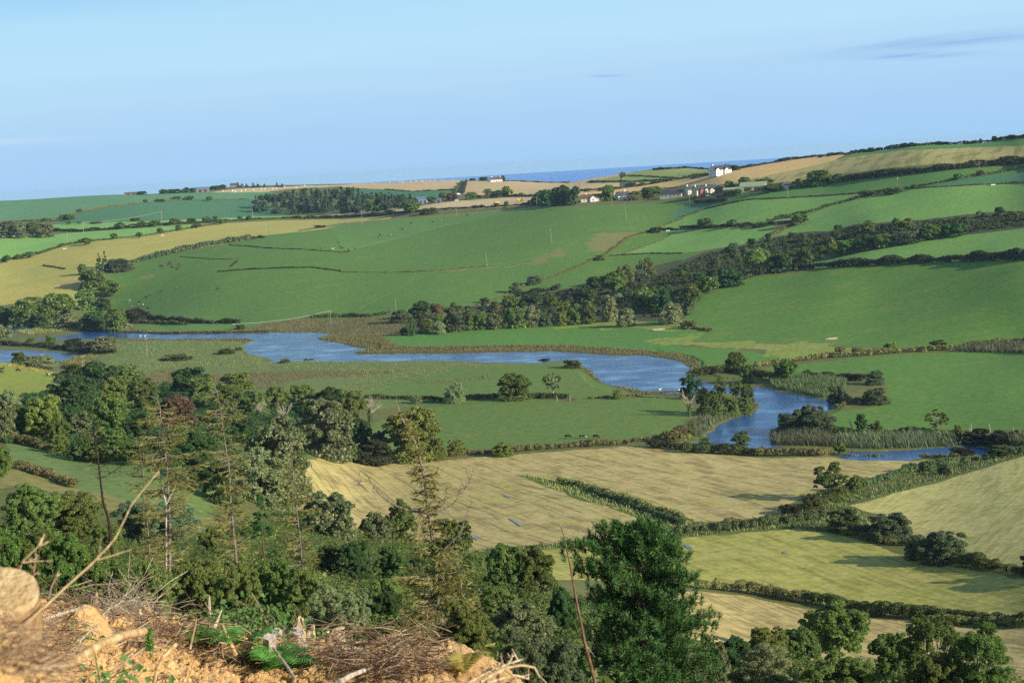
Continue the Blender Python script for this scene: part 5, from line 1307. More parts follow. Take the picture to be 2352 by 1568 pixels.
TT('C', [('green', 288, 358, 348, 425, 'dark tree right of the red fronted house'), ('green', 388, 330, 468, 400, 'round tree behind the green roofed barn'), ('dark', 340, 375, 400, 425, 'dark bush left of the green roofed barn'), ('oak', 500, 350, 555, 385, 'round tree behind the barn ridge'), ('open', 540, 335, 600, 382, 'pale airy tree behind the barn ridge'), ('oak', 588, 350, 630, 382, 'small tree right behind the barn'),
         ('green', 870, 280, 1030, 392, 'large tree at the left end of the long hedge'), ('green', 1030, 305, 1120, 372, 'rounded tree in the long hedge'), ('greenbush', 820, 345, 885, 408, 'green bush at the foot of the large hedge tree'), ('limebush', 745, 350, 830, 412, 'bright bush beside the white shed'),
         ('oak', 535, 385, 690, 440, 'bushes in front of the green roofed barn'), ('limebush', 440, 395, 500, 440, 'lime green shrub at the barn wall'), ('green', 360, 415, 425, 462, 'dark shrub in front of the barn'), ('bush', 75, 455, 128, 505, 'round bush below the red fronted house'), ('greybush', 1405, 398, 1505, 452, 'grey tall part of the field hedge on the right hill'),
         ('oak', 98, 613, 212, 692, 'round tree in the hedge of the right hill'), ('oak', 303, 627, 380, 682, 'smaller round tree in the hedge of the right hill'), ('oak', 758, 583, 865, 668, 'tree at the meeting of the hedges on the right hill'), ('bush', 390, 652, 455, 682, 'low bush in the hedge of the right hill'), ('bush', 480, 648, 605, 676, 'long low bush in the hedge of the right hill'),
         ('oak', 1868, 308, 1932, 358, 'small round tree on the upper hedge'), ('oak', 2028, 286, 2078, 330, 'second small round tree on the upper hedge'), ('oak', 1570, 385, 1620, 420, 'dark bush at the corner of the upper fields'), ('dark', 1276, 128, 1318, 158, 'lone tree on the right skyline'), ('dark', 2130, 52, 2168, 82, 'lone tree at the right on the skyline'),
         ('dark', 2042, 70, 2062, 88, 'tiny tree on the right skyline'), ('dark', 992, 170, 1024, 196, 'small tree where the skyline hedge ends'), ('dark', 930, 182, 965, 203, 'tiny bush on the skyline hedge'), ('bush', 60, 318, 120, 345, 'bushes left of the white house'), ('open', 2020, 568, 2080, 620, 'thin bush on the upper gully rim')])
TT('A', [('pale', 0, 655, 100, 755, 'pale tree at the far left of the tall hedge'), ('pale', 80, 645, 190, 758, 'dark pale flecked tree in the tall hedge'), ('oak', 170, 642, 280, 755, 'broad tree in the tall hedge'), ('pale', 240, 645, 370, 752, 'pale domed tree at the right of the tall hedge'), ('oak', 790, 648, 865, 698, 'round tree in the middle hedge'),
         ('oak', 945, 638, 1015, 688, 'dark round tree in the middle hedge'), ('oak', 1030, 630, 1110, 682, 'third round tree in the middle hedge'), ('oak', 1165, 618, 1240, 672, 'fourth round tree in the middle hedge'), ('dark', 1290, 612, 1350, 660, 'fifth round tree in the middle hedge'), ('oak', 1390, 608, 1450, 655, 'sixth round tree in the middle hedge'),
         ('dark', 1465, 603, 1502, 635, 'small round tree standing above the middle hedge'), ('oak', 1495, 625, 1552, 668, 'last round tree of the middle hedge'), ('oak', 760, 720, 812, 768, 'small umbrella tree on the lower hedge'), ('oak', 935, 715, 985, 760, 'second umbrella tree on the lower hedge'), ('oak', 1082, 685, 1128, 728, 'third umbrella tree on the lower hedge'),
         ('green', 1213, 662, 1255, 708, 'fourth round tree on the lower hedge'), ('oak', 1325, 655, 1390, 692, 'broad tree at the right of the lower hedge'), ('oak', 1635, 605, 1672, 632, 'small round tree left of the plantation foot'), ('oak', 1695, 602, 1735, 635, 'round tree under the plantation'), ('oak', 540, 755, 640, 805, 'wide bush at the top of the lower left hedge'),
         ('oak', 1422, 467, 1468, 506, 'round tree on the hedge left of the plantation'), ('oak', 1275, 465, 1340, 496, 'tree pair on the far left hedge'), ('oak', 1180, 470, 1250, 496, 'low trees on the far left hedge'), ('oak', 985, 490, 1020, 515, 'small tree on the far left hedge'), ('bush', 1065, 485, 1130, 508, 'bushes on the far left hedge'),
         ('oak', 525, 557, 570, 585, 'small tree at the bend of the far left hedge'), ('oak', 410, 590, 525, 635, 'thicket at the end of the far left hedge'), ('bush', 280, 617, 330, 645, 'bush on the far left lane'), ('oak', 455, 640, 492, 668, 'small round bush in the bright strip'), ('oak', 528, 642, 560, 665, 'second small bush in the bright strip'),
         ('bush', 900, 614, 965, 642, 'wide bush in the deep green field'), ('bush', 625, 635, 700, 658, 'low bush in the bright strip'), ('bush', 0, 640, 95, 675, 'low trees at the left edge'), ('dark', 940, 433, 1010, 460, 'round tree right of the skyline shed'), ('dark', 1095, 420, 1160, 455, 'left tree of the skyline row'), ('dark', 1150, 415, 1240, 450, 'second tree of the skyline row'),
         ('oak', 1225, 425, 1290, 448, 'low tree in the skyline row'), ('dark', 1258, 407, 1310, 445, 'taller tree in the skyline row'), ('dark', 1310, 405, 1350, 445, 'tree beside the skyline house'), ('dark', 1440, 395, 1520, 425, 'trees right of the skyline house'), ('dark', 1500, 388, 1560, 420, 'skyline tree before the far house'), ('oak', 20, 872, 78, 925, 'round bush at the foot of the lower left hedge'),
         ('oak', 102, 866, 152, 905, 'second round bush on the lower left hedge'), ('oak', 160, 850, 245, 895, 'wide bush on the lower left hedge'), ('bush', 1725, 742, 1765, 765, 'small bush at the end of the hill hedge'), ('bush', 1765, 735, 1825, 757, 'last small bush of the hill hedge'), ('bush', 2160, 664, 2240, 688, 'low bush in the yellow field')])
for i, x in enumerate((1640, 1668, 1700, 1745, 1778, 1822, 1908, 1945)):
 T('A', 'conifer', x - 14, 372 + (i % 3) * 6, x + 14, 408, 'small dark fir on the far left skyline', 'small firs on the far skyline')
# ------------------------------------------------------------------ hedges
HG = 'hedges between the fields'
for k, pts, h, w, leaf, lb in [
 ('A', [(-60, 665), (150, 700), (380, 712), (570, 715), (850, 695), (1100, 672), (1300, 660), (1560, 648)], 3.2, 4, 'darkhedge', 'thick dark hedge between the two bright green fields'),
 ('A', [(1560, 645), (1750, 632), (1950, 625), (2200, 622), (2352, 618), (2700, 596)], 2.6, 3.5, 'hedge', 'hedge along the foot of the plantation'),
 ('A', [(350, 640), (520, 592), (700, 552), (1000, 514), (1270, 494)], 1.8, 2.4, 'brownhedge', 'thin hedge climbing the far left field'),
 ('A', [(1270, 494), (1460, 497), (1730, 492)], 1.3, 2, 'brownhedge', 'low bank left of the plantation top'),
 ('A', [(-100, 655), (280, 638), (350, 632), (525, 625)], 1.8, 2.4, 'brownhedge', 'low hedge along the foot of the pale far field'),
 ('A', [(-100, 958), (0, 928), (80, 905), (270, 868), (440, 812), (640, 780)], 2.4, 3.5, 'hedge', 'bushy hedge at the left below the bright field'),
 ('A', [(640, 780), (750, 768), (1000, 745), (1250, 702), (1560, 652)], 1.6, 2.4, 'brownhedge', 'low brown hedge over the yellow field'),
 ('A', [(700, 1000), (740, 960), (900, 935), (1100, 885), (1300, 838), (1550, 795), (1720, 768)], 5.0, 6, 'greybush', 'tall grey hedge between the yellow field and the hill'),
 ('A', [(900, 1290), (1010, 1310), (1210, 1335), (1450, 1348), (1650, 1345)], 3.2, 4, 'darkhedge', 'dark trimmed hedge along the far river bank'),
 ('A', [(960, 1345), (1200, 1352), (1300, 1355)], 2.0, 4, 'hedge', 'short bright hedge in front of the dark river hedge'),
 ('A', [(300, 948), (380, 960), (450, 972)], 1.4, 2, 'brownhedge', 'short hedge remnant in the yellow field'),
 ('B', [(-1280 * 0, 612), (150, 610), (300, 600), (520, 580), (660, 565), (1000, 548), (1100, 542), (1360, 525)], 2.2, 3.5, 'darkhedge', 'dark hedge below the machines in the grain field'),
 ('B', [(930, 480), (1030, 472), (1130, 475), (1330, 472)], 2.6, 3, 'hedge', 'hedge along the wide grain field'),
 ('B', [(300, 424), (480, 438), (640, 432), (780, 426)], 1.2, 2, 'brownhedge', 'thin hedge under the left grain field'),
 ('B', [(830, 375), (800, 420), (785, 455)], 2.4, 3, 'hedge', 'hedge on the left side of the lane'), ('B', [(860, 370), (848, 410), (838, 450)], 3.0, 3, 'darkhedge', 'hedge on the right side of the lane'),
 ('B', [(1140, 366), (1300, 370), (1570, 378)], 1.5, 2.5, 'brownhedge', 'low hedge on the cliff top'), ('B', [(2150, 290), (2352, 280)], 2.2, 3, 'darkhedge', 'dark hedge on the headland crest'), ('C', [(0, 278), (180, 272)], 2.2, 3, 'darkhedge', 'dark hedge on the headland left of the white house'), ('C', [(300, 276), (350, 285), (390, 290)], 3.5, 5, 'hedge', 'hedge behind the white house'),
 ('B', [(1950, 330), (2100, 334), (2352, 350)], 1.2, 2, 'brownhedge', 'thin hedge across the headland field'), ('B', [(1700, 376), (1950, 372), (2250, 362)], 1.8, 3, 'hedge', 'hedge at the foot of the headland'),
 ('B', [(1650, 435), (1900, 418), (2130, 388), (2280, 362)], 2.0, 3, 'hedge', 'hedge above the golden grain strip'), ('C', [(0, 350), (80, 332), (190, 325)], 2.2, 3.5, 'hedge', 'hedge left below the white house'),
 ('C', [(330, 292), (600, 246), (780, 216), (960, 196), (1110, 182)], 2.4, 3, 'darkhedge', 'dark skyline hedge right of the white house'),
 ('C', [(1110, 188), (1300, 155), (1600, 125), (1900, 102), (2352, 68), (2500, 60)], 2.6, 3, 'darkhedge', 'dark skyline hedge on the right hill'),
 ('C', [(1110, 368), (1300, 345), (1500, 322), (1850, 285), (2100, 262), (2352, 245), (2500, 232)], 5.5, 6, 'darkhedge', 'long thick dark hedge across the right hill'),
 ('C', [(440, 395), (600, 400), (745, 395)], 2.0, 3, 'hedge', 'hedge behind the farm buildings'), ('C', [(240, 478), (330, 462), (440, 448), (540, 432), (870, 400), (1020, 374)], 1.6, 3, 'brownhedge', 'brown bank below the farm'),
 ('C', [(90, 518), (200, 512), (300, 506)], 2.6, 4, 'darkhedge', 'dark bank in the small field below the hamlet'), ('C', [(430, 494), (700, 482), (1000, 465), (1230, 447)], 0.9, 1.6, 'brownhedge', 'thin fence bank under the farm field'),
 ('C', [(1225, 475), (1320, 462), (1410, 446)], 4.2, 5, 'hedge', 'tall bushy hedge on the right hill'), ('C', [(640, 625), (850, 590), (980, 545), (1080, 518), (1230, 480)], 2.0, 3, 'hedge', 'hedge climbing the right hill to the bushy part'),
 ('C', [(560, 770), (650, 720), (730, 680), (790, 655)], 1.8, 3, 'brownhedge', 'brown bank from the gully to the hedge tree'), ('C', [(-20, 692), (100, 690), (300, 680), (480, 668), (620, 662), (760, 655)], 2.2, 3, 'darkhedge', 'dark hedge across the right hill fields'), ('C', [(580, 640), (760, 615)], 1.4, 2.4, 'brownhedge', 'short brown bank above the dark hedge'),
 ('C', [(1530, 418), (1640, 402), (1850, 362), (2000, 335), (2200, 308), (2352, 270), (2500, 245)], 1.8, 2.6, 'brownhedge', 'stony hedge bank between the upper fields'), ('C', [(1560, 416), (1900, 400), (2352, 376), (2500, 370)], 0.9, 1.6, 'brownhedge', 'low bank under the hilltop wedge'),
 ('C', [(0, 612), (100, 582), (150, 560), (320, 520), (430, 500)], 1.3, 2.2, 'brownhedge', 'tan bank curving up to the farm field'), ('B', [(2180, 690), (2260, 660), (2352, 625)], 1.3, 2.2, 'brownhedge', 'tan bank above the hill ditch'),
 ('C', [(520, 1015), (660, 985), (900, 968), (1100, 955), (1380, 940), (1600, 930), (2000, 915), (2352, 905), (2500, 900)], 5.2, 6, 'darkhedge', 'long dark brown hedge over the steep pasture'),
 ('C', [(30, 1290), (90, 1190), (160, 1130), (300, 1082), (470, 1030)], 2.2, 3, 'hedge', 'hedge at the upper left edge of the steep pasture'), ('C', [(0, 1365), (110, 1385), (210, 1400)], 2.2, 4, 'brownhedge', 'brown hedge at the low corner of the steep pasture'),
 ('B', [(1200, 1168), (1320, 1145), (1500, 1112)], 3.4, 5, 'darkhedge', 'dark trimmed hedge above the gully wood'), ('B', [(940, 1222), (1100, 1168), (1260, 1085), (1500, 1010)], 1.0, 2, 'brownhedge', 'overgrown ditch bank low on the hill'), ('B', [(1500, 1010), (1700, 925), (1830, 868), (1980, 752), (2130, 712)], 1.2, 2.2, 'brownhedge', 'overgrown ditch bank high on the hill'),
 ('B', [(2180, 704), (2320, 702)], 2.0, 3, 'darkhedge', 'dark hedge right of the ditch head'), ('B', [(1850, 882), (2100, 866), (2352, 864)], .8, 2, 'darkhedge', 'dark low edge of the bright triangle'),
 ('A', [(1495, 994), (1520, 990), (1700, 975), (1960, 965), (2150, 962), (2352, 988)], .9, 1.8, 'darkhedge', 'dark bank under the wire fence of the hill track'), ('B', [(0, 994), (330, 996), (610, 986), (870, 963), (1060, 950)], .7, 1.5, 'brownhedge', 'brown bank along the hill track'),
 ('A', [(1575, 808), (1700, 814), (1860, 830), (2092, 838), (2352, 857)], .7, 1.4, 'darkhedge', 'dark bank under the upper hill fence'), ('B', [(0, 860), (60, 852)], .8, 1.6, 'darkhedge', 'dark end of the upper hill bank'), ('A', [(1240, 887), (1480, 904), (1600, 905), (1650, 895)], .5, 1.2, 'hedge', 'faint bank on the left shoulder of the hill'), ('A', [(1590, 955), (1640, 915)], .9, 1.6, 'darkhedge', 'short dark bank joining two hill fences'),
 ('B', [(-200, 1310), (0, 1300), (180, 1300), (320, 1280)], 2.4, 4, 'hedge', 'scrub hedge between hill and brown marsh'),
]:
 hedge(Z(k, *pts), h, w, lb, leaf, HG)
hedge(Z('E', (160, 578), (400, 580), (560, 590), (720, 600), (900, 585), (1080, 575), (1400, 575), (1570, 578)), 2.0, 4, 'overgrown ditch hedge through the meadow trees', 'hedge', HG, rmin=300)
hedge(Z('E', (1690, 580), (1850, 572), (2000, 560), (2180, 545), (2352, 540)), 1.0, 2.5, 'low ditch bank toward the river', 'brownhedge', HG)
hedge(Z('E', (620, 985), (850, 962), (1050, 955), (1300, 935), (1600, 912), (1980, 890)), 1.9, 5, 'bramble hedge bank behind the golden stubble', 'brownhedge', HG, dens=1.4)
hedge(Z('E', (2000, 880), (2180, 868), (2330, 860)), 2.4, 4, 'bramble bank toward the river bend', 'brownhedge', HG)
hedge(Z('E', (2130, 912), (2352, 930)) + Z('F', (60, 935)), 2.6, 5, 'dark hedge on the near river bank left', 'darkhedge', HG)
hedge(Z('F', (0, 948), (160, 950), (300, 958), (500, 965)), 3.0, 5, 'leafy hedge on the near river bank', 'hedge', HG, dens=1.3)
hedge(Z('F', (520, 968), (700, 970), (900, 968), (1030, 966)), 2.6, 4, 'brown reed hedge on the near river bank', 'brownhedge', HG, dens=1.3)
hedge(Z('F', (1130, 985), (1400, 990), (1700, 985), (1900, 985)), 1.2, 3, 'low green bank before the river at the right', 'grassy', HG)
hedge(Z('F', (100, 420), (200, 405), (330, 395), (480, 415), (600, 445), (680, 455)), 3.0, 6, 'dark bramble bank on the far water edge', 'hedge', HG)
hedge(Z('F', (490, 362), (640, 340), (820, 318), (1000, 296), (1250, 280), (1500, 262), (1850, 240)), 2.4, 5, 'brown bracken bank over the lush field', 'brownhedge', HG)
hedge(Z('F', (1850, 238), (2000, 212), (2200, 195), (2352, 190), (2500, 180)), 2.0, 5, 'brown bank at the right edge over the reeds', 'brownhedge', HG)
hedge(Z('F', (830, 425), (1000, 428), (1250, 458)), 2.0, 4, 'dark hedge at the back of the reed corner', 'darkhedge', HG)
hedge(Z('F', (1050, 650), (1180, 600), (1300, 590)), 1.5, 6, 'grassy bank behind the willow heap', 'grassy', HG)
hedge(Z('F', (860, 812), (1100, 815), (1300, 818), (1600, 822), (1900, 830)), 2.0, 4, 'leafy bank behind the reed bed', 'hedge', HG)
hedge(Z('F', (700, 1360), (900, 1345), (1050, 1265), (1180, 1200)), 2.4, 5, 'scrubby growth along the ditch under the tall tree', 'hedge', HG)
hedge(Z('F', (1240, 1190), (1400, 1140), (1560, 1085), (1750, 1075), (1900, 1030), (2150, 985), (2400, 950)), 2.2, 6, 'reedy ditch growth running to the right edge', 'reedgreen', HG, dens=1.3)
hedge(Z('F', (1260, 1175), (1400, 1125), (1560, 1078), (1720, 1050), (1900, 1010)), 1.6, 3, 'brown grass edge of the right ditch', 'grassy', HG)
hedge(Z('I', (-60, 440), (100, 432), (300, 415), (500, 395), (700, 370), (960, 330)), 2.2, 5, 'reedy growth in the ditch between the stubbles', 'reedgreen', HG, dens=1.3)
hedge(Z('I', (300, 390), (500, 370), (760, 335), (980, 300)), 1.6, 4, 'tan grass along the ditch between the stubbles', 'grassy', HG)
hedge(Z('I', (1120, 440), (1260, 470), (1420, 510), (1560, 520)), 2.0, 5, 'grassy scrub between the big round bushes', 'grassy', HG)
hedge(Z('I', (1100, 425), (1200, 445), (1330, 470)), 2.4, 4, 'dark scrub left of the grey domed bush', 'darkhedge', HG)
hedge(Z('I', (1800, 620), (1960, 655), (2150, 690), (2352, 712), (2600, 745)), 2.6, 5, 'dark bank right of the largest domed bush', 'hedge', HG)
hedge(Z('I', (110, 818), (250, 828), (400, 840)), 1.8, 4, 'low brown hedge left between the lower stubbles', 'brownhedge', HG)
hedge(Z('I', (410, 845), (600, 868), (750, 905), (860, 910)), 2.2, 4, 'brown bracken hedge between the lower stubbles', 'brownhedge', HG)
hedge(Z('I', (850, 910), (1100, 960), (1300, 1000), (1550, 1020), (1800, 1030), (2100, 1050), (2400, 1060)), 2.6, 5, 'bramble hedge in front of the greenish stubble', 'hedge', HG, dens=1.2)
hedge(Z('I', (1700, 1050), (2000, 1065), (2400, 1078)), 1.4, 3, 'grassy foot of the bramble hedge', 'grassy', HG)
hedge(Z('H', (1500, 90), (1650, 118), (1800, 165), (2000, 235), (2200, 305), (2352, 360), (2400, 390)), 1.7, 4, 'tussocky grass in the pointed ditch', 'grassy', HG, dens=1.3)
hedge(Z('H', (1750, 165), (2000, 255), (2200, 325), (2352, 385)), 1.5, 4, 'reeds in the pointed ditch', 'reedgreen', HG)
hedge(Z('D', (0, 205), (150, 215), (300, 222), (430, 240), (560, 262), (700, 268), (800, 265)), 2.6, 6, 'dark scrub belt before the marsh pond', 'darkhedge', HG, rmin=700)
hedge(Z('D', (60, 880), (200, 895), (350, 940)), 2.0, 4, 'brown grass bank under the left wood', 'brownhedge', HG, rmin=60)
hedge(Z('D', (80, 1058), (200, 1075), (330, 1120), (500, 1190)), 1.6, 4, 'brown bracken along the dry bank', 'brownhedge', HG, rmin=60)
hedge(Z('D', (820, 118), (950, 122), (1130, 130), (1400, 126), (1650, 122), (1850, 118)), 1.0, 2.5, 'brown sedge edge of the far bank', 'sedge', HG, rmin=700)
# ------------------------------------------------------------------ reeds, sedge, ground cover
reedbed(Z('F', (606, 850), (640, 815), (760, 805), (940, 818), (1040, 845), (1010, 906), (940, 904), (760, 904), (612, 896)), 2.9, 'grey green reed bed standing in the river at the bend', 'reed', 4.5, .09)
reedbed(Z('F', (1060, 850), (1300, 835), (1600, 830), (1860, 835), (1895, 860), (1896, 910), (1600, 920), (1300, 924), (1140, 916), (1050, 902)), 2.9, 'long grey green reed bed along the lower river', 'reed', 4.5, .09)
reedbed(Z('F', (960, 850), (1060, 850), (1060, 908), (960, 906)), 2.2, 'brown tussocks between the two reed beds', 'sedge', 2.4, .13)
reedbed(Z('F', (602, 480), (660, 448), (800, 440), (1000, 445), (1150, 480), (1000, 560), (980, 574), (760, 530), (640, 512)), 3.2, 'green reed bed in the upper river corner', 'reedgreen', 4, .10)
reedbed(Z('F', (60, 830), (90, 730), (180, 710), (330, 700), (338, 712), (240, 742), (190, 790), (120, 842)), 2.6, 'pale reeds under the promontory', 'reed', 2.6, .12)
reedbed(Z('F', (1860, 255), (2000, 222), (2200, 205), (2500, 200), (2500, 265), (2352, 266), (2100, 262)), 2.8, 'blue grey reeds at the right edge', 'reed', 3.4, .10)
reedbed(Z('F', (2200, 880), (2240, 850), (2352, 840), (2550, 845), (2550, 900), (2352, 905), (2220, 895)), 3.0, 'grey reeds at the right end of the river', 'reed', 3.6, .09)
reedbed(Z('I', (1010, 432), (1060, 310), (1140, 255), (1300, 330), (1400, 440), (1560, 520), (1300, 508), (1100, 440)), .9, 'rough grass between the big round bushes', 'grassy', 1.4, .14, name='tall_grass', seed=15)
reedbed(Z('F', (345, 700), (480, 650), (520, 612), (500, 596), (530, 594), (540, 625), (490, 672), (360, 718)), 1.1, 'golden sedge rim of the promontory', 'sedge', 3, .12)
reedbed(Z('A', (110, 1400), (300, 1380), (560, 1360), (620, 1380), (500, 1392), (200, 1428)), 1.6, 'pale reeds on the spit by the weir', 'grassy', .9, .2, rmin=900)
for i, pts in enumerate(FRINGE[:3]):
 reedbed(pts, .75, ('brown sedge along the far river bank', 'brown sedge on the marsh side of the water', 'brown sedge at the meadow tip')[i], 'sedge', 1.6, .18, name='sedge', cap=22000)
reedbed(Z('F', (-20, 330), (60, 345), (100, 350), (330, 355), (480, 340), (480, 362), (330, 392), (100, 395), (20, 380)), 1.1, 'tan sedge beside the river neck', 'sedge', 1.2, .16, name='sedge')
reedbed(FIELDS[[f[2] for f in FIELDS].index('brown sedge along the back of the marsh')][3], .7, 'brown rushes along the back of the marsh', 'sedge', .22, .3, name='rushes', cap=9000)
reedbed(FIELDS[[f[2] for f in FIELDS].index('brown sedge on the far bank of the river')][3], .8, 'brown rushes on the far bank marsh', 'bracken', .3, .35, name='rushes', cap=7000)
reedbed(Z('D', (800, 170), (1500, 165), (1750, 175), (1650, 215), (1720, 260), (1900, 305), (2352, 310), (2352, 380), (1200, 370), (900, 400), (700, 300)), .55, 'scattered tussocks over the marsh meadow', 'tussock', .16, .3, name='tussocks', cap=14000)
reedbed(Z('E', (0, 320), (900, 320), (1050, 340), (700, 395), (480, 480), (0, 560)), .5, 'scattered tussocks on the near marsh', 'tussock', .16, .28, name='tussocks', cap=9000)
reedbed(Z('E', (360, 430), (620, 455), (1000, 415), (1060, 440), (760, 465), (560, 480)), .6, 'brown line of rushes in the marsh', 'sedge', .5, .25, name='rushes')
reedbed(Z('D', (420, 330), (520, 290), (640, 275), (690, 290), (600, 330), (480, 352)), 1.2, 'brown sedge at the end of the marsh pond', 'sedge', 1.2, .25, name='sedge')
reedbed(Z('D', (0, 325), (150, 345), (420, 410), (390, 425), (130, 372), (0, 348)), .8, 'yellow weeds along the top of the cattle pasture', 'yfern', .5, .25, name='weeds', rmin=60)
for _lb, _lf, _nm, _h in (('green grassy ditch pointing into the stubble', 'grassy', 'tall grass in the pointed ditch', 1.0), ('green ditch bank in front of the stubble field', 'reedgreen', 'rank growth along the ditch bank', 1.1)):
 reedbed([f for f in FIELDS if f[2] == _lb][0][3], _h, _nm, _lf, .9, .16, name='tall_grass', cap=26000, seed=12)
 reedbed([f for f in FIELDS if f[2] == _lb][0][3], _h * .8, _nm + ' mixed with dry stems', 'grassy', .6, .16, name='dry_grass_stems', cap=16000, seed=13)
thicket(gully, .075, .6, 1.5, 'gorse and bramble covering the sides of the gully', 'gorse', name='gully_scrub', cap=4200, lv=30)
thicket(Z('A', (1065, 965), (1100, 935), (1180, 918), (1200, 935), (1280, 950), (1230, 978), (1150, 965)), .02, .4, .9, 'reddish dead bracken patch on the hill shoulder', 'beech', name='bracken_patch', cap=120, lv=26, seed=21)
thicket(gully, .005, .6, 1.2, 'brown bracken on the sides of the gully', 'bracken', name='bracken', cap=700, lv=30, seed=5)
thicket(lower, .030, .8, 1.6, 'brambles under the trees of the gully wood', 'darkhedge', name='brambles', cap=700, lv=34, seed=6)
wood1 = Z('D', (-100, 620), (150, 560), (360, 560), (700, 420), (1100, 470), (1500, 560), (2000, 600), (2352, 700), (2352, 940), (2100, 960), (2040, 1240), (1560, 1000), (1000, 1000), (640, 970), (350, 930), (-100, 880))
wood2 = Z('G', (-200, 420), (100, 330), (500, 420), (1000, 480), (1500, 420), (2000, 300), (2352, 420)) + Z('H', (100, 480), (500, 520), (850, 640), (1000, 700), (1400, 900), (1800, 1100)) + Z('I', (250, 1350), (900, 1450), (2352, 1480), (2352, 1700)) + Z('H', (1500, 1600), (900, 1450), (300, 1200)) + Z('G', (2000, 1000), (1000, 960), (300, 880), (-200, 860))
thicket(wood1, .03, 1.4, 3.0, 'dark undergrowth filling the left wood', 'dark', cap=900, lv=110, rmin=60, seed=7)
thicket(wood2, .05, 1.2, 2.6, 'tangled bramble undergrowth on the near slope', 'hedge', cap=2200, lv=110, rmin=60, seed=8)
thicket(wood2, .03, 1.0, 2.2, 'olive scrub undergrowth on the near slope', 'olive', cap=1400, lv=110, rmin=60, seed=9)
# ------------------------------------------------------------------ buildings
def flat_mat(name, c, rough=0.8, spec=0.2, c2=None, scale=1.5):
 m, nt, b = new_mat(name, rough, spec)
 if c2:
  t = NT(nt)
  tc = t.n('ShaderNodeTexCoord')
  t.link(t.mix(t.step(t.noise(tc.outputs['Object'], scale, 5, .65), .3, .7), L(c), L(c2)), b.inputs['Base Color'])
 else:
  b.inputs['Base Color'].default_value = L(c) + (1,)
 return m
BM = {'white': flat_mat('white_render', (226, 226, 222), c2=(210, 208, 202)), 'cream': flat_mat('cream_render', (210, 203, 176), c2=(196, 188, 160)), 'red': flat_mat('red_render', (146, 88, 80), c2=(132, 78, 72)),
      'slate': flat_mat('dark_slate', (62, 64, 70), .6, .3, (78, 78, 82)), 'brownroof': flat_mat('brown_tiles', (106, 92, 80), .8, .2, (88, 76, 68)), 'greenroof': flat_mat('green_sheet_roof', (150, 160, 128), .6, .3, (132, 146, 114)),
      'bluesheet': flat_mat('blue_grey_sheet', (104, 122, 146), .5, .3, (86, 104, 128)), 'stone': flat_mat('rubble_stone', (142, 130, 112), .9, .1, (104, 96, 84), 2.5), 'darkwood': flat_mat('dark_boards', (58, 54, 50), .9, .1, (76, 70, 62)),
      'glass': flat_mat('window_glass', (34, 42, 52), .12, .6), 'fencepost': flat_mat('fence_post', (132, 124, 104), .9, .1), 'pole': flat_mat('weathered_pole', (150, 138, 120), .9, .1, (176, 164, 146), 4), 'wire': flat_mat('wire', (150, 160, 150), .6, .3), 'yellow': flat_mat('yellow_paint', (206, 160, 48), .5, .3, (186, 140, 44)),
      'tyre': flat_mat('tyre_rubber', (30, 30, 30)), 'rim': flat_mat('wheel_rim', (170, 140, 60), .5), 'rust': flat_mat('rusty_steel', (128, 92, 66), .8, .2, (150, 118, 84)), 'carwhite': flat_mat('white_car_paint', (226, 228, 230), .35, .5), 'straw': flat_mat('straw_bale', (206, 182, 130), .95, .1, (176, 150, 102), 6),
      'wrap': flat_mat('pale_bale_wrap', (226, 220, 200), .5, .3, (204, 196, 174), 5), 'trough': flat_mat('concrete_trough', (214, 212, 206), .8), 'galv': flat_mat('galvanised_steel', (168, 174, 176), .5, .4), 'sail': flat_mat('sail_cloth', (240, 240, 238)), 'fire': flat_mat('blue_door_paint', (120, 140, 158), .6)}
def box(g, c, s, mi=0, rz=0.0):
 x, y, z = s[0] / 2, s[1] / 2, s[2] / 2
 V = np.array([(-x, -y, -z), (x, -y, -z), (x, y, -z), (-x, y, -z), (-x, -y, z), (x, -y, z), (x, y, z), (-x, y, z)])
 if rz:
  ca, sa = math.cos(rz), math.sin(rz)
  V = np.stack([V[:, 0] * ca - V[:, 1] * sa, V[:, 0] * sa + V[:, 1] * ca, V[:, 2]], 1)
 g.add(V + np.array(c), [(3, 2, 1, 0), (4, 5, 6, 7), (0, 1, 5, 4), (1, 2, 6, 5), (2, 3, 7, 6), (3, 0, 4, 7)], mi)
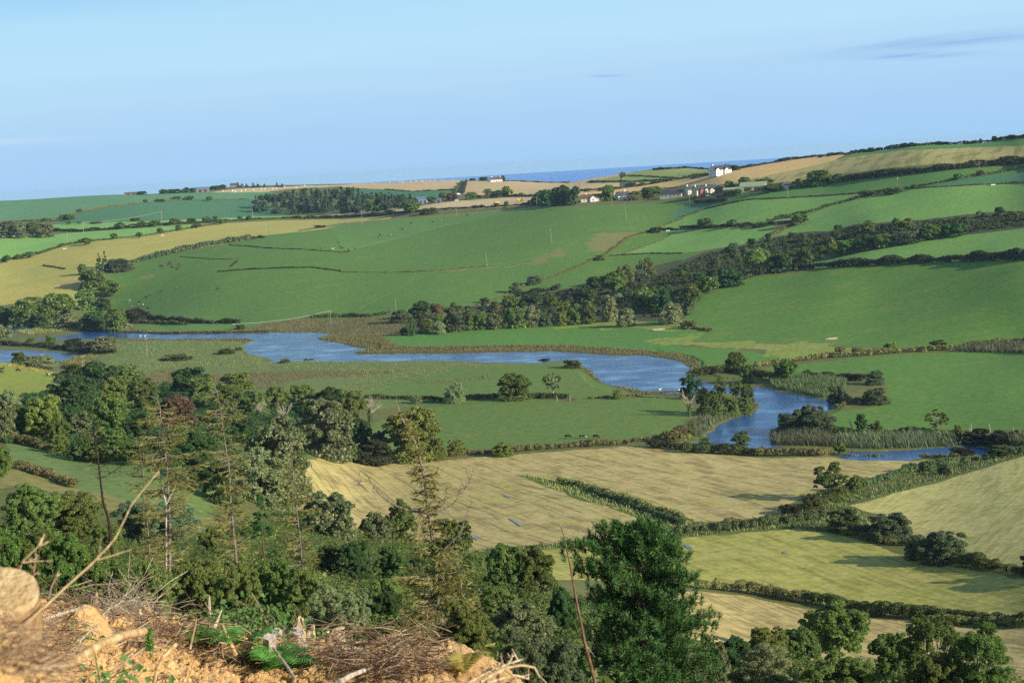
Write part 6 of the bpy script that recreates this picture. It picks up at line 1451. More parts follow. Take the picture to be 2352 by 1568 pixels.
def gable_walls(g, W, D, hw, hr, x0=0.0, y0=0.0, along='x'):
 """block of walls with gable ends; ridge along x (or y)"""
 if along == 'x':
  V = [(-W / 2, -D / 2, -1), (W / 2, -D / 2, -1), (W / 2, D / 2, -1), (-W / 2, D / 2, -1), (-W / 2, -D / 2, hw), (W / 2, -D / 2, hw), (W / 2, D / 2, hw), (-W / 2, D / 2, hw), (-W / 2, 0, hw + hr), (W / 2, 0, hw + hr)]
  Fq = [(0, 1, 5, 4), (2, 3, 7, 6), (1, 2, 6, 5), (3, 0, 4, 7), (5, 6, 9, 9), (7, 4, 8, 8), (3, 2, 1, 0)]
 else:
  V = [(-W / 2, -D / 2, -1), (W / 2, -D / 2, -1), (W / 2, D / 2, -1), (-W / 2, D / 2, -1), (-W / 2, -D / 2, hw), (W / 2, -D / 2, hw), (W / 2, D / 2, hw), (-W / 2, D / 2, hw), (0, -D / 2, hw + hr), (0, D / 2, hw + hr)]
  Fq = [(0, 1, 5, 4), (2, 3, 7, 6), (1, 2, 6, 5), (3, 0, 4, 7), (4, 5, 8, 8), (6, 7, 9, 9), (3, 2, 1, 0)]
 Fq = [f if f[2] != f[3] else (f[0], f[1], f[2], f[2]) for f in Fq]
 V = np.array(V, float) + np.array([x0, y0, 0])
 quads = [f for f in Fq if len(set(f)) == 4]
 g.add(V, quads)
 for f in Fq:
  if len(set(f)) == 3:
   a, b, c = V[f[0]], V[f[1]], V[f[2]]
   g.add(np.array([a, (a + b) / 2, b, c]), [(0, 1, 2, 3)])
def gable_roof(g, W, D, hw, hr, x0=0.0, y0=0.0, along='x', o=0.35, th=0.22):
 if along == 'x':
  e, k = D / 2 + o, hr / (D / 2)
  for s in (-1, 1):
   zl = hw - o * k
   a = [(-W / 2 - o, s * e, zl), (W / 2 + o, s * e, zl), (W / 2 + o, 0, hw + hr), (-W / 2 - o, 0, hw + hr)]
   V = np.array(a + [(p[0], p[1], p[2] + th) for p in a]) + np.array([x0, y0, .02])
   fs = [(4, 5, 6, 7), (3, 2, 1, 0), (0, 1, 5, 4), (1, 2, 6, 5), (3, 0, 4, 7)]
   g.add(V, fs if s < 0 else [f[::-1] for f in fs])
 else:
  e, k = W / 2 + o, hr / (W / 2)
  for s in (-1, 1):
   zl = hw - o * k
   a = [(s * e, -D / 2 - o, zl), (s * e, D / 2 + o, zl), (0, D / 2 + o, hw + hr), (0, -D / 2 - o, hw + hr)]
   V = np.array(a + [(p[0], p[1], p[2] + th) for p in a]) + np.array([x0, y0, .02])
   fs = [(4, 5, 6, 7), (3, 2, 1, 0), (0, 1, 5, 4), (1, 2, 6, 5), (3, 0, 4, 7)]
   g.add(V, [f[::-1] for f in fs] if s < 0 else fs)
def one(name, mat, parent, fn):
 g = Geo()
 fn(g)
 return g.obj(name, mat, parent)
def window(root, x, y, z, w, h, face='front'):
 """framed pane set on a wall: front faces -y, right faces +x, left faces -x"""
 s = (w, .10, h) if face == 'front' else (.10, w, h)
 f = one('window', BM['white'], root, lambda g: box(g, (x, y, z), s))
 off = {'front': (0, -.04, 0), 'right': (.04, 0, 0), 'left': (-.04, 0, 0)}[face]
 s2 = (w - .22, .08, h - .22) if face == 'front' else (.08, w - .22, h - .22)
 one('pane', BM['glass'], f, lambda g: box(g, (x + off[0], y + off[1], z + off[2]), s2))
def house(k, x0, x1, yr, yb, label, rot, D, wall='white', roof='slate', storeys=1, hrf=.42, chim=(), bays=(), wins=4, gwins=1, door=True, name='house', cat='house', rmin=900, W=None):
 """x0..x1, ridge yr and foot yb on an enlarged ninth; rot turns the front away from the viewer"""
 a, b = OFF[k]
 u, vb, vr = a + (x0 + x1) / 6, b + yb / 3, b + yr / 3
 p = at(u, vb, rmin)
 r = math.hypot(p[0], p[1])
 m = r / F
 Ht = (yb - yr) / 3 * m
 wpx = (x1 - x0) / 3 * m
 ca, sa = math.cos(math.radians(rot)), abs(math.sin(math.radians(rot)))
 W = W or max(4.0, (wpx - D * sa) / max(ca, .3))
 hr = Ht * hrf
 hw = Ht - hr
 az = math.atan2(p[0], p[1])
 c = p + np.array([math.sin(az), math.cos(az), 0]) * D / 2
 c[2] = zxy(c[0], c[1]) * .5 + p[2] * .5
 e = empty(name, c, math.radians(rot) - az, label, cat)
 one('wall', BM[wall], e, lambda g: gable_walls(g, W, D, hw, hr))
 rf = one('roof', BM[roof], e, lambda g: gable_roof(g, W, D, hw, hr))
 for cx in chim:
  one('chimney', BM['white' if wall != 'stone' else 'stone'], rf, lambda g: (box(g, (cx * W / 2, 0, hw + hr + .5), (1.0, .8, 2.2)), box(g, (cx * W / 2, 0, hw + hr + 1.7), (1.2, 1.0, .25))))
 for bx, bw, bmat in bays:
  one('bay', BM[bmat], e, lambda g: gable_walls(g, bw * W, 2.4, hw, bw * W * .42, bx * W / 2, -D / 2 - 1.0, 'y'))
  one('bay_roof', BM[roof], e, lambda g: gable_roof(g, bw * W, 3.6, hw + .05, bw * W * .42, bx * W / 2, -D / 2 - .4, 'y', .25))
  for s in range(storeys):
   window(e, bx * W / 2, -D / 2 - 2.22, hw * (s + .55) / storeys, min(1.5, bw * W * .5), 1.35)
 for s in range(storeys):
  zc = hw * (s + .55) / storeys
  for i in range(wins):
   x = (i + .5) / wins * 2 - 1
   if any(abs(x - q[0]) < q[1] + .12 for q in bays) or (door and s == 0 and i == wins // 2):
    continue
   window(e, x * W / 2 * .94, -D / 2 - .03, zc, 1.25, min(1.4, hw / storeys * .5))
  for i in range(gwins):
   y = ((i + .5) / gwins * 2 - 1) * D / 2 * .7
   window(e, W / 2 + .03, y, zc, 1.0, 1.2, 'right')
   window(e, -W / 2 - .03, y, zc, 1.0, 1.2, 'left')
 if door:
  dx = ((wins // 2) + .5) / wins * 2 - 1
  one('door', BM['fire'], e, lambda g: box(g, (dx * W / 2 * .94, -D / 2 - .03, 1.0), (1.05, .10, 2.1)))
 return e
def shed(k, x0, x1, yr, yb, label, rot, D, wall='bluesheet', roof='bluesheet', hrf=.35, doors=2, rmin=900, doormat='darkwood', name='shed'):
 e = house(k, x0, x1, yr, yb, label, rot, D, wall, roof, 1, hrf, (), (), 0, 0, False, name, 'barn' if name != 'shed' else 'shed', rmin)
 w = [c for c in e.children if c.name.startswith('wall')][0]
 V = np.array([v.co[:] for v in w.data.vertices])
 W, hw = V[:, 0].max() * 2, sorted(V[:, 2])[len(V) // 2]
 D = V[:, 1].max() * 2
 hw = max(1.6, min(hw, V[:, 2].max() * .7))
 for i in range(doors):
  x = ((i + .5) / doors * 2 - 1) * W / 2 * .8
  one('door', BM[doormat], e, lambda g: box(g, (x, -D / 2 - .03, hw * .42), (W / doors * .5, .12, hw * .8)))
 return e
house('C', 183, 335, 262, 326, 'large white two storey house alone above the golden field', 38, 11, 'white', 'slate', 2, .42, (-.86,), ((-.82, .22, 'white'), (.25, .2, 'white')), 5, 3, W=21)
house('C', 66, 246, 404, 466, 'long cream and red house in the hamlet', 32, 9, 'cream', 'slate', 2, .42, (-.9, .1), ((-.62, .17, 'red'), (-.2, .15, 'cream'), (.3, .15, 'cream')), 6, 2)
house('C', 10, 85, 405, 458, 'cream house with chimney behind the long red and cream one', 30, 8, 'cream', 'slate', 2, .42, (-.6,), (), 3, 1)
house('B', 2196, 2372, 431, 482, 'cream bungalow with grey roof left of the red bayed house', -24, 10, 'cream', 'slate', 1, .5, (), (), 5, 1)
shed('C', 395, 582, 378, 440, 'wide barn with pale green roof behind bushes', -8, 16, 'greenroof', 'greenroof', .45, 2, name='barn')
shed('C', 280, 456, 412, 448, 'low dark farm shed in front of the green roofed barn', -6, 8, 'darkwood', 'greenroof', .35, 3)
house('C', 222, 300, 408, 440, 'small brick outhouse beside the long cream house', 10, 7, 'red', 'brownroof', 1, .5, (), (), 2, 0)
shed('C', 678, 756, 373, 416, 'white garage with brown roof at the end of the farm', 24, 8, 'white', 'brownroof', .5, 1, doormat='white')
house('B', 1652, 1806, 458, 508, 'bungalow with white gable right of the pine clump', 0, 9, 'cream', 'brownroof', 1, .55, (-.5,), ((.1, .28, 'white'),), 4, 1)
house('B', 1890, 1990, 440, 496, 'dark roofed cottage half hidden by garden trees', 20, 8, 'white', 'slate', 1, .5, (.4,), (), 3, 1)
house('B', 1920, 2032, 376, 402, 'far grey roofed farmhouse behind the golden strip', 10, 8, 'stone', 'slate', 1, .55, (), (), 3, 1)
shed('B', 492, 596, 477, 526, 'large blue grey farm shed beside the conifer plantation', 22, 18, 'bluesheet', 'bluesheet', .4, 2, name='barn')
shed('B', 648, 692, 487, 515, 'small low grey shed by the round tree', 0, 8, 'bluesheet', 'bluesheet', .35, 1)
house('B', 1024, 1110, 340, 370, 'white cottage on the skyline by the sea', 8, 7, 'white', 'brownroof', 1, .5, (-.7, .7), (), 5, 1)
shed('A', 860, 948, 444, 462, 'long brown shed on the far left skyline', 0, 9, 'stone', 'brownroof', .45, 2)
shed('A', 1350, 1442, 408, 442, 'grey farm shed among the skyline trees', 5, 10, 'stone', 'bluesheet', .4, 2)
house('A', 1588, 1646, 382, 406, 'dark house on the far skyline before the firs', 5, 8, 'stone', 'slate', 1, .5, (.6,), (), 3, 1)
house('D', 915, 1035, 715, 775, 'white cottage glimpsed through the left wood', 10, 7, 'white', 'slate', 1, .4, (), (), 4, 1, rmin=60)
# weir with railing at the river narrows
pw = at(*Z('A', (590, 1372))[0], 900)
e = empty('weir_wall', pw, -math.atan2(pw[0], pw[1]), 'brown stone weir wall at the river narrows', 'wall')
one('wall', BM['stone'], e, lambda g: (box(g, (0, 0, 1.4), (9, 1.4, 4.2)), box(g, (-9, 1, 1.0), (9, 1.2, 2.6))))
one('coping', BM['trough'], e, lambda g: (box(g, (0, 0, 3.62), (9.3, 1.7, .2)), box(g, (-9, 1, 2.42), (8.6, 1.5, .2))))
for i in range(5):
 one('railing_post', BM['galv'], e, lambda g: box(g, (-3.6 + i * 1.8, 0, 4.3), (.1, .1, 1.2)))
one('railing', BM['galv'], e, lambda g: box(g, (0, .08, 4.8), (7.6, .06, .08)))
# ------------------------------------------------------------------ poles and wires
POLES = {}
def pole(k, x, yt, yb, label, arm=True, rmin=900, dark=False, xt=None, box_=False):
 a, b = OFF[k]
 p = at(a + x / 3, b + yb / 3, rmin)
 r = math.hypot(p[0], p[1])
 az, s = ray(a + (xt if xt is not None else x) / 3, b + yt / 3)
 h = max(3.0, H + r * s - p[2])
 q = np.array([r * math.sin(az), r * math.cos(az), p[2] + h]) - p
 e = empty('utility_pole', p, -az, label, 'pole', 'utility poles across the valley')
 ca, sa = math.cos(az), math.sin(az)
 q = np.array([q[0] * ca - q[1] * sa, q[0] * sa + q[1] * ca, q[2]])
 w = max(.13, r / 4400 * .40)
 one('post', BM['darkwood'] if dark else BM['pole'], e, lambda g: tube(g, [(0, 0, -.5), q * .5, q], [w, w * .85, w * .7], 8))
 if arm:
  t = q * .955
  one('crossarm', BM['pole'], e, lambda g: box(g, (t[0], t[1] - w, t[2]), (1.9, .14, .16)))
  for i in (-.8, 0, .8):
   one('insulator', BM['trough'], e, lambda g: tube(g, [(t[0] + i, t[1] - w, t[2] + .08), (t[0] + i, t[1] - w, t[2] + .36)], [.07, .05], 6))
 if box_:
  t = q * .84
  one('transformer', BM['galv'], e, lambda g: tube(g, [(t[0] + .45, t[1] - w, t[2] - .5), (t[0] + .45, t[1] - w, t[2] + .5)], [.36, .36], 8))
 POLES[(k, x)] = (p, np.array([p[0], p[1], p[2] + h]) + np.array([math.sin(az) * 0, 0, 0]))
 return e
for k, x, yt, yb, lb, kw in [
 ('A', 575, 648, 722, 'pole in front of the thick dark far left hedge', {}), ('A', 465, 717, 792, 'pole in the bright far left field', dict(xt=460)), ('A', 996, 703, 790, 'double pole on the edge of the yellow field', dict(xt=988)), ('A', 1113, 573, 632, 'pole in the deep green far field', {}),
 ('A', 1740, 558, 610, 'pole at the left end of the conifer plantation', {}), ('A', 1831, 660, 742, 'pole at the top of the yellow field', {}), ('A', 2004, 323, 392, 'tall mast on the far skyline among the bales', {}), ('A', 2213, 352, 390, 'short pole on the far skyline', {}), ('A', 160, 476, 492, 'tiny pole on the far left skyline', {}),
 ('B', 144, 577, 665, 'pole on the top verge of the hill left of the cows', dict(xt=138)), ('B', 796, 503, 602, 'pole on the top verge of the hill by the grazing cows', {}), ('B', 340, 490, 558, 'pole in the tan field by the broad dark tree', dict(xt=335)), ('B', 1346, 474, 556, 'pole at the left of the pine clump', {}), ('B', 1866, 449, 544, 'pole on the top fence before the hamlet', dict(xt=1862)),
 ('B', 1965, 534, 637, 'leaning bare pole high on the hill pasture', dict(xt=1954, arm=False)), ('B', 1450, 690, 789, 'leaning bare pole in the middle of the hill pasture', dict(xt=1440, arm=False)), ('B', 1008, 856, 956, 'leaning bare pole on the dry track of the hill', dict(xt=993, arm=False)), ('B', 379, 1177, 1263, 'leaning pole at the foot of the hill by the grey bush', dict(xt=370, arm=False)),
 ('B', 848, 321, 382, 'tall pole at the top of the lane', {}), ('B', 826, 314, 362, 'thin pole left of the lane top', {}), ('B', 797, 328, 362, 'second thin pole left of the lane top', {}), ('B', 283, 340, 374, 'pole on the skyline among the straw bales', {}), ('B', 970, 434, 503, 'pole before the wind bent trees', {}),
 ('B', 1951, 410, 497, 'pole with transformer in the hamlet garden', dict(xt=1946, box_=True)), ('B', 2325, 298, 352, 'dark pole on the headland', dict(dark=True)), ('B', 1642, 368, 420, 'dark pole right behind the pine clump', dict(dark=True)), ('B', 1280, 425, 458, 'small pole in the wide grain field', {}),
 ('C', 50, 438, 527, 'pole in front of the hamlet', dict(xt=42)), ('C', 726, 413, 482, 'pole below the white garage', dict(xt=722)), ('C', 1479, 338, 400, 'pole with transformer in the long green field', dict(xt=1477, box_=True)), ('C', 2045, 234, 290, 'pole before the long thick hedge', {}), ('C', 1318, 108, 156, 'pole by the lone tree on the right skyline', {}),
 ('C', 1682, 72, 120, 'pole in the middle of the right skyline', {}), ('C', 929, 160, 200, 'pole at the end of the skyline hedge', {}), ('C', 2058, 47, 84, 'pole by the tiny tree on the right skyline', {}), ('C', 792, 177, 214, 'pole in front of the sea on the skyline hedge', {}), ('C', 556, 222, 252, 'short pole in front of the sea by the white house', {}),
 ('D', 1014, 160, 286, 'pole standing in the marsh meadow', dict(xt=1010, rmin=500)), ('D', 570, 280, 388, 'pale pole above the dark round tree', dict(rmin=500)), ('D', 288, 270, 348, 'pole among the pond willows', dict(rmin=500)), ('D', 1610, 62, 182, 'dark pole on the river point carrying the wire', dict(rmin=700, dark=True)), ('A', 2281, 1258, 1362, 'pole on the brown far bank carrying the wire', dict(xt=2276)),
]:
 pole(k, x, yt, yb, lb, **kw)
def wire(a, b, label, sag=.02, w=.05):
 P = bendy(a, b, np.random.default_rng(1), 14, 0.0, -sag)
 g = Geo()
 tube(g, P, w, 4, cap=False)
 o = g.obj('power_line', BM['wire'])
 tag(o, label, 'wire')
wire(POLES[('D', 1610)][1], POLES[('A', 2281)][1], 'pale wire strung over the far river bank', .02, .12)
wire(POLES[('A', 1113)][1] - np.array([0, 0, .3]), POLES[('A', 575)][1], 'pale wire sloping across the deep green far field', .015, .14)
# ------------------------------------------------------------------ fences
post_me = None
def fence(k, pts, label, gap=12.0, h=1.35, rmin=300, w=None):
 global post_me
 q = densify(Z(k, *pts), 5, closed=False)
 G = np.array([at(u, v, rmin) for u, v in q])
 s = np.concatenate([[0], np.cumsum(np.linalg.norm(np.diff(G[:, :2], axis=0), axis=1))])
 n = min(int(s[-1] / gap) + 1, 60)
 t = np.linspace(0, s[-1], max(2, n))
 P = np.stack([np.interp(t, s, G[:, i]) for i in range(3)], 1)
 P[:, 2] = zxy(P[:, 0], P[:, 1])
 r = float(np.median(np.hypot(P[:, 0], P[:, 1])))
 if post_me is None:
  g = Geo()
  tube(g, [(0, 0, -.3), (0, 0, .97), (0, 0, 1.0)], [.085, .08, .05], 6)
  post_me = g.mesh('post', BM['fencepost'])
 e = empty('fence', P[0], 0, label, 'fence')
 k_ = max(1.0, r / 1300)
 for p in P:
  o = bpy.data.objects.new('post', post_me)
  COL.objects.link(o)
  o.parent = e
  o.location = p - P[0]
  o.scale = (k_, k_, h * random.uniform(.85, 1.15))
 g = Geo()
 for z in (.5, 1.0):
  tube(g, P - P[0] + np.array([0, 0, z * h * .95]), .012 * k_, 3, cap=False)
 g.obj('wire', BM['wire'], e)
fence('B', [(0, 862), (200, 808), (400, 762), (610, 702), (760, 668), (930, 628), (1100, 592), (1340, 552)], 'fence of pale posts climbing diagonally over the hill pasture', 22)
fence('A', [(1570, 806), (1700, 812), (1860, 828), (2092, 836), (2352, 855)], 'fence of pale posts across the left of the hill pasture', 12)
fence('A', [(1240, 886), (1480, 902), (1650, 905)], 'short fence on the left shoulder of the hill', 14)
fence('A', [(1490, 992), (1700, 975), (1960, 965), (2150, 962), (2352, 985)], 'low wire fence along the hill track at the left', 14)
fence('B', [(0, 990), (330, 995), (610, 985), (870, 962), (1060, 945), (1190, 935), (1375, 885), (1560, 820), (1625, 785), (1850, 708), (2050, 690)], 'fence of pale posts along the hill track up to the ditch', 22)
fence('B', [(90, 1275), (180, 1220), (305, 1160), (445, 1082), (505, 1050)], 'faint line of posts low on the hill', 20)
fence('B', [(1875, 885), (2020, 830), (2100, 802), (2185, 770), (2300, 712)], 'fence of posts on the bright triangular pasture', 12)
fence('B', [(1130, 570), (1420, 552), (1600, 548), (1870, 540), (2200, 520)], 'fence of posts below the bungalows', 14)
fence('F', [(230, 100), (530, 100), (880, 105), (1130, 107), (1280, 112), (1420, 140), (1680, 175)], 'line of pale posts at the foot of the steep pasture', 16)
fence('E', [(230, 158), (420, 212), (600, 214), (830, 210), (1085, 204), (1440, 204), (1550, 202), (1740, 220), (1950, 232), (2080, 240)], 'fence of thin posts along the far river edge', 16)
fence('C', [(450, 1032), (700, 975), (950, 962)], 'fence at the top left of the steep pasture', 14)
fence('C', [(1300, 826), (1480, 800), (1640, 778), (1950, 735), (2352, 690)], 'fence along the lower edge of the gully', 16)
fence('C', [(230, 830), (320, 824), (430, 802), (560, 768)], 'fence on the upper corner of the gully', 12)
fence('C', [(480, 490), (640, 484), (760, 480), (1000, 466)], 'low fence under the green farm field', 14)
# ------------------------------------------------------------------ cattle, birds
def hide(name, base, patch, amount):
 m, nt, b = new_mat(name, .7, .2)
 t = NT(nt)
 tc = t.n('ShaderNodeTexCoord')
 oi = t.n('ShaderNodeObjectInfo')
 ad = t.n('ShaderNodeVectorMath', operation='ADD')
 t.link(tc.outputs['Object'], ad.inputs[0])
 cb = t.n('ShaderNodeCombineXYZ')
 t.link(t.math('MULTIPLY', oi.outputs['Random'], 50), cb.inputs[0])
 t.link(cb.outputs[0], ad.inputs[1])
 t.link(t.mix(t.step(t.noise(ad.outputs[0], 1.1, 2, .4), amount, amount + .03), L(base), L(patch)), b.inputs['Base Color'])
 return m
HIDES = {'black': hide('black_hide', (26, 24, 24), (40, 36, 34), .6), 'pied': hide('black_and_white_hide', (24, 22, 22), (190, 186, 178), .56), 'white': hide('mostly_white_hide', (28, 26, 26), (196, 192, 184), .44)}
def skin_mesh(name, verts, edges, radii, mat):
 me = bpy.data.meshes.new(name)
 me.from_pydata(verts, edges, [])
 o = bpy.data.objects.new(name, me)
 COL.objects.link(o)
 md = o.modifiers.new('skin', 'SKIN')
 md.use_smooth_shade = True
 for v, r in zip(me.skin_vertices[0].data, radii):
  v.radius = r if isinstance(r, tuple) else (r, r)
 me.skin_vertices[0].data[0].use_root = True
 sb = o.modifiers.new('sub', 'SUBSURF')
 sb.levels = sb.render_levels = 1
 dg = bpy.context.evaluated_depsgraph_get()
 m2 = bpy.data.meshes.new_from_object(o.evaluated_get(dg))
 m2.name = name
 m2.materials.clear()
 m2.materials.append(mat)
 bpy.data.objects.remove(o)
 bpy.data.meshes.remove(me)
 return m2
def cow_mesh(mat, pose):
 V = [(0.0, 0, 1.05), (.45, 0, 1.06), (.80, 0, 1.10), (-.45, 0, 1.05), (-.82, 0, 1.12)]
 R = [(.40, .36), (.38, .34), (.28, .27), (.40, .36), (.27, .27)]
 E = [(0, 1), (1, 2), (0, 3), (3, 4)]
 def chain(root, pts):
  last = root
  for p, r in pts:
   V.append(p)
   R.append(r)
   E.append((last, len(V) - 1))
   last = len(V) - 1
  return last
 if pose == 'graze':
  hd = chain(2, [((1.08, 0, .95), .19), ((1.30, 0, .62), .15), ((1.42, 0, .40), .15), ((1.55, 0, .16), .085)])
  hb = hd - 1
  ez = .46
  ex = 1.40
 elif pose == 'stand':
  hd = chain(2, [((1.05, 0, 1.25), .19), ((1.25, 0, 1.45), .15), ((1.42, 0, 1.48), .15), ((1.68, 0, 1.32), .09)])
  hb = hd - 1
  ez, ex = 1.58, 1.36
 for s in (-1, 1):
  chain(hb, [((ex, s * .26, ez), .05)])
  chain(1, [((.62, s * .17, .80), .14), ((.60, s * .18, .42), .075), ((.62, s * .18, .10), .065), ((.66, s * .18, .03), .075)])
  chain(3, [((-.62, s * .19, .85), .17), ((-.60, s * .19, .55), .10), ((-.74, s * .19, .38), .07), ((-.70, s * .19, .10), .06), ((-.66, s * .19, .03), .075)])
 chain(4, [((-1.02, 0, 1.15), .05), ((-1.10, 0, .80), .03), ((-1.10, 0, .50), .05)])
 return skin_mesh('cow', V, E, R, mat)
COWS = {(c, p): cow_mesh(HIDES[c], p) for c in HIDES for p in ('graze', 'stand')}
def lying(mesh):
 return mesh
def cow(k, x, yb, c, pose, label, group, rz=None, rmin=300, s=1.0):
 a, b = OFF[k]
 p = at(a + x / 3, b + yb / 3, rmin)
 o = bpy.data.objects.new('cow', COWS[(c, pose)])
 COL.objects.link(o)
 o.location = p - np.array([0, 0, .02])
 o.rotation_euler = (0, 0, random.choice((0.2, 2.9, .5, 3.4, -.3)) if rz is None else rz)
 o.scale = (s, s, s)
 tag(o, label, 'cow', group)
CG = 'cattle grazing the hill pasture'
for k, x, yb, c, pose, lb in [
 ('A', 895, 1196, 'white', 'stand', 'mostly white cow lowest at the left of the hill'), ('A', 918, 1233, 'pied', 'graze', 'pied cow at the left of the low huddle'), ('A', 948, 1223, 'pied', 'graze', 'pied cow in the middle of the low huddle'), ('A', 961, 1205, 'black', 'stand', 'black cow above the low huddle'),
 ('A', 989, 1225, 'pied', 'graze', 'pied cow at the right of the low huddle'), ('A', 1006, 1171, 'black', 'graze', 'black cow left of a walking pair'), ('A', 1030, 1160, 'pied', 'graze', 'pied cow right of a walking pair'), ('A', 1113, 1130, 'black', 'graze', 'black cow alone between pair and pied cow'), ('A', 1222, 1110, 'pied', 'graze', 'pied cow grazing apart on the low hill'),
 ('A', 1503, 1114, 'black', 'stand', 'lone black cow in the middle of the lower hill'), ('A', 1016, 1246, 'black', 'graze', 'black cow at the shore hedge'), ('A', 2210, 837, 'pied', 'graze', 'pied cow at the left by the upper fence'), ('A', 2333, 798, 'pied', 'stand', 'pied cow above the upper fence'), ('A', 2342, 824, 'black', 'graze', 'black cow just over the upper fence'), ('A', 2293, 839, 'white', 'stand', 'white cow beside the upper fence'),
 ('B', 250, 762, 'pied', 'stand', 'pied cow at the lower end of the upper group'), ('B', 265, 744, 'black', 'graze', 'black cow at the lower end of the upper group'), ('B', 338, 744, 'pied', 'graze', 'pied cow right of the lower end of the upper group'), ('B', 408, 690, 'pied', 'graze', 'pied cow in the middle of the upper group'), ('B', 423, 702, 'black', 'graze', 'black cow in the middle of the upper group'),
 ('B', 490, 682, 'pied', 'graze', 'pied cow below the black one in the upper group'), ('B', 482, 659, 'black', 'graze', 'black cow over the pied one in the upper group'), ('B', 630, 653, 'black', 'graze', 'black cow left of the pied cow near the top verge'), ('B', 694, 640, 'pied', 'graze', 'pied cow near the top verge'), ('B', 867, 604, 'pied', 'graze', 'pied cow nearest the pole on the top verge'),
 ('B', 8, 834, 'black', 'stand', 'black cow on the fence line at the left'), ('B', 32, 848, 'pied', 'graze', 'pied cow below the fence line'), ('B', 48, 846, 'black', 'graze', 'black cow below the fence line'), ('B', 98, 838, 'pied', 'graze', 'pied cow at the right below the fence line')]:
 cow(k, x, yb, c, pose, lb, CG, s=1.12)
for x, c, rz, lb in ((1560, 'black', .1, 'black cow at the left of three by the hedge bank'), (1660, 'pied', 0.0, 'white faced pied cow in the middle of three by the hedge bank'), (1753, 'black', -.3, 'black cow at the right of three by the hedge bank')):
 cow('E', x, 853, c, 'graze', lb, 'three cows by the hedge bank', rz, s=1.1)
for x, yb, c, pose, lb in ((122, 392, 'black', 'graze', 'black cow grazing alone at the left pasture'), (188, 368, 'black', 'graze', 'black cow at the left of the weedy edge'), (204, 360, 'black', 'stand', 'black cow behind at the weedy edge'), (233, 368, 'black', 'graze', 'black cow with white rump at the weedy edge'), (286, 374, 'black', 'graze', 'first of a row of three black cows on the weedy edge'),
                           (316, 378, 'black', 'graze', 'middle of a row of three black cows on the weedy edge'), (345, 382, 'black', 'graze', 'last of a row of three black cows on the weedy edge'), (333, 426, 'pied', 'stand', 'pied calf facing the viewer in the left pasture'), (375, 430, 'black', 'stand', 'black calf beside the pied calf'), (12, 386, 'black', 'stand', 'black cow at the left edge of the pasture'), (4, 406, 'black', 'graze', 'black cow lower at the left edge of the pasture')):
 cow('D', x, yb, c, pose, lb, 'black cattle in the weedy pasture', rmin=400, s=1.12)
WHITEF = flat_mat('white_feathers', (236, 236, 234))
def bird(name, pts, label):
 E = [(0, 1), (1, 2), (2, 3), (3, 4), (0, 5)]
 return skin_mesh(name, *pts, WHITEF)
SW = skin_mesh('swan', [(0, 0, .22), (.3, 0, .25), (.48, 0, .45), (.5, 0, .72), (.62, 0, .74), (-.4, 0, .28), (-.65, 0, .32)], [(0, 1), (1, 2), (2, 3), (3, 4), (0, 5), (5, 6)], [(.24, .2), (.2, .16), .06, .055, .05, (.2, .14), .05], WHITEF)
HE = skin_mesh('heron', [(0, 0, .75), (.2, 0, .85), (.3, 0, 1.15), (.36, 0, 1.35), (.55, 0, 1.33), (-.35, 0, .65), (0, .05, .4), (0, .05, 0), (0, -.05, .4), (.02, -.05, 0)], [(0, 1), (1, 2), (2, 3), (3, 4), (0, 5), (0, 6), (6, 7), (0, 8), (8, 9)], [(.14, .16), .1, .05, .06, .02, .06, .03, .025, .03, .025], WHITEF)
for me, k, x, y, lb, rm in ((HE, 'F', 1912, 896, 'white heron standing at the end of the reed bed', 300), (SW, 'E', 2196, 532, 'white swan at the meadow shore', 300), (SW, 'E', 2330, 536, 'second white swan at the meadow shore', 300), (SW, 'D', 968, 157, 'swan on the upper river', 700), (SW, 'D', 1000, 158, 'second swan on the upper river', 700)):
 a, b = OFF[k]
 p = at(a + x / 3, b + y / 3, rm)
 o = bpy.data.objects.new(me.name.split('.')[0], me)
 COL.objects.link(o)
 o.location = (p[0], p[1], max(p[2], 0.0))
 o.scale = (1.3, 1.3, 1.3)
 tag(o, lb, 'bird')
# ------------------------------------------------------------------ bales, machines, small things
g = Geo()
th = np.linspace(0, 2 * math.pi, 21)[:-1]
tube(g, [(-.6, 0, .65), (-.57, 0, .65), (.57, 0, .65), (.6, 0, .65)], [.58, .65, .65, .58], 16)
bale_w, bale_s = g.mesh('hay_bale', BM['wrap'], True), g.mesh('hay_bale', BM['straw'], True)
for k, rows, me, lb, gr in (('A', [(1535, 438), (1602, 436), (1620, 441), (1663, 438), (1690, 433), (1747, 431), (1800, 425), (1825, 424), (1878, 423), (1902, 419), (1932, 408), (2038, 415), (1960, 412), (2100, 402)], bale_w, 'pale round bale on the tan field under the skyline', 'pale bales on the far tan field'),
       ('B', [(395, 374), (412, 371), (424, 374), (476, 371), (512, 368), (546, 370), (562, 370), (582, 368), (602, 367), (614, 368), (642, 363), (692, 363), (765, 364), (330, 376), (200, 378)], bale_s, 'straw round bale on the skyline field', 'straw bales on the skyline')):
 a, b = OFF[k]
 for x, y in rows:
  p = at(a + x / 3, b + y / 3, 900)
  o = bpy.data.objects.new('hay_bale', me)
  COL.objects.link(o)
  o.location = p - np.array([0, 0, .05])
  o.rotation_euler = (0, 0, random.uniform(0, 3))
  o.scale = (1.7, 1.7, 1.7) if k == 'A' else (1.5, 1.5, 1.5)
  tag(o, lb, 'bale', gr)
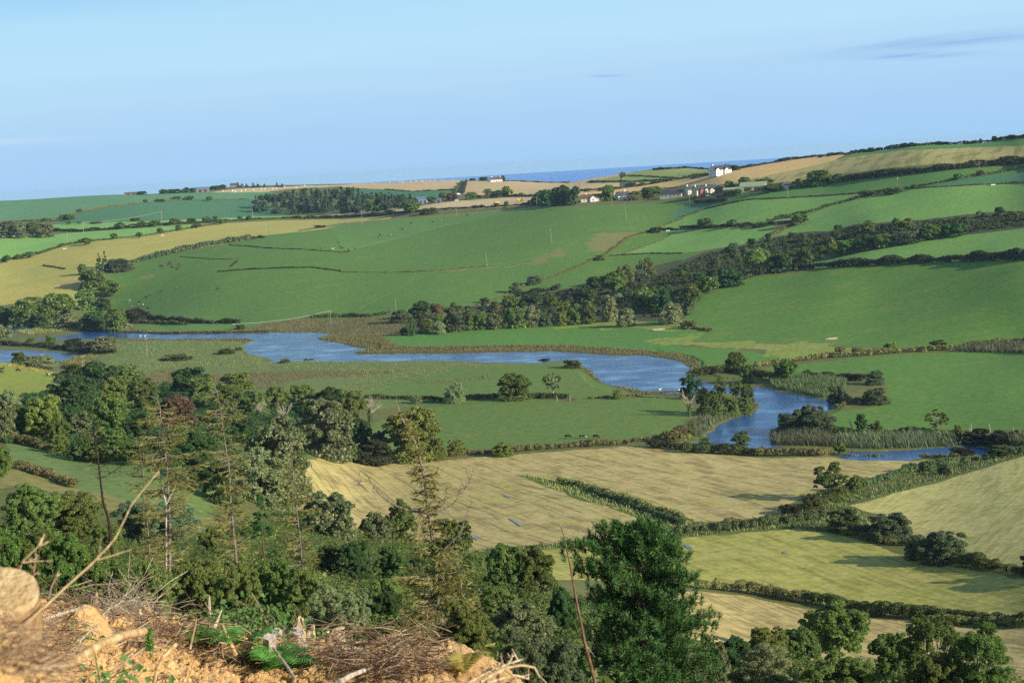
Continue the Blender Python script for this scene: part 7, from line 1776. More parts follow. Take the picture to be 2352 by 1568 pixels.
def wheel(root, x, y, r, w=.35):
 a = one('wheel', BM['tyre'], root, lambda g: tube(g, [(x, y - w / 2, r), (x, y + w / 2, r)], [r, r], 12))
 one('rim', BM['rim'], a, lambda g: tube(g, [(x, y - w / 2 - .03, r), (x, y + w / 2 + .03, r)], [r * .5, r * .5], 10))
def at_k(k, x, y, rmin=900):
 a, b = OFF[k]
 return at(a + x / 3, b + y / 3, rmin)
p = at_k('B', 1225, 508)
e = empty('combine_harvester', p, .15, 'yellow combine harvester on the tan field', 'harvester')
one('body', BM['yellow'], e, lambda g: (box(g, (0, 0, 2.2), (4.6, 2.6, 1.8)), box(g, (-1.2, 0, 3.4), (2.0, 2.4, .6))))
one('cab', BM['glass'], e, lambda g: box(g, (2.9, 0, 2.7), (1.2, 1.9, 1.7)))
one('header', BM['rust'], e, lambda g: (box(g, (4.2, 0, .7), (1.2, 4.6, .8)), box(g, (3.2, 0, 1.1), (1.4, 1.2, .5))))
one('cab_roof', BM['yellow'], e, lambda g: box(g, (2.9, 0, 3.65), (1.5, 2.2, .2)))
for x, y, r in ((1.9, 1.35, .95), (1.9, -1.35, .95), (-1.7, 1.2, .6), (-1.7, -1.2, .6)):
 wheel(e, x, y, r, .5)
p = at_k('B', 1072, 526)
e = empty('farm_trailer', p, .3, 'rusty yellow grain trailer in the tan field', 'trailer')
one('body', BM['yellow'], e, lambda g: (box(g, (0, 0, 1.2), (5.4, 2.3, .25)), box(g, (0, 1.1, 1.9), (5.4, .1, 1.2)), box(g, (0, -1.1, 1.9), (5.4, .1, 1.2)), box(g, (2.65, 0, 1.9), (.1, 2.1, 1.2)), box(g, (-2.65, 0, 1.9), (.1, 2.1, 1.2))))
one('load', BM['straw'], e, lambda g: box(g, (0, 0, 2.3), (5.1, 2.0, 1.1)))
one('drawbar', BM['rust'], e, lambda g: box(g, (3.6, 0, .9), (2.0, .2, .15)))
for x, y in ((-1.0, 1.25), (-1.0, -1.25), (.4, 1.25), (.4, -1.25)):
 wheel(e, x, y, .55)
def car(k, x, y, label, van=False, rz=0.2):
 p = at_k(k, x, y)
 e = empty('van' if van else 'parked_car', p, rz, label, 'van' if van else 'car')
 h = 2.1 if van else 1.45
 one('body', BM['carwhite'], e, lambda g: (box(g, (0, 0, .75), (4.5, 1.8, .7)), box(g, (-.3 if not van else -.6, 0, (h + 1.1) / 2), (2.5 if not van else 3.2, 1.65, h - 1.1))))
 for s in (-1, 1):
  one('side_window', BM['glass'], e, lambda g: box(g, (-.3, s * .84, h - .35), (2.0, .06, .36)))
 one('windscreen', BM['glass'], e, lambda g: box(g, (.97 if not van else 1.02, 0, h - .38), (.06, 1.4, .4)))
 for x_, y_ in ((1.4, .8), (1.4, -.8), (-1.4, .8), (-1.4, -.8)):
  wheel(e, x_, y_, .34, .24)
car('B', 808, 460, 'white van at the foot of the lane', True, .4)
car('B', 796, 503, 'white car on the edge of the tan field', False, .1)
car('C', 180, 474, 'pale car parked before the long cream house', False, .1)
for k, x, y, lb in (('A', 445, 836, 'white water trough below the bushy left hedge'), ('A', 1120, 744, 'white water trough on the lower brown hedge'), ('A', 360, 682, 'white water trough at the end of the tall hedge'), ('B', 2250, 712, 'pale trough at the head of the hill ditch'), ('C', 2138, 396, 'pale trough on the hilltop bank')):
 e = empty('water_trough', at_k(k, x, y), .1, lb, 'trough')
 one('basin', BM['trough'], e, lambda g: (box(g, (0, 0, .35), (3.4, 1.2, .2)), box(g, (0, .6, .6), (3.4, .12, .7)), box(g, (0, -.6, .6), (3.4, .12, .7)), box(g, (1.7, 0, .6), (.12, 1.08, .7)), box(g, (-1.7, 0, .6), (.12, 1.08, .7))))
 one('leg', BM['trough'], e, lambda g: box(g, (1.2, 0, .1), (.3, 1.0, .5)))
 one('leg', BM['trough'], e, lambda g: box(g, (-1.2, 0, .1), (.3, 1.0, .5)))
p = at_k('E', 375, 1004, 300)
e = empty('field_gate', p, -.2, 'grey metal field gate at the stubble corner', 'gate')
one('gate_frame', BM['galv'], e, lambda g: [box(g, (0, 0, .25 + i * .25), (3.4, .05, .05)) for i in range(5)] and [box(g, (s * 1.7, 0, .75), (.06, .06, 1.15)) for s in (-1, 1)])
for s in (-1, 1):
 one('gate_post', BM['pole'], e, lambda g: tube(g, [(s * 1.85, 0, -.3), (s * 1.85, 0, 1.45)], [.1, .09], 8))
for x, lb in ((1487, 'left weathered gate post in the meadow gap'), (1577, 'right weathered gate post in the meadow gap')):
 p = at_k('E', x, 594, 300)
 g = Geo()
 tube(g, [(0, 0, -.3), (.02, 0, 1.2), (0, 0, 2.3), (0, 0, 2.36)], [.16, .15, .14, .1], 8)
 o = g.obj('gate_post', BM['pole'])
 o.location = p
 tag(o, lb, 'post')
for k, x0, y0, x1, y1, w, lb in (('F', 1187, 830, 1145, 712, .28, 'dead leaning trunk beside the ivy clad tree'), ('F', 994, 845, 986, 810, .2, 'broken stake standing in the reed bed'), ('F', 1988, 800, 1986, 748, .18, 'pale dead stake over the bramble heap'), ('F', 2122, 805, 2112, 748, .18, 'taller pale dead stake over the bramble heap'),
                                  ('F', 2278, 818, 2277, 780, .22, 'short pale dead stake at the right bramble heap'), ('F', 1982, 802, 1972, 772, .12, 'thin leaning stake beside the pale one'), ('F', 1680, 975, 1680, 950, .12, 'thin stake on the near bank')):
 p = at_k(k, x0, y0, 300)
 az, s = ray(OFF[k][0] + x1 / 3, OFF[k][1] + y1 / 3)
 r = math.hypot(p[0], p[1])
 q = np.array([r * math.sin(az), r * math.cos(az), H + r * s]) - p
 g = Geo()
 rs = np.random.default_rng(int(x0))
 tube(g, bendy((0, 0, -.4), q, rs, 6, .05), np.linspace(w, w * .5, 6), 8)
 if w > .25:
  tube(g, bendy(q * .5, q * .75 + np.array([-1.2, 0, .6]), rs, 5, .1), np.linspace(w * .5, .05, 5), 6)
 o = g.obj('dead_snag', PALEBARK, smooth=True)
 o.location = p
 tag(o, lb, 'dead tree')
# log pile and rubble by the mown corner
for k, x, y, n, lb in (('E', 2185, 108, 7, 'small pile of pale logs on the mown corner'), ('F', 1030, 172, 6, 'pile of pale logs at the edge of the steep pasture')):
 p = at_k(k, x, y, 300)
 e = empty('log_pile', p, .2, lb, 'log pile')
 rs = np.random.default_rng(n)
 for i in range(n):
  o_ = np.array([rs.uniform(-2.5, 2.5), rs.uniform(-1, 1), .2 + (i % 3) * .3])
  one('log', PALEBARK, e, lambda g: tube(g, bendy(o_ - np.array([1.8, rs.uniform(-.6, .6), 0]), o_ + np.array([1.8, rs.uniform(-.6, .6), .1]), rs, 4, .03), [.22, .2, .18, .16], 8))
# sailing boat out at sea
a, s = ray(*Z('C', (33, 240))[0])
r = 9500
e = empty('sailing_boat', (math.sin(a) * r, math.cos(a) * r, -.5), .6, 'tiny white sailing boat near the sea horizon', 'boat')
one('hull', BM['carwhite'], e, lambda g: (box(g, (0, 0, .6), (9, 2.6, 1.4)), box(g, (4.8, 0, .9), (1.6, 1.4, .9))))
one('mast', BM['galv'], e, lambda g: tube(g, [(.5, 0, 1), (.5, 0, 15)], [.14, .08], 6))
one('sail', BM['sail'], e, lambda g: g.add(np.array([(.3, .05, 2), (-4.2, .3, 2.2), (-1.4, .3, 9), (.3, .05, 14.5), (.3, -.05, 2), (-4.2, .2, 2.2), (-1.4, .2, 9), (.3, -.05, 14.5)]), [(0, 1, 2, 3), (7, 6, 5, 4)]))
# puddles lying in the stubble
def puddle(k, pts, label):
 P = np.array([at(u, v, 300) for u, v in densify(Z(k, *pts), 1.2)])
 z = P[:, 2].mean()
 c = P.mean(0)
 wm = bpy.data.materials.get('puddle_water') or water_mat('puddle_water', (70, 84, 96), .05, 1.5, .1)
 V = [(c[0], c[1], zxy(c[0], c[1]) + .14)] + [(x, y, zxy(x, y) + .14) for x, y, _ in P]
 n = len(P)
 mesh_object('puddle', V, [(0, i + 1, (i + 1) % n + 1) for i in range(n)], wm, kind='structure', label=label)
puddle('H', [(890, 452), (905, 448), (930, 468), (950, 484), (935, 488), (905, 470)], 'bright puddle in the rutted stubble corner')
puddle('H', [(1118, 178), (1135, 176), (1168, 188), (1160, 194), (1130, 186)], 'small puddle high in the stubble')
puddle('H', [(1150, 338), (1165, 336), (1200, 356), (1245, 390), (1235, 394), (1190, 362)], 'curved puddle in a wheel rut')
puddle('I', [(10, 518), (30, 515), (70, 542), (60, 547), (25, 538)], 'puddle at the edge of the greenish stubble')
puddle('I', [(690, 568), (715, 567), (718, 577), (695, 580)], 'small round puddle in the greenish stubble')
# ------------------------------------------------------------------ the dead spruces, the pine and the brash of the clearing
def P3(u, v, r):
 a, s = ray(u, v)
 return np.array([r * math.sin(a), r * math.cos(a), H + r * s])
def pic(k, pts):
 return Z(k, *pts)
def resample(P, n):
 P = np.asarray(P, float)
 s = np.concatenate([[0], np.cumsum(np.linalg.norm(np.diff(P, axis=0), axis=1))])
 t = np.linspace(0, s[-1], n)
 return np.stack([np.interp(t, s, P[:, i]) for i in range(P.shape[1])], 1)
def dead_spruce(path, prof, label, n, rad, seed, twig=1.0, extra=(), pale=(), ivy=None, bark=GREYBARK, r=None, dep=0.75, leafm='lichen', up=0.12, name='dead_spruce_tree'):
 """path: trunk in picture points, top first; prof: [(v, half width px)] of the branches"""
 base = path[-1]
 if r is None:
  r = hit(base[0], base[1], 60)[1]
 T3 = resample([P3(u, v, r) for u, v in path], 26)
 gz = zxy(T3[-1, 0], T3[-1, 1])
 if T3[-1, 2] > gz - .3:                                 # root it in the ground
  T3 = np.concatenate([T3, [[T3[-1, 0], T3[-1, 1], gz - .4]]])
 org = T3[-1].copy()
 e = empty(name, org, 0, label, 'tree', 'dead trees of the clearing edge')
 L_ = T3 - org
 m = r / F
 g = Geo()
 nn = len(L_)
 tube(g, L_, np.linspace(.025, rad, nn), 8)
 trunk = g.obj('trunk', bark, e, True)
 rs = np.random.default_rng(seed)
 n = int(n * .66)
 gb, gt = Geo(), Geo()
 vs = [project(*T3[i])[1] for i in range(nn)]
 pv = [p[0] for p in prof]
 pw = [p[1] for p in prof]
 v0, v1 = pv[0], pv[-1]
 for i in range(n):
  v = v0 + (v1 - v0) * rs.uniform() ** .9
  w = np.interp(v, pv, pw) * m * rs.uniform(.45, 1.1)
  if w < .12:
   continue
  c = np.array([np.interp(v, vs, L_[:, j]) for j in range(3)])
  a = rs.uniform(0, 2 * math.pi)
  d = np.array([math.cos(a), math.sin(a) * dep, rs.normal(up, .12)])
  tip = c + d * w
  p = bendy(c, tip, rs, 6, .09, -.06)
  tube(gb, p, np.linspace(.02 + .014 * w, .006, 6), 3, cap=False)
  k = int((5 + 11 * w) * twig)
  if k < 1:
   continue
  t = rs.uniform(.15, 1.0, k)
  q = np.stack([np.interp(t, np.linspace(0, 1, 6), p[:, j]) for j in range(3)], 1)
  side = rs.normal(0, .36, (k, 3)) * np.array([1, 1, .6]) + d * .7 + np.array([0, 0, -.26])
  ln = rs.uniform(.18, .62, k)[:, None] * (.6 + .25 * min(w, 2.0))
  e1 = q + unit(side) * ln
  b = unit(np.cross(side, rs.normal(0, 1, (k, 3)))) * rs.uniform(.010, .030, (k, 1)) * max(1.0, r / 150)
  V = np.stack([q - b * .6, q + b * .6, e1 * .55 + q * .45 + b * 1.5 + np.array([0, 0, -.03]), e1], 1)
  gt.add(V.reshape(-1, 3), np.arange(4 * k).reshape(k, 4))
  k2 = k * 2                                                                 # finer side twigs
  h = rs.integers(0, k, k2)
  s0 = q[h] + (e1[h] - q[h]) * rs.uniform(.2, .95, (k2, 1))
  s1 = s0 + unit(side[h] + rs.normal(0, .8, (k2, 3))) * rs.uniform(.06, .2, (k2, 1))
  b2 = unit(np.cross(s1 - s0, rs.normal(0, 1, (k2, 3)))) * .012 * max(1.0, r / 150)
  V = np.stack([s0 - b2, s0 + b2, s1 + b2 * .8, s1 - b2 * .5], 1)
  gt.add(V.reshape(-1, 3), np.arange(4 * k2).reshape(k2, 4))
 for pts, w0, w1 in extra:
  q = resample([P3(u, v, r) for u, v in pts], 9) - org
  q[:, :2] += np.cumsum(rs.normal(0, .03, (9, 2)), 0)
  tube(gb, q, np.linspace(w0, w1, 9), 5)
  for i in range(2, 9):
   for _ in range(2):
    s1 = q[i] + rs.normal(0, .35, 3) + np.array([0, 0, -.1])
    tube(gb, bendy(q[i], s1, rs, 4, .15), np.linspace(.018, .006, 4), 3, cap=False)
 if gb.V:
  gb.obj('branches', bark, e, False)
 if gt.V:
  gt.obj('twigs', LM[leafm], e)
 for pts, w0, w1 in pale:
  q = resample([P3(u, v, r - .3) for u, v in pts], 9) - org
  one('pale_limb', PALEBARK, e, lambda g: tube(g, q, np.linspace(w0, w1, 9), 6))
 if ivy:
  gi = Geo()
  k = 1700
  v = rs.uniform(ivy[0], ivy[1], k)
  c = np.stack([np.interp(v, vs, L_[:, j]) for j in range(3)], 1)
  ww = np.interp(v, ivy[2], ivy[3]) * m
  keep = vnoise(v / 22, 0 * v, 4) > .30
  d = sphere_dirs(k, rs)
  Pq = c + d * (ww * rs.uniform(.3, 1.0, k))[:, None]
  leaves(gi, Pq[keep], d[keep], .085, rs, asp=.85)
  gi.obj('ivy', LM['lime'], e)
 return e
dead_spruce(pic('D', [(1022, 556), (1060, 562), (1085, 580), (1100, 612), (1105, 680), (1120, 790), (1130, 900), (1150, 1040)]) + pic('G', [(1160, 150), (1170, 330), (1170, 640), (1166, 985)]),
   [(925, 22), (945, 58), (975, 62), (990, 75), (1030, 82), (1075, 92), (1100, 108), (1130, 78), (1180, 82), (1260, 85), (1330, 72), (1400, 55)], 'tallest dead spruce with hooked top and pale forked limb', 330, .17, 11,
   pale=[(pic('G', [(1145, 760), (1145, 500), (1145, 235)]), .09, .06), (pic('G', [(1145, 235), (1120, 140), (1100, 40), (1078, -20)]), .06, .02), (pic('G', [(1150, 235), (1185, 160), (1210, 105), (1240, 55)]), .05, .015), (pic('G', [(1098, 20), (1065, -30), (1050, -90)]), .03, .012)])
dead_spruce(pic('D', [(1472, 478), (1497, 540), (1520, 660), (1540, 800), (1560, 950), (1580, 1060)]) + pic('G', [(1585, 120), (1592, 250), (1612, 450), (1635, 700), (1655, 930)]),
   [(895, 10), (920, 30), (950, 55), (970, 62), (1010, 45), (1050, 42), (1100, 48), (1180, 50), (1260, 52), (1330, 50), (1380, 30)], 'second dead spruce with straight whitish trunk', 300, .16, 12, bark=GREYBARK)
dead_spruce(pic('D', [(592, 648), (640, 745), (650, 850), (670, 960), (690, 1120), (710, 1290)]) + pic('G', [(745, 330), (770, 550), (800, 760), (842, 1030)]),
   [(945, 10), (985, 22), (1000, 12), (1060, 34), (1080, 40), (1110, 22), (1180, 8), (1300, 8)], 'bare dark dead spruce at the left with curved trunk', 70, .17, 13, .35, bark=DARKBARK,
   extra=[(pic('D', [(690, 1120), (740, 1110), (790, 1075), (832, 1042)]), .04, .012), (pic('D', [(652, 830), (600, 815), (530, 812)]), .035, .01), (pic('D', [(680, 1060), (730, 1020), (800, 965)]), .035, .01), (pic('D', [(660, 900), (690, 850), (720, 820)]), .03, .01)])
dead_spruce(pic('D', [(958, 890), (965, 960), (980, 1050), (1000, 1250), (1010, 1400)]) + pic('G', [(1022, 450), (1040, 700), (1060, 940)]),
   [(1030, 8), (1065, 30), (1090, 45), (1130, 52), (1180, 40), (1240, 35), (1320, 30)], 'slim dead spruce close behind the tallest one', 120, .10, 14)
dead_spruce(pic('D', [(1998, 845), (2010, 960), (2018, 1060), (2025, 1200)]) + pic('G', [(2040, 250), (2065, 450), (2082, 650), (2112, 870)]),
   [(1030, 8), (1070, 25), (1110, 42), (1160, 50), (1230, 55), (1300, 58), (1350, 48), (1380, 30)], 'third dead spruce with thin leaning trunk', 260, .12, 15, extra=[(pic('D', [(2035, 1290), (2090, 1255), (2140, 1215)]), .04, .012)])
dead_spruce(pic('E', [(375, 592), (388, 622), (430, 740), (510, 880), (550, 1020), (575, 1150), (590, 1300)]) + pic('H', [(602, 330), (630, 480), (645, 650), (665, 850), (690, 1050), (715, 1250), (738, 1345)]),
   [(935, 6), (975, 18), (1010, 16), (1060, 30), (1100, 38), (1150, 40), (1200, 42), (1250, 62), (1290, 85), (1340, 95), (1400, 105), (1450, 110), (1500, 100), (1540, 60)], 'ivy clad dead spruce standing out over the stubble', 420, .18, 16,
   extra=[(pic('E', [(590, 1365), (520, 1355), (430, 1340), (370, 1315), (300, 1270), (245, 1225), (205, 1185), (170, 1130), (140, 1085), (108, 1075)]), .085, .02), (pic('E', [(150, 1120), (125, 1150), (104, 1178)]), .02, .008), (pic('E', [(640, 1375), (700, 1345), (760, 1305), (795, 1250), (820, 1170)]), .05, .012), (pic('E', [(650, 1360), (690, 1300), (700, 1180)]), .03, .01),
                   (pic('H', [(700, 560), (760, 500), (820, 430), (850, 350), (880, 280), (912, 218)]), .05, .012), (pic('E', [(800, 1240), (850, 1190), (905, 1060)]), .025, .008)],
   ivy=(1215, 1530, [1215, 1300, 1400, 1480, 1510, 1530], [7, 12, 10, 14, 26, 20]))
def bare_pole():
 path = pic('H', [(1512, 392), (1525, 420), (1540, 480), (1560, 580), (1575, 650), (1610, 850), (1640, 1000), (1680, 1200), (1720, 1350), (1752, 1475), (1790, 1640)])
 r = 62.0
 P = resample([P3(u, v, r) for u, v in path], 20)
 gz = zxy(P[-1, 0], P[-1, 1])
 P = np.concatenate([P, [[P[-1, 0] + .25, P[-1, 1], min(gz - .4, P[-1, 2] - 1)]]])
 org = P[-1].copy()
 e = empty('dead_sapling', org, 0, 'bare thin brown stem leaning before the big pine', 'dead tree')
 g = Geo()
 tube(g, P - org, np.linspace(.018, .075, len(P)), 8)
 g.obj('trunk', bark_mat('brown_sapling_bark', (92, 66, 50), (136, 108, 86), 8), e, True)
 rs = np.random.default_rng(3)
 g = Geo()
 for pts in ([(1515, 400), (1535, 388), (1558, 358)], [(1532, 440), (1570, 415), (1605, 395)], [(1545, 485), (1600, 455), (1660, 420), (1740, 345)], [(1640, 432), (1670, 400), (1690, 390)], [(1512, 392), (1505, 375)], [(1690, 1210), (1720, 1250), (1750, 1290)], [(1600, 800), (1590, 770)], [(1566, 600), (1580, 575)]):
  q = resample([P3(u, v, r) for u, v in pic('H', pts)], 6) - org
  q += np.cumsum(rs.normal(0, .012, (6, 3)), 0)
  tube(g, q, np.linspace(.014, .005, 6), 4, cap=False)
 g.obj('twigs', PALEBARK, e)
bare_pole()
def big_pine():
 r = 118.0
 base = spot(1475, 1600, r)
 org = base.copy()
 e = empty('pine_tree', org, 0, 'big deep green pine in the lower centre', 'tree')
 m = r / F
 rs = np.random.default_rng(77)
 top = P3(1478, 1215, r) - org
 gw = Geo()
 tube(gw, bendy((0, 0, -.5), top * .97, rs, 9, .02), np.linspace(.28, .05, 9), 8)
 gn = Geo()
 shoots = []
 def shoot_chain(p, q, n, r0):
  r0 *= .6
  line = bendy(p, q, rs, 8, .05, .04)
  tube(gw, line, np.linspace(r0, .03, 8), 5, cap=False)
  for t in np.linspace(.35, 1.0, n):
   c = np.array([np.interp(t, np.linspace(0, 1, 8), line[:, j]) for j in range(3)])
   for _ in range(3 if t < .95 else 2):
    o = rs.normal(0, .20, 3) * np.array([1, 1, .6])
    shoots.append((c + o, unit(unit(q - p) * .35 + np.array([0, 0, 1.0]) + rs.normal(0, .22, 3)), rs.uniform(.4, .75)))
 # leaders that stand out against the fields
 for k, x, y in (('H', 1870, 378), ('H', 1758, 412), ('H', 1800, 395), ('H', 2043, 400), ('H', 1985, 440), ('H', 2205, 492), ('H', 2280, 545), ('H', 2130, 590), ('H', 1515, 520), ('H', 1560, 600), ('H', 1680, 470), ('H', 1700, 655), ('H', 1605, 690), ('I', 75, 750), ('I', 20, 800), ('I', 165, 985), ('I', 60, 900), ('H', 2250, 800), ('H', 2330, 900), ('H', 1640, 520), ('H', 1925, 400)):
  u, v = OFF[k][0] + x / 3, OFF[k][1] + y / 3
  dr = rs.uniform(-1.2, 1.2)
  q = P3(u, v, r + dr) - org
  h = max(1.5, q[2] - rs.uniform(1.6, 3.0))
  lo = np.array([top[0], top[1], 0]) * min(1, h / top[2]) + np.array([0, 0, min(h, top[2] * .92)])
  shoot_chain(lo, q, 9, .07)
 # whorls filling the crown
 for i in range(250):
  hh = rs.uniform(.02, .97) ** .9
  z = top[2] * hh
  w = np.interp(hh, [0, .35, .6, .8, .92, 1.0], [4.9, 4.7, 3.9, 2.8, 1.5, .5]) * rs.uniform(.5, 1.12)
  a = rs.uniform(0, 2 * math.pi)
  c = np.array([top[0] * hh, top[1] * hh, z])
  q = c + np.array([math.cos(a) * w, math.sin(a) * w, rs.uniform(.1, .9)])
  shoot_chain(c, q, 4, .05)
 for c, d, ln in shoots:
  n = 46
  t = rs.uniform(0, 1, n)[:, None]
  side = sphere_dirs(n, rs)
  dirn = unit(d * rs.uniform(.5, 1.1, (n, 1)) + side * .75)
  p0 = c + d * ln * (t - .5)
  p1 = p0 + dirn * rs.uniform(.18, .36, (n, 1))
  b = unit(np.cross(dirn, rs.normal(0, 1, (n, 3)))) * .017
  V = np.stack([p0 - b, p0 + b, p1 + b * .7, p1 - b * .7], 1)
  gn.add(V.reshape(-1, 3), np.arange(4 * n).reshape(n, 4))
 gw.obj('trunk', bark_mat('pine_bark', (84, 68, 52), (128, 104, 80), 5), e, True)
 gn.obj('crown', LM['pine'], e)
big_pine()
def dead_ivy_tree(k, x0, x1, yt, yb, label, rmin=300):
 a, b = OFF[k]
 p = at(a + (x0 + x1) / 6, b + yb / 3, rmin)
 r = math.hypot(p[0], p[1])
 m = r / F / 3
 h = (yb - yt) * m
 w = (x1 - x0) / 2 * m
 e = empty('dead_tree', p, 0, label, 'dead tree')
 rs = np.random.default_rng(int(x0 + 500))
 g = Geo()
 tube(g, bendy((0, 0, -.4), (0, 0, h * .5), rs, 6, .06), np.linspace(.32, .2, 6), 8)
 for i in range(13):
  s = np.array([0, 0, h * rs.uniform(.25, .5)])
  q = np.array([rs.uniform(-w, w), rs.uniform(-w, w) * .7, h * rs.uniform(.55, 1.0)])
  ln = bendy(s, q, rs, 6, .12)
  tube(g, ln, np.linspace(.14, .03, 6), 5)
  for j in range(5):
   tube(g, bendy(ln[rs.integers(2, 5)], q + rs.normal(0, .8, 3), rs, 4, .15), np.linspace(.06, .02, 4), 4)
 g.obj('limbs', PALEBARK, e, True)
 g = Geo()
 P = np.stack([rs.normal(0, .5, 900), rs.normal(0, .5, 900), rs.uniform(0, h * .55, 900)], 1)
 leaves(g, P, unit(P * np.array([1, 1, 0]) + 1e-3), .22, rs)
 g.obj('ivy', LM['ivy'], e)
dead_ivy_tree('F', -10, 110, 530, 700, 'bare grey dead tree with ivy at the foot beside the riverside clump')
dead_ivy_tree('D', 1720, 1840, 600, 720, 'forked bare white dead tree in the left wood', 60)
dead_ivy_tree('D', 1900, 2030, 610, 770, 'taller bare white dead tree in the left wood', 60)
dead_ivy_tree('E', 110, 290, 560, 740, 'leafless grey limbs beside the tall olive poplar', 60)
# ---- the clearing edge: stumps, logs, sticks, brushwood
WOODP = bark_mat('peeled_wood', (160, 138, 104), (214, 196, 160), 14)
WOODG = bark_mat('grey_weathered_wood', (138, 124, 104), (204, 192, 172), 12)
WOODY = bark_mat('yellow_debarked_wood', (164, 124, 72), (220, 196, 148), 12)
BRANCH = bark_mat('dull_bare_branch', (150, 128, 94), (190, 168, 128), 9)
TWIG = bark_mat('dry_twigs', (140, 118, 92), (184, 162, 132), 4)
TWIGD = bark_mat('dark_twigs', (86, 66, 52), (120, 96, 76), 4)
def near(u, v, dflt=20.0, back=0.0):
 """range at which the sight line meets the clay bank"""
 a, s = ray(u, v)
 rr = np.geomspace(2, 38, 400)
 z = bank_z(np.sin(a) * rr, np.cos(a) * rr)
 k = np.argmax(z >= H + rr * s)
 if z[k] < H + rr[k] * s:
  return dflt
 return float(rr[k]) + back
def limb(k, pts, w, label, name='log', mat=WOODG, r=None, dr=0.0, cat='log', twigs=0, seed=0, sides=8, group=None, wob=.01, wend=None):
 """branch or log along picture points; w in picture px at start"""
 q = pic(k, pts)
 if r is None:
  r = near(*q[0], 20.0, -.35)
 rr = np.linspace(r, r + dr, len(q))
 P = np.array([P3(u, v, x) for (u, v), x in zip(q, rr)])
 n = max(8, 3 * len(q))
 P = resample(P, n)
 rs = np.random.default_rng(seed + abs(int(pts[0][0])))
 ln = np.linalg.norm(P[-1] - P[0])
 P += np.cumsum(rs.normal(0, wob * ln / n, (n, 3)), 0)
 w0 = w / 2 * r / F
 w1 = (wend if wend is not None else w * .6) / 2 * (r + dr) / F
 org = P[0].copy()
 g = Geo()
 rad = np.linspace(w0, w1, n) * (1 + .10 * np.sin(np.arange(n) * 2.1 + seed))
 tube(g, P - org, rad, sides)
 if not twigs:
  o = g.obj(name, mat, None, True)
  o.location = org
  return tag(o, label, cat, group)
 e = empty(name, org, 0, label, cat, group)
 g.obj('stem', mat, e, True)
 g = Geo()
 for _ in range(twigs):
  i = rs.integers(n // 4, n)
  d = unit(P[min(i + 1, n - 1)] - P[i - 1] + rs.normal(0, .7, 3) * np.linalg.norm(P[min(i + 1, n - 1)] - P[i - 1]))
  s = P[i] - org
  tube(g, bendy(s, s + d * ln * rs.uniform(.08, .25), rs, 5, .12), np.linspace(max(w1 * .5, .003), .002, 5), 4, cap=False)
 g.obj('twigs', mat, e)
 return e
def stump(k, xt, yt, xb, yb, w, label, r=None, jag=.25, cut=None, seed=1, mat=WOODG, lean=0.0, far=False):
 """broken or sawn stump from foot (xb, yb) to top (xt, yt); w px wide"""
 (ut, vt), (ub, vb) = pic(k, [(xt, yt), (xb, yb)])
 r = near(ub, vb, r or 24.0, -.4) if not far else r
 a, b = P3(ub, vb, r), P3(ut, vt, r + lean)
 a[2] -= .15
 rad = 1.25 * w / 2 / 3 * r / F
 rs = np.random.default_rng(seed)
 n, sd = 9, 18
 ax = unit(b - a)
 side = unit(np.cross(ax, np.array([.2, 1, .1])))
 s2 = np.cross(ax, side)
 th = np.linspace(0, 2 * math.pi, sd, endpoint=False)
 flute = 1 + .10 * np.cos(th * 5 + seed) + rs.normal(0, .05, sd)
 L0 = np.linalg.norm(b - a)
 jt = (np.abs(rs.normal(0, jag * .45, sd)) + jag * (.5 + .5 * np.cos(th + seed))) * L0 * .8 if cut is None else np.zeros(sd)
 rings = []
 for i in range(n):
  t = i / (n - 1)
  rr = rad * (1 + .35 * (1 - t) ** 3) * flute
  c = a + (b - a) * t
  rings.append(c + (np.cos(th) * rr)[:, None] * side + (np.sin(th) * rr)[:, None] * s2 - (ax[None] * (jt * t ** 4)[:, None]))
 V = np.concatenate(rings)
 i = np.arange((n - 1) * sd).reshape(n - 1, sd)
 j = np.roll(i, -1, 1)
 g = Geo()
 g.add(V - a, np.stack([i, j, j + sd, i + sd], -1).reshape(-1, 4))
 e = empty('tree_stump', a, 0, label, 'stump')
 g.obj('bark', mat, e, False)
 g = Geo()
 topc = rings[-1]
 inner = b + (topc - b) * .7 - (ax * jt[:, None] * .1 if cut is None else 0)
 cc = b - ax * (jag * L0 * .45 if cut is None else 0)
 VV = np.concatenate([topc, inner, cc[None]]) - a
 q = [(x, (x + 1) % sd, sd + (x + 1) % sd, sd + x) for x in range(sd)] + [(sd + x, sd + (x + 1) % sd, sd + (x + 2) % sd, 2 * sd) for x in range(0, sd, 2)]
 g.add(VV, q)
 g.obj('cut_face' if cut else 'broken_top', cut or WOODP, e)
 return e
CUT = bark_mat('sawn_face', (176, 152, 110), (196, 174, 132), 9)
CUTG = bark_mat('grey_sawn_face', (170, 158, 148), (196, 184, 172), 6)
GRP = 'logs and sticks on the clay bank'
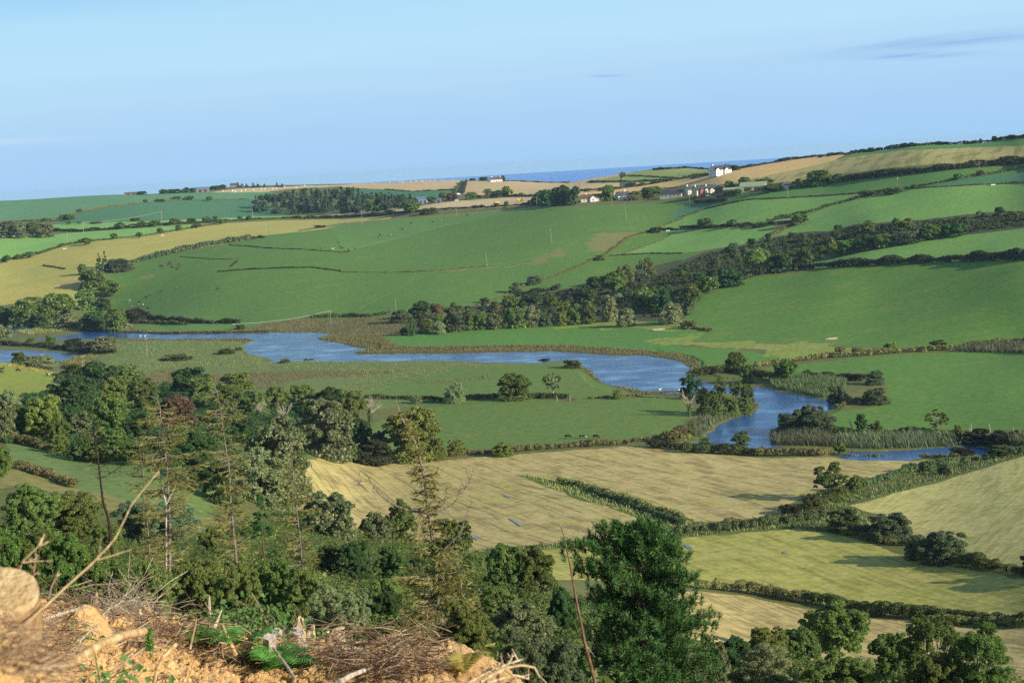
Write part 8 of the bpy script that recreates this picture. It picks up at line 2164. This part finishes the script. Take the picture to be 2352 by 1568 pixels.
# big sawn log end at the left edge
ra = 5.0
a3, b3 = P3(0, 1352, ra), P3(30, 1500, ra - .3)
e = empty('sawn_log', b3, 0, 'big sawn log standing at the left edge', 'log')
axv = unit(a3 - b3)
axv = unit(np.array([.14, -.34, .80]))
La = 0.34
c0 = a3 - b3
g = Geo()
tube(g, [c0 - axv * La * 1.8, c0 - axv * La * .6, c0 - axv * .02], [.110, .104, .101], 24, cap=False)
g.obj('bark', bark_mat('sawn_log_bark', (170, 140, 98), (132, 106, 74), 12), e, True)
g = Geo()
tube(g, [c0 - axv * .05, c0], [.100, .096], 24)
g.obj('cut_face', CUT, e)
limb('G', [(-60, 1400), (0, 1310), (130, 1110), (380, 880), (640, 640), (780, 490), (850, 350), (900, 250), (990, 140), (1092, 18)], 7.5, 'long thin bare branch slanting up from the lower left corner', 'fallen_branch', BRANCH, 4.6, 1.2, 'branch', 0, wend=3.2)
limb('G', [(668, 622), (780, 590), (850, 565), (905, 550)], 4.0, 'short side twig crossing the long bare branch', 'fallen_branch', BRANCH, 5.4, .1, 'branch', 0, wend=2)
limb('G', [(685, 590), (690, 520), (697, 465)], 3.2, 'upright twig on the long bare branch', 'fallen_branch', BRANCH, 5.4, .1, 'branch', 0, wend=1.5)
limb('G', [(300, 1470), (330, 1435), (480, 1330), (680, 1200), (830, 1135), (985, 1098)], 21, 'thick yellow debarked log lying on the clay', 'log', WOODY, None, 1.6, 'log', 0, wend=19, sides=12)
limb('G', [(500, 1275), (560, 1170), (620, 1110), (680, 1072)], 6, 'grey stick behind the yellow log', 'stick', WOODG, None, .5, 'stick', 0, wend=5)
limb('G', [(245, 1060), (400, 1000), (520, 965), (605, 945)], 12, 'pale log lying on the little clay mound', 'log', WOODG, 16, .8, 'log', 0, wend=5)
limb('G', [(660, 1470), (760, 1400), (880, 1310), (990, 1230)], 8, 'brown stick lying at the bottom of the clay', 'stick', TWIG, None, .6, 'stick', 0, wend=5)
limb('G', [(1060, 1470), (1085, 1370), (1130, 1280), (1215, 1200)], 8, 'blurred orange root end in the foreground', 'root', WOODY, 8, .3, 'root', 0, wend=10)
limb('G', [(700, 1010), (745, 960), (800, 935), (850, 898)], 4, 'crooked grey twig over the dark bushes', 'stick', WOODG, 18, .4, 'stick', 3, wend=2)
limb('G', [(1308, 1235), (1325, 1160), (1340, 1090), (1352, 1020)], 7, 'upright broken stick in the brushwood', 'stick', TWIG, None, 0, 'stick', 0, wend=4)
limb('G', [(1440, 1185), (1475, 1090), (1500, 1030), (1526, 968)], 15, 'left leg of the splintered upright trunk', 'broken_trunk', WOODP, None, .3, 'log', 0, wend=3, sides=10)
limb('G', [(1632, 1300), (1590, 1200), (1555, 1120), (1530, 1068)], 13, 'right leaning splintered trunk', 'broken_trunk', WOODY, None, .3, 'log', 0, wend=5, sides=10)
limb('G', [(1490, 1030), (1455, 980), (1430, 945), (1412, 912)], 4, 'thin stick pointing up from the splintered trunk', 'stick', TWIG, 24, .2, 'stick', 2, wend=2)
limb('G', [(1800, 1165), (1740, 1110), (1690, 1065), (1612, 1030)], 7, 'grey branch leaning on the sawn stumps', 'fallen_branch', WOODG, 25, .4, 'branch', 6, wend=3)
limb('G', [(1800, 1120), (1760, 1040), (1700, 940), (1655, 920)], 3, 'thin grey stem standing over the brushwood', 'fallen_branch', TWIG, 26, .3, 'branch', 9, wend=1.5)
limb('G', [(1860, 1130), (1830, 1040), (1800, 960), (1740, 860)], 3, 'second thin grey stem over the brushwood', 'fallen_branch', TWIG, 26, .3, 'branch', 9, wend=1.5)
limb('G', [(2035, 1450), (1990, 1370), (1930, 1290), (1885, 1225)], 8, 'grey stick leaning in front of the fern', 'stick', WOODG, 15, .6, 'stick', 0, wend=6)
limb('G', [(1070, 1155), (1150, 1165), (1220, 1175), (1275, 1190)], 7, 'pale peeled stick lying in the brushwood', 'stick', WOODP, 24, 0, 'stick', 0, wend=7)
limb('G', [(1160, 1110), (1190, 1070), (1215, 1045)], 6, 'short grey stick slanting in the brushwood', 'stick', WOODG, 24, 0, 'stick', 0, wend=4)
limb('G', [(1170, 1015), (1220, 1060), (1290, 1105)], 3, 'thin pale stick slanting in the brushwood', 'stick', WOODG, 25, 0, 'stick', 0, wend=2)
limb('H', [(-40, 1205), (30, 1215), (120, 1235), (190, 1270), (272, 1335)], 17, 'pale bent log fallen among the brushwood', 'log', WOODG, None, 0, 'log', 0, wend=14, sides=12)
limb('H', [(-20, 1470), (60, 1420), (160, 1378)], 16, 'pale log end at the bottom of the brushwood', 'log', WOODG, 15, .4, 'log', 0, wend=10, sides=10)
limb('H', [(190, 1225), (250, 1180), (345, 1150)], 18, 'torn root plate with reddish heart', 'broken_trunk', bark_mat('reddish_heartwood', (134, 84, 58), (176, 130, 96), 6), None, 0, 'log', 5, wend=9, sides=10)
limb('H', [(290, 1275), (340, 1225), (420, 1180), (552, 1118)], 8, 'long pale branch reaching right from the torn root', 'fallen_branch', WOODP, None, 0, 'branch', 5, wend=5)
limb('H', [(280, 1300), (360, 1270), (475, 1240)], 5, 'thin yellow branch below the long pale one', 'fallen_branch', WOODY, None, 0, 'branch', 4, wend=2)
limb('H', [(700, 1470), (760, 1400), (800, 1340)], 4, 'dark twig at the right of the brushwood', 'stick', TWIGD, 22, .3, 'stick', 5, wend=2)
limb('H', [(500, 1340), (560, 1280), (590, 1230)], 7, 'dark upright root in the brushwood', 'root', TWIGD, 23, .2, 'root', 4, wend=4)
for i, pts in enumerate(([(860, 1480), (940, 1430), (1040, 1380), (1130, 1345), (1250, 1305)], [(960, 1460), (1060, 1400), (1150, 1360), (1240, 1345), (1330, 1360), (1360, 1415)], [(1000, 1470), (1100, 1440), (1200, 1415), (1290, 1440)], [(1080, 1370), (1110, 1330), (1100, 1290)], [(1140, 1350), (1170, 1310), (1180, 1270)])):
 limb('H', pts, 9 if i < 3 else 6, ('upper', 'middle', 'lower', 'left upright', 'right upright')[i] + ' prong of the blurred root in front', 'root', WOODP, 7.0, .2, 'root', 5, seed=i, wend=4, group='prongs of the near root')
for i, (pts, lb) in enumerate((([(130, 720), (150, 640), (210, 580), (285, 508)], 'slanting twig above the sawn log'), ([(150, 640), (250, 632), (360, 630)], 'level twig above the sawn log'), ([(225, 760), (238, 660), (245, 555)], 'upright twig beside the sawn log'), ([(335, 890), (350, 820), (380, 750), (405, 695)], 'thin twig right of the sawn log'),
                               ([(85, 900), (110, 780), (140, 680)], 'dark twig in front of the sawn face'), ([(30, 760), (75, 735)], 'tiny twig in front of the sawn face'), ([(200, 745), (240, 720), (265, 705)], 'short twig crossing at the log edge'))):
 limb('G', pts, 4.2, lb, 'stick', TWIG, 5.5, .1, 'stick', 3, seed=i, wend=2)
stump('G', 995, 955, 960, 1075, 52, 'grey pointed broken stump in the brushwood', 22, .5, seed=3)
stump('G', 1860, 1150, 1850, 1285, 70, 'sawn stump with pinkish grey face', 24, cut=CUTG, seed=4, lean=-.15)
stump('G', 1905, 1105, 1880, 1180, 60, 'smaller sawn stump behind the pinkish one', 26, cut=CUTG, seed=8, lean=-.1)
stump('G', 2050, 1015, 2070, 1200, 74, 'tall splintered pale stump', 25, .35, seed=5, mat=WOODP)
stump('G', 2050, 1110, 2040, 1230, 66, 'tilted sawn stump below the splintered one', 23, cut=CUTG, seed=9, lean=-.2)
stump('G', 2130, 1058, 2140, 1190, 60, 'narrow splintered stump right of the tall one', 26, .45, seed=6, mat=WOODP)
stump('G', 2300, 1070, 2310, 1250, 108, 'broad splintered stump at the right of the brash', 25, .3, seed=7, mat=WOODP)
stump('G', 650, 810, 655, 960, 34, 'torn upright root stem on the clay mound', 20, .5, seed=12, mat=TWIG)
stump('G', 1437, 842, 1440, 930, 14, 'thin white snapped stem over the bushes', 27, .5, seed=13, mat=PALEBARK)
def brush(k, box_, n, label, seed, lo=.2, hi=.62, w=.009, mats=(TWIG, TWIGD), dflt=24.0, pile=.12, tilt=.28):
 """tangle of thin twigs over part of the bank"""
 rs = np.random.default_rng(seed)
 g = Geo()
 x0, y0, x1, y1 = box_
 for _ in range(n):
  u, v = pic(k, [(rs.uniform(x0, x1), rs.uniform(y0, y1))])[0]
  r = near(u, v, dflt)
  p = P3(u, v, r)
  p[2] = bank_z(p[0], p[1]) + abs(rs.normal(0, pile)) * min(1, r / 18)
  d = unit(np.array([rs.normal(), rs.normal(), rs.normal(0, tilt)]))
  ln = rs.uniform(lo, hi) * min(1.0, r / 20 + .15)
  q = bendy(p - d * ln / 2, p + d * ln / 2, rs, 5, .18)
  q[:, 2] = np.maximum(q[:, 2], bank_z(q[:, 0], q[:, 1]) - .02)
  tube(g, q, np.linspace(w, w * .35, 5) * (.15 + r / 30) * rs.uniform(.35, 1.0) ** 1.5, 3, mi=int(rs.uniform() < .4), cap=False)
 o = g.obj('brushwood', list(mats))
 tag(o, label, None, None, 'stuff')
brush('G', (900, 1150, 1500, 1290), 420, 'tangled dry brushwood in the middle of the clearing edge', 1)
brush('G', (1450, 1270, 2352, 1400), 330, 'tangled brushwood round the stumps', 2)
brush('H', (-60, 1340, 700, 1490), 800, 'heap of dark dry brushwood right of the stumps', 3, mats=(TWIGD, TWIG), pile=.22)
brush('G', (-60, 1080, 520, 1500), 900, 'loose twigs on the clay at the left', 4, .15, .6, .007, dflt=9, pile=.10)
brush('G', (380, 880, 760, 1010), 170, 'roots sticking out of the clay mound', 5, .2, .7, .008, dflt=18, pile=.1, tilt=.6)
brush('G', (700, 960, 1100, 1080), 200, 'thin grey twigs in front of the dark bushes', 6, .3, 1.0, .007, mats=(WOODG, TWIG), dflt=22, pile=.15, tilt=.6)
brush('G', (300, 1150, 2000, 1490), 420, 'scattered chips and sticks on the clay', 7, .08, .35, .008, mats=(WOODP, TWIG), dflt=18, pile=.02, tilt=.1)
brush('G', (1600, 960, 2000, 1130), 130, 'thin upright grey stems over the brushwood', 8, .6, 1.5, .006, mats=(WOODG, TWIG), dflt=26, pile=.2, tilt=1.3)
def clods():
 """loose lumps of clay"""
 rs = np.random.default_rng(9)
 g = Geo()
 for _ in range(2600):
  u, v = pic('G', [(rs.uniform(-100, 2300), rs.uniform(900, 1500))])[0]
  r = near(u, v, 0)
  if r < 3:
   continue
  p = P3(u, v, r)
  s = rs.uniform(.008, .04) * (.4 + r / 22)
  z = bank_z(p[0], p[1])
  c = np.array([p[0], p[1], z + s * .25])
  th = np.linspace(0, 2 * math.pi, 7)[:-1]
  rings = [c + np.stack([np.cos(th) * s * q * rs.uniform(.7, 1.2, 6), np.sin(th) * s * q * rs.uniform(.7, 1.2, 6), np.full(6, s * h)], 1) for q, h in ((.8, -.6), (1.0, 0), (.7, .5))]
  V = np.concatenate(rings + [c[None] + np.array([[0, 0, s * .7]])])
  i = np.arange(12).reshape(2, 6)
  j = np.roll(i, -1, 1)
  q = np.stack([i, j, j + 6, i + 6], -1).reshape(-1, 4).tolist() + [(12, 13, 14, 18), (14, 15, 16, 18), (16, 17, 12, 18)]
  g.add(V, q)
 o = g.obj('clay_clods', MAT['dirt'])
 tag(o, 'loose lumps of orange clay on the bank', None, None, 'stuff')
clods()
def mound(k, x, y, wpx, hpx, r, label, seed):
 """heap of dug clay"""
 (u, v), = pic(k, [(x, y)])
 c = P3(u, v, r)
 R, hh = wpx / 2 * r / F, hpx * r / F
 z0 = c[2] - hh
 n, m = 70, 30
 th = np.linspace(0, 2 * math.pi, n, endpoint=False)
 V = []
 for i in range(m):
  q = i / (m - 1)
  rr = R * 1.5 * (1 - q)
  x_, y_ = c[0] + np.cos(th) * rr, c[1] + np.sin(th) * rr
  z = z0 + (hh + .25) * np.sin(q * math.pi / 2) ** 1.1 - .25
  lump = (fbm(x_ / .35 + seed, y_ / .35, 3, seed) - .5) * .22 + (fbm(x_ / .1, y_ / .1, 3, seed + 3) - .5) * .12
  V.append(np.stack([x_ + lump * .4, y_, z + lump], 1))
 i = np.arange((m - 1) * n).reshape(m - 1, n)
 j = np.roll(i, -1, 1)
 mesh_object('clay_mound', np.concatenate(V), np.stack([i, j, j + n, i + n], -1).reshape(-1, 4), MAT['dirt'], kind='structure', label=label)
mound('G', 545, 935, 100, 36, 17.5, 'small mound of orange clay with roots', 3)
def fern(k, x, y, n, ln, label, leaf='fern', r=None, seed=0):
 u, v = pic(k, [(x, y)])[0]
 r = r or near(u, v, 20)
 p = P3(u, v, r)
 p[2] = bank_z(p[0], p[1])
 rs = np.random.default_rng(seed + int(x))
 g = Geo()
 for i in range(n):
  a = rs.uniform(0, 2 * math.pi)
  q = np.array([math.cos(a), math.sin(a), 0]) * ln * rs.uniform(.5, 1.0)
  t = np.linspace(0, 1, 18)[:, None]
  mid = q * t + np.array([0, 0, 1]) * ln * (1.5 * t - 1.15 * t * t) * rs.uniform(.5, .9)
  d = unit(np.gradient(mid, axis=0))
  sd = unit(np.cross(d, np.array([0, 0, 1])))
  for s in (-1, 1):
   w = ln * .24 * np.sin(np.pi * np.clip(t * .93 + .07, 0, 1)) ** .8
   e1 = mid + sd * s * w + d * w * .35 + np.array([0, 0, -.15]) * w
   wd = d * ln * .022
   V = np.stack([mid - wd, mid + wd, e1 + wd * .3, e1 - wd * .3], 1)
   g.add(V.reshape(-1, 3), np.arange(72).reshape(18, 4))
 o = g.obj('fern', LM[leaf])
 o.location = p
 tag(o, label, 'fern', 'ferns on the clay bank')
fern('G', 1680, 1330, 9, .5, 'green fern at the left of the fern patch', seed=1)
fern('G', 1790, 1350, 9, .5, 'green fern in the middle of the fern patch', seed=2)
fern('G', 1900, 1390, 10, .5, 'bright green fern at the right of the fern patch', seed=3)
fern('G', 2010, 1400, 9, .5, 'green fern at the end of the fern patch', seed=4)
fern('G', 1480, 1240, 7, .35, 'small green fern under the splintered trunk', seed=5)
fern('G', 1340, 1260, 7, .35, 'small green fern in the brushwood', seed=6)
fern('H', 855, 1460, 8, .45, 'yellow fern right of the brushwood', 'yfern', 20, 7)
fern('H', 40, 1190, 7, .5, 'yellowish fern behind the bent log', 'yfern', 27, 8)
fern('G', 590, 1440, 8, .35, 'green weed at the bottom of the clay bank', 'fern', 7.5, 9)
def bramble(k, x, y, n, spread, label, r=None, seed=0, size=.026):
 u, v = pic(k, [(x, y)])[0]
 r = r or near(u, v, 12)
 p = P3(u, v, r)
 p[2] = bank_z(p[0], p[1])
 rs = np.random.default_rng(seed)
 g = Geo()
 P = np.stack([rs.normal(0, spread, n), rs.normal(0, spread, n), np.abs(rs.normal(0, spread * .5, n)) + .03], 1)
 leaves(g, P, np.tile([.3, -.4, .8], (n, 1)), size * (.6 + r / 30), rs, asp=.8, jit=.5)
 for _ in range(8):
  q = rs.normal(0, spread, 3)
  q[2] = abs(q[2]) * .6
  tube(g, bendy((0, 0, 0), q, rs, 5, .15, .2), .004 * r / 10, 3, cap=False)
 o = g.obj('bramble_bush', LM['bramble'])
 o.location = p
 tag(o, label, 'bramble', 'brambles on the clay bank')
bramble('G', 660, 1180, 60, .16, 'small bramble behind the yellow log', 11, 1)
bramble('G', 745, 1270, 60, .16, 'small bramble in front of the yellow log', 10, 2)
bramble('G', 720, 1380, 70, .16, 'bramble at the bottom of the clay', 9, 3)
bramble('G', 860, 1110, 30, .12, 'tiny bramble by the end of the yellow log', 13, 4)
bramble('G', 470, 1080, 40, .2, 'bramble at the foot of the clay mound', 16, 5)
bramble('G', 1700, 1300, 420, .28, 'ivy like bramble over the fern patch', 21, 6)
bramble('G', 2150, 1250, 420, .22, 'bramble hanging between the splintered stumps', 24, 7)
bramble('G', 1480, 1260, 260, .2, 'bramble under the splintered trunk', 22, 8)
def seedling():
 u, v = pic('G', [(1040, 1320)])[0]
 r = near(u, v, 12)
 p = P3(u, v, r)
 p[2] = bank_z(p[0], p[1])
 h = 62 * r / F
 e = empty('pine_seedling', p, 0, 'small bright pine seedling on the clay', 'seedling')
 rs = np.random.default_rng(5)
 g = Geo()
 tube(g, [(0, 0, -.05), (.01, 0, h * .5), (0, 0, h)], [.012, .009, .004], 5)
 g.obj('stem', TWIG, e)
 g = Geo()
 n = 420
 z = rs.uniform(.05, 1, n) * h
 a = rs.uniform(0, 6.28, n)
 p0 = np.stack([0 * z, 0 * z, z], 1)
 p1 = p0 + np.stack([np.cos(a), np.sin(a), rs.uniform(.3, 1.3, n)], 1) * (h * .16) * rs.uniform(.6, 1.2, (n, 1))
 b = unit(np.cross(p1 - p0, rs.normal(0, 1, (n, 3)))) * .004
 g.add(np.stack([p0 - b, p0 + b, p1 + b * .5, p1 - b * .5], 1).reshape(-1, 3), np.arange(4 * n).reshape(n, 4))
 g.obj('needles', LM['fern'], e)
seedling()
# ------------------------------------------------------------------ the air between
def build_haze():
 bpy.context.view_layer.update()
 ztop = max((o.matrix_world @ Vector(c)).z for o in bpy.data.objects if o.type == 'MESH' for c in o.bound_box) + 2.0
 print('haze top', ztop)
 m = bpy.data.materials.new('haze')
 m.use_nodes = True
 nt = m.node_tree
 nt.nodes.clear()
 out = nt.nodes.new('ShaderNodeOutputMaterial')
 v = nt.nodes.new('ShaderNodeVolumePrincipled')
 v.inputs['Color'].default_value = (0.50, 0.78, 1.0, 1)
 v.inputs['Density'].default_value = HAZE
 v.inputs['Anisotropy'].default_value = 0.0
 nt.links.new(v.outputs[0], out.inputs['Volume'])
 x, y0, y1, z0, z1 = 19500, -600, 19500, -3.2, ztop
 V = [(a, b, c) for c in (z0, z1) for a, b in ((-x, y0), (x, y0), (x, y1), (-x, y1))]
 Fc = [(3, 2, 1, 0), (4, 5, 6, 7), (0, 1, 5, 4), (1, 2, 6, 5), (2, 3, 7, 6), (3, 0, 4, 7)]
 o = mesh_object('haze', V, Fc, m, smooth=False, kind='stuff')
 o['label'] = 'thin blue summer haze over the whole valley'
HAZE = 3.0e-5
build_haze()
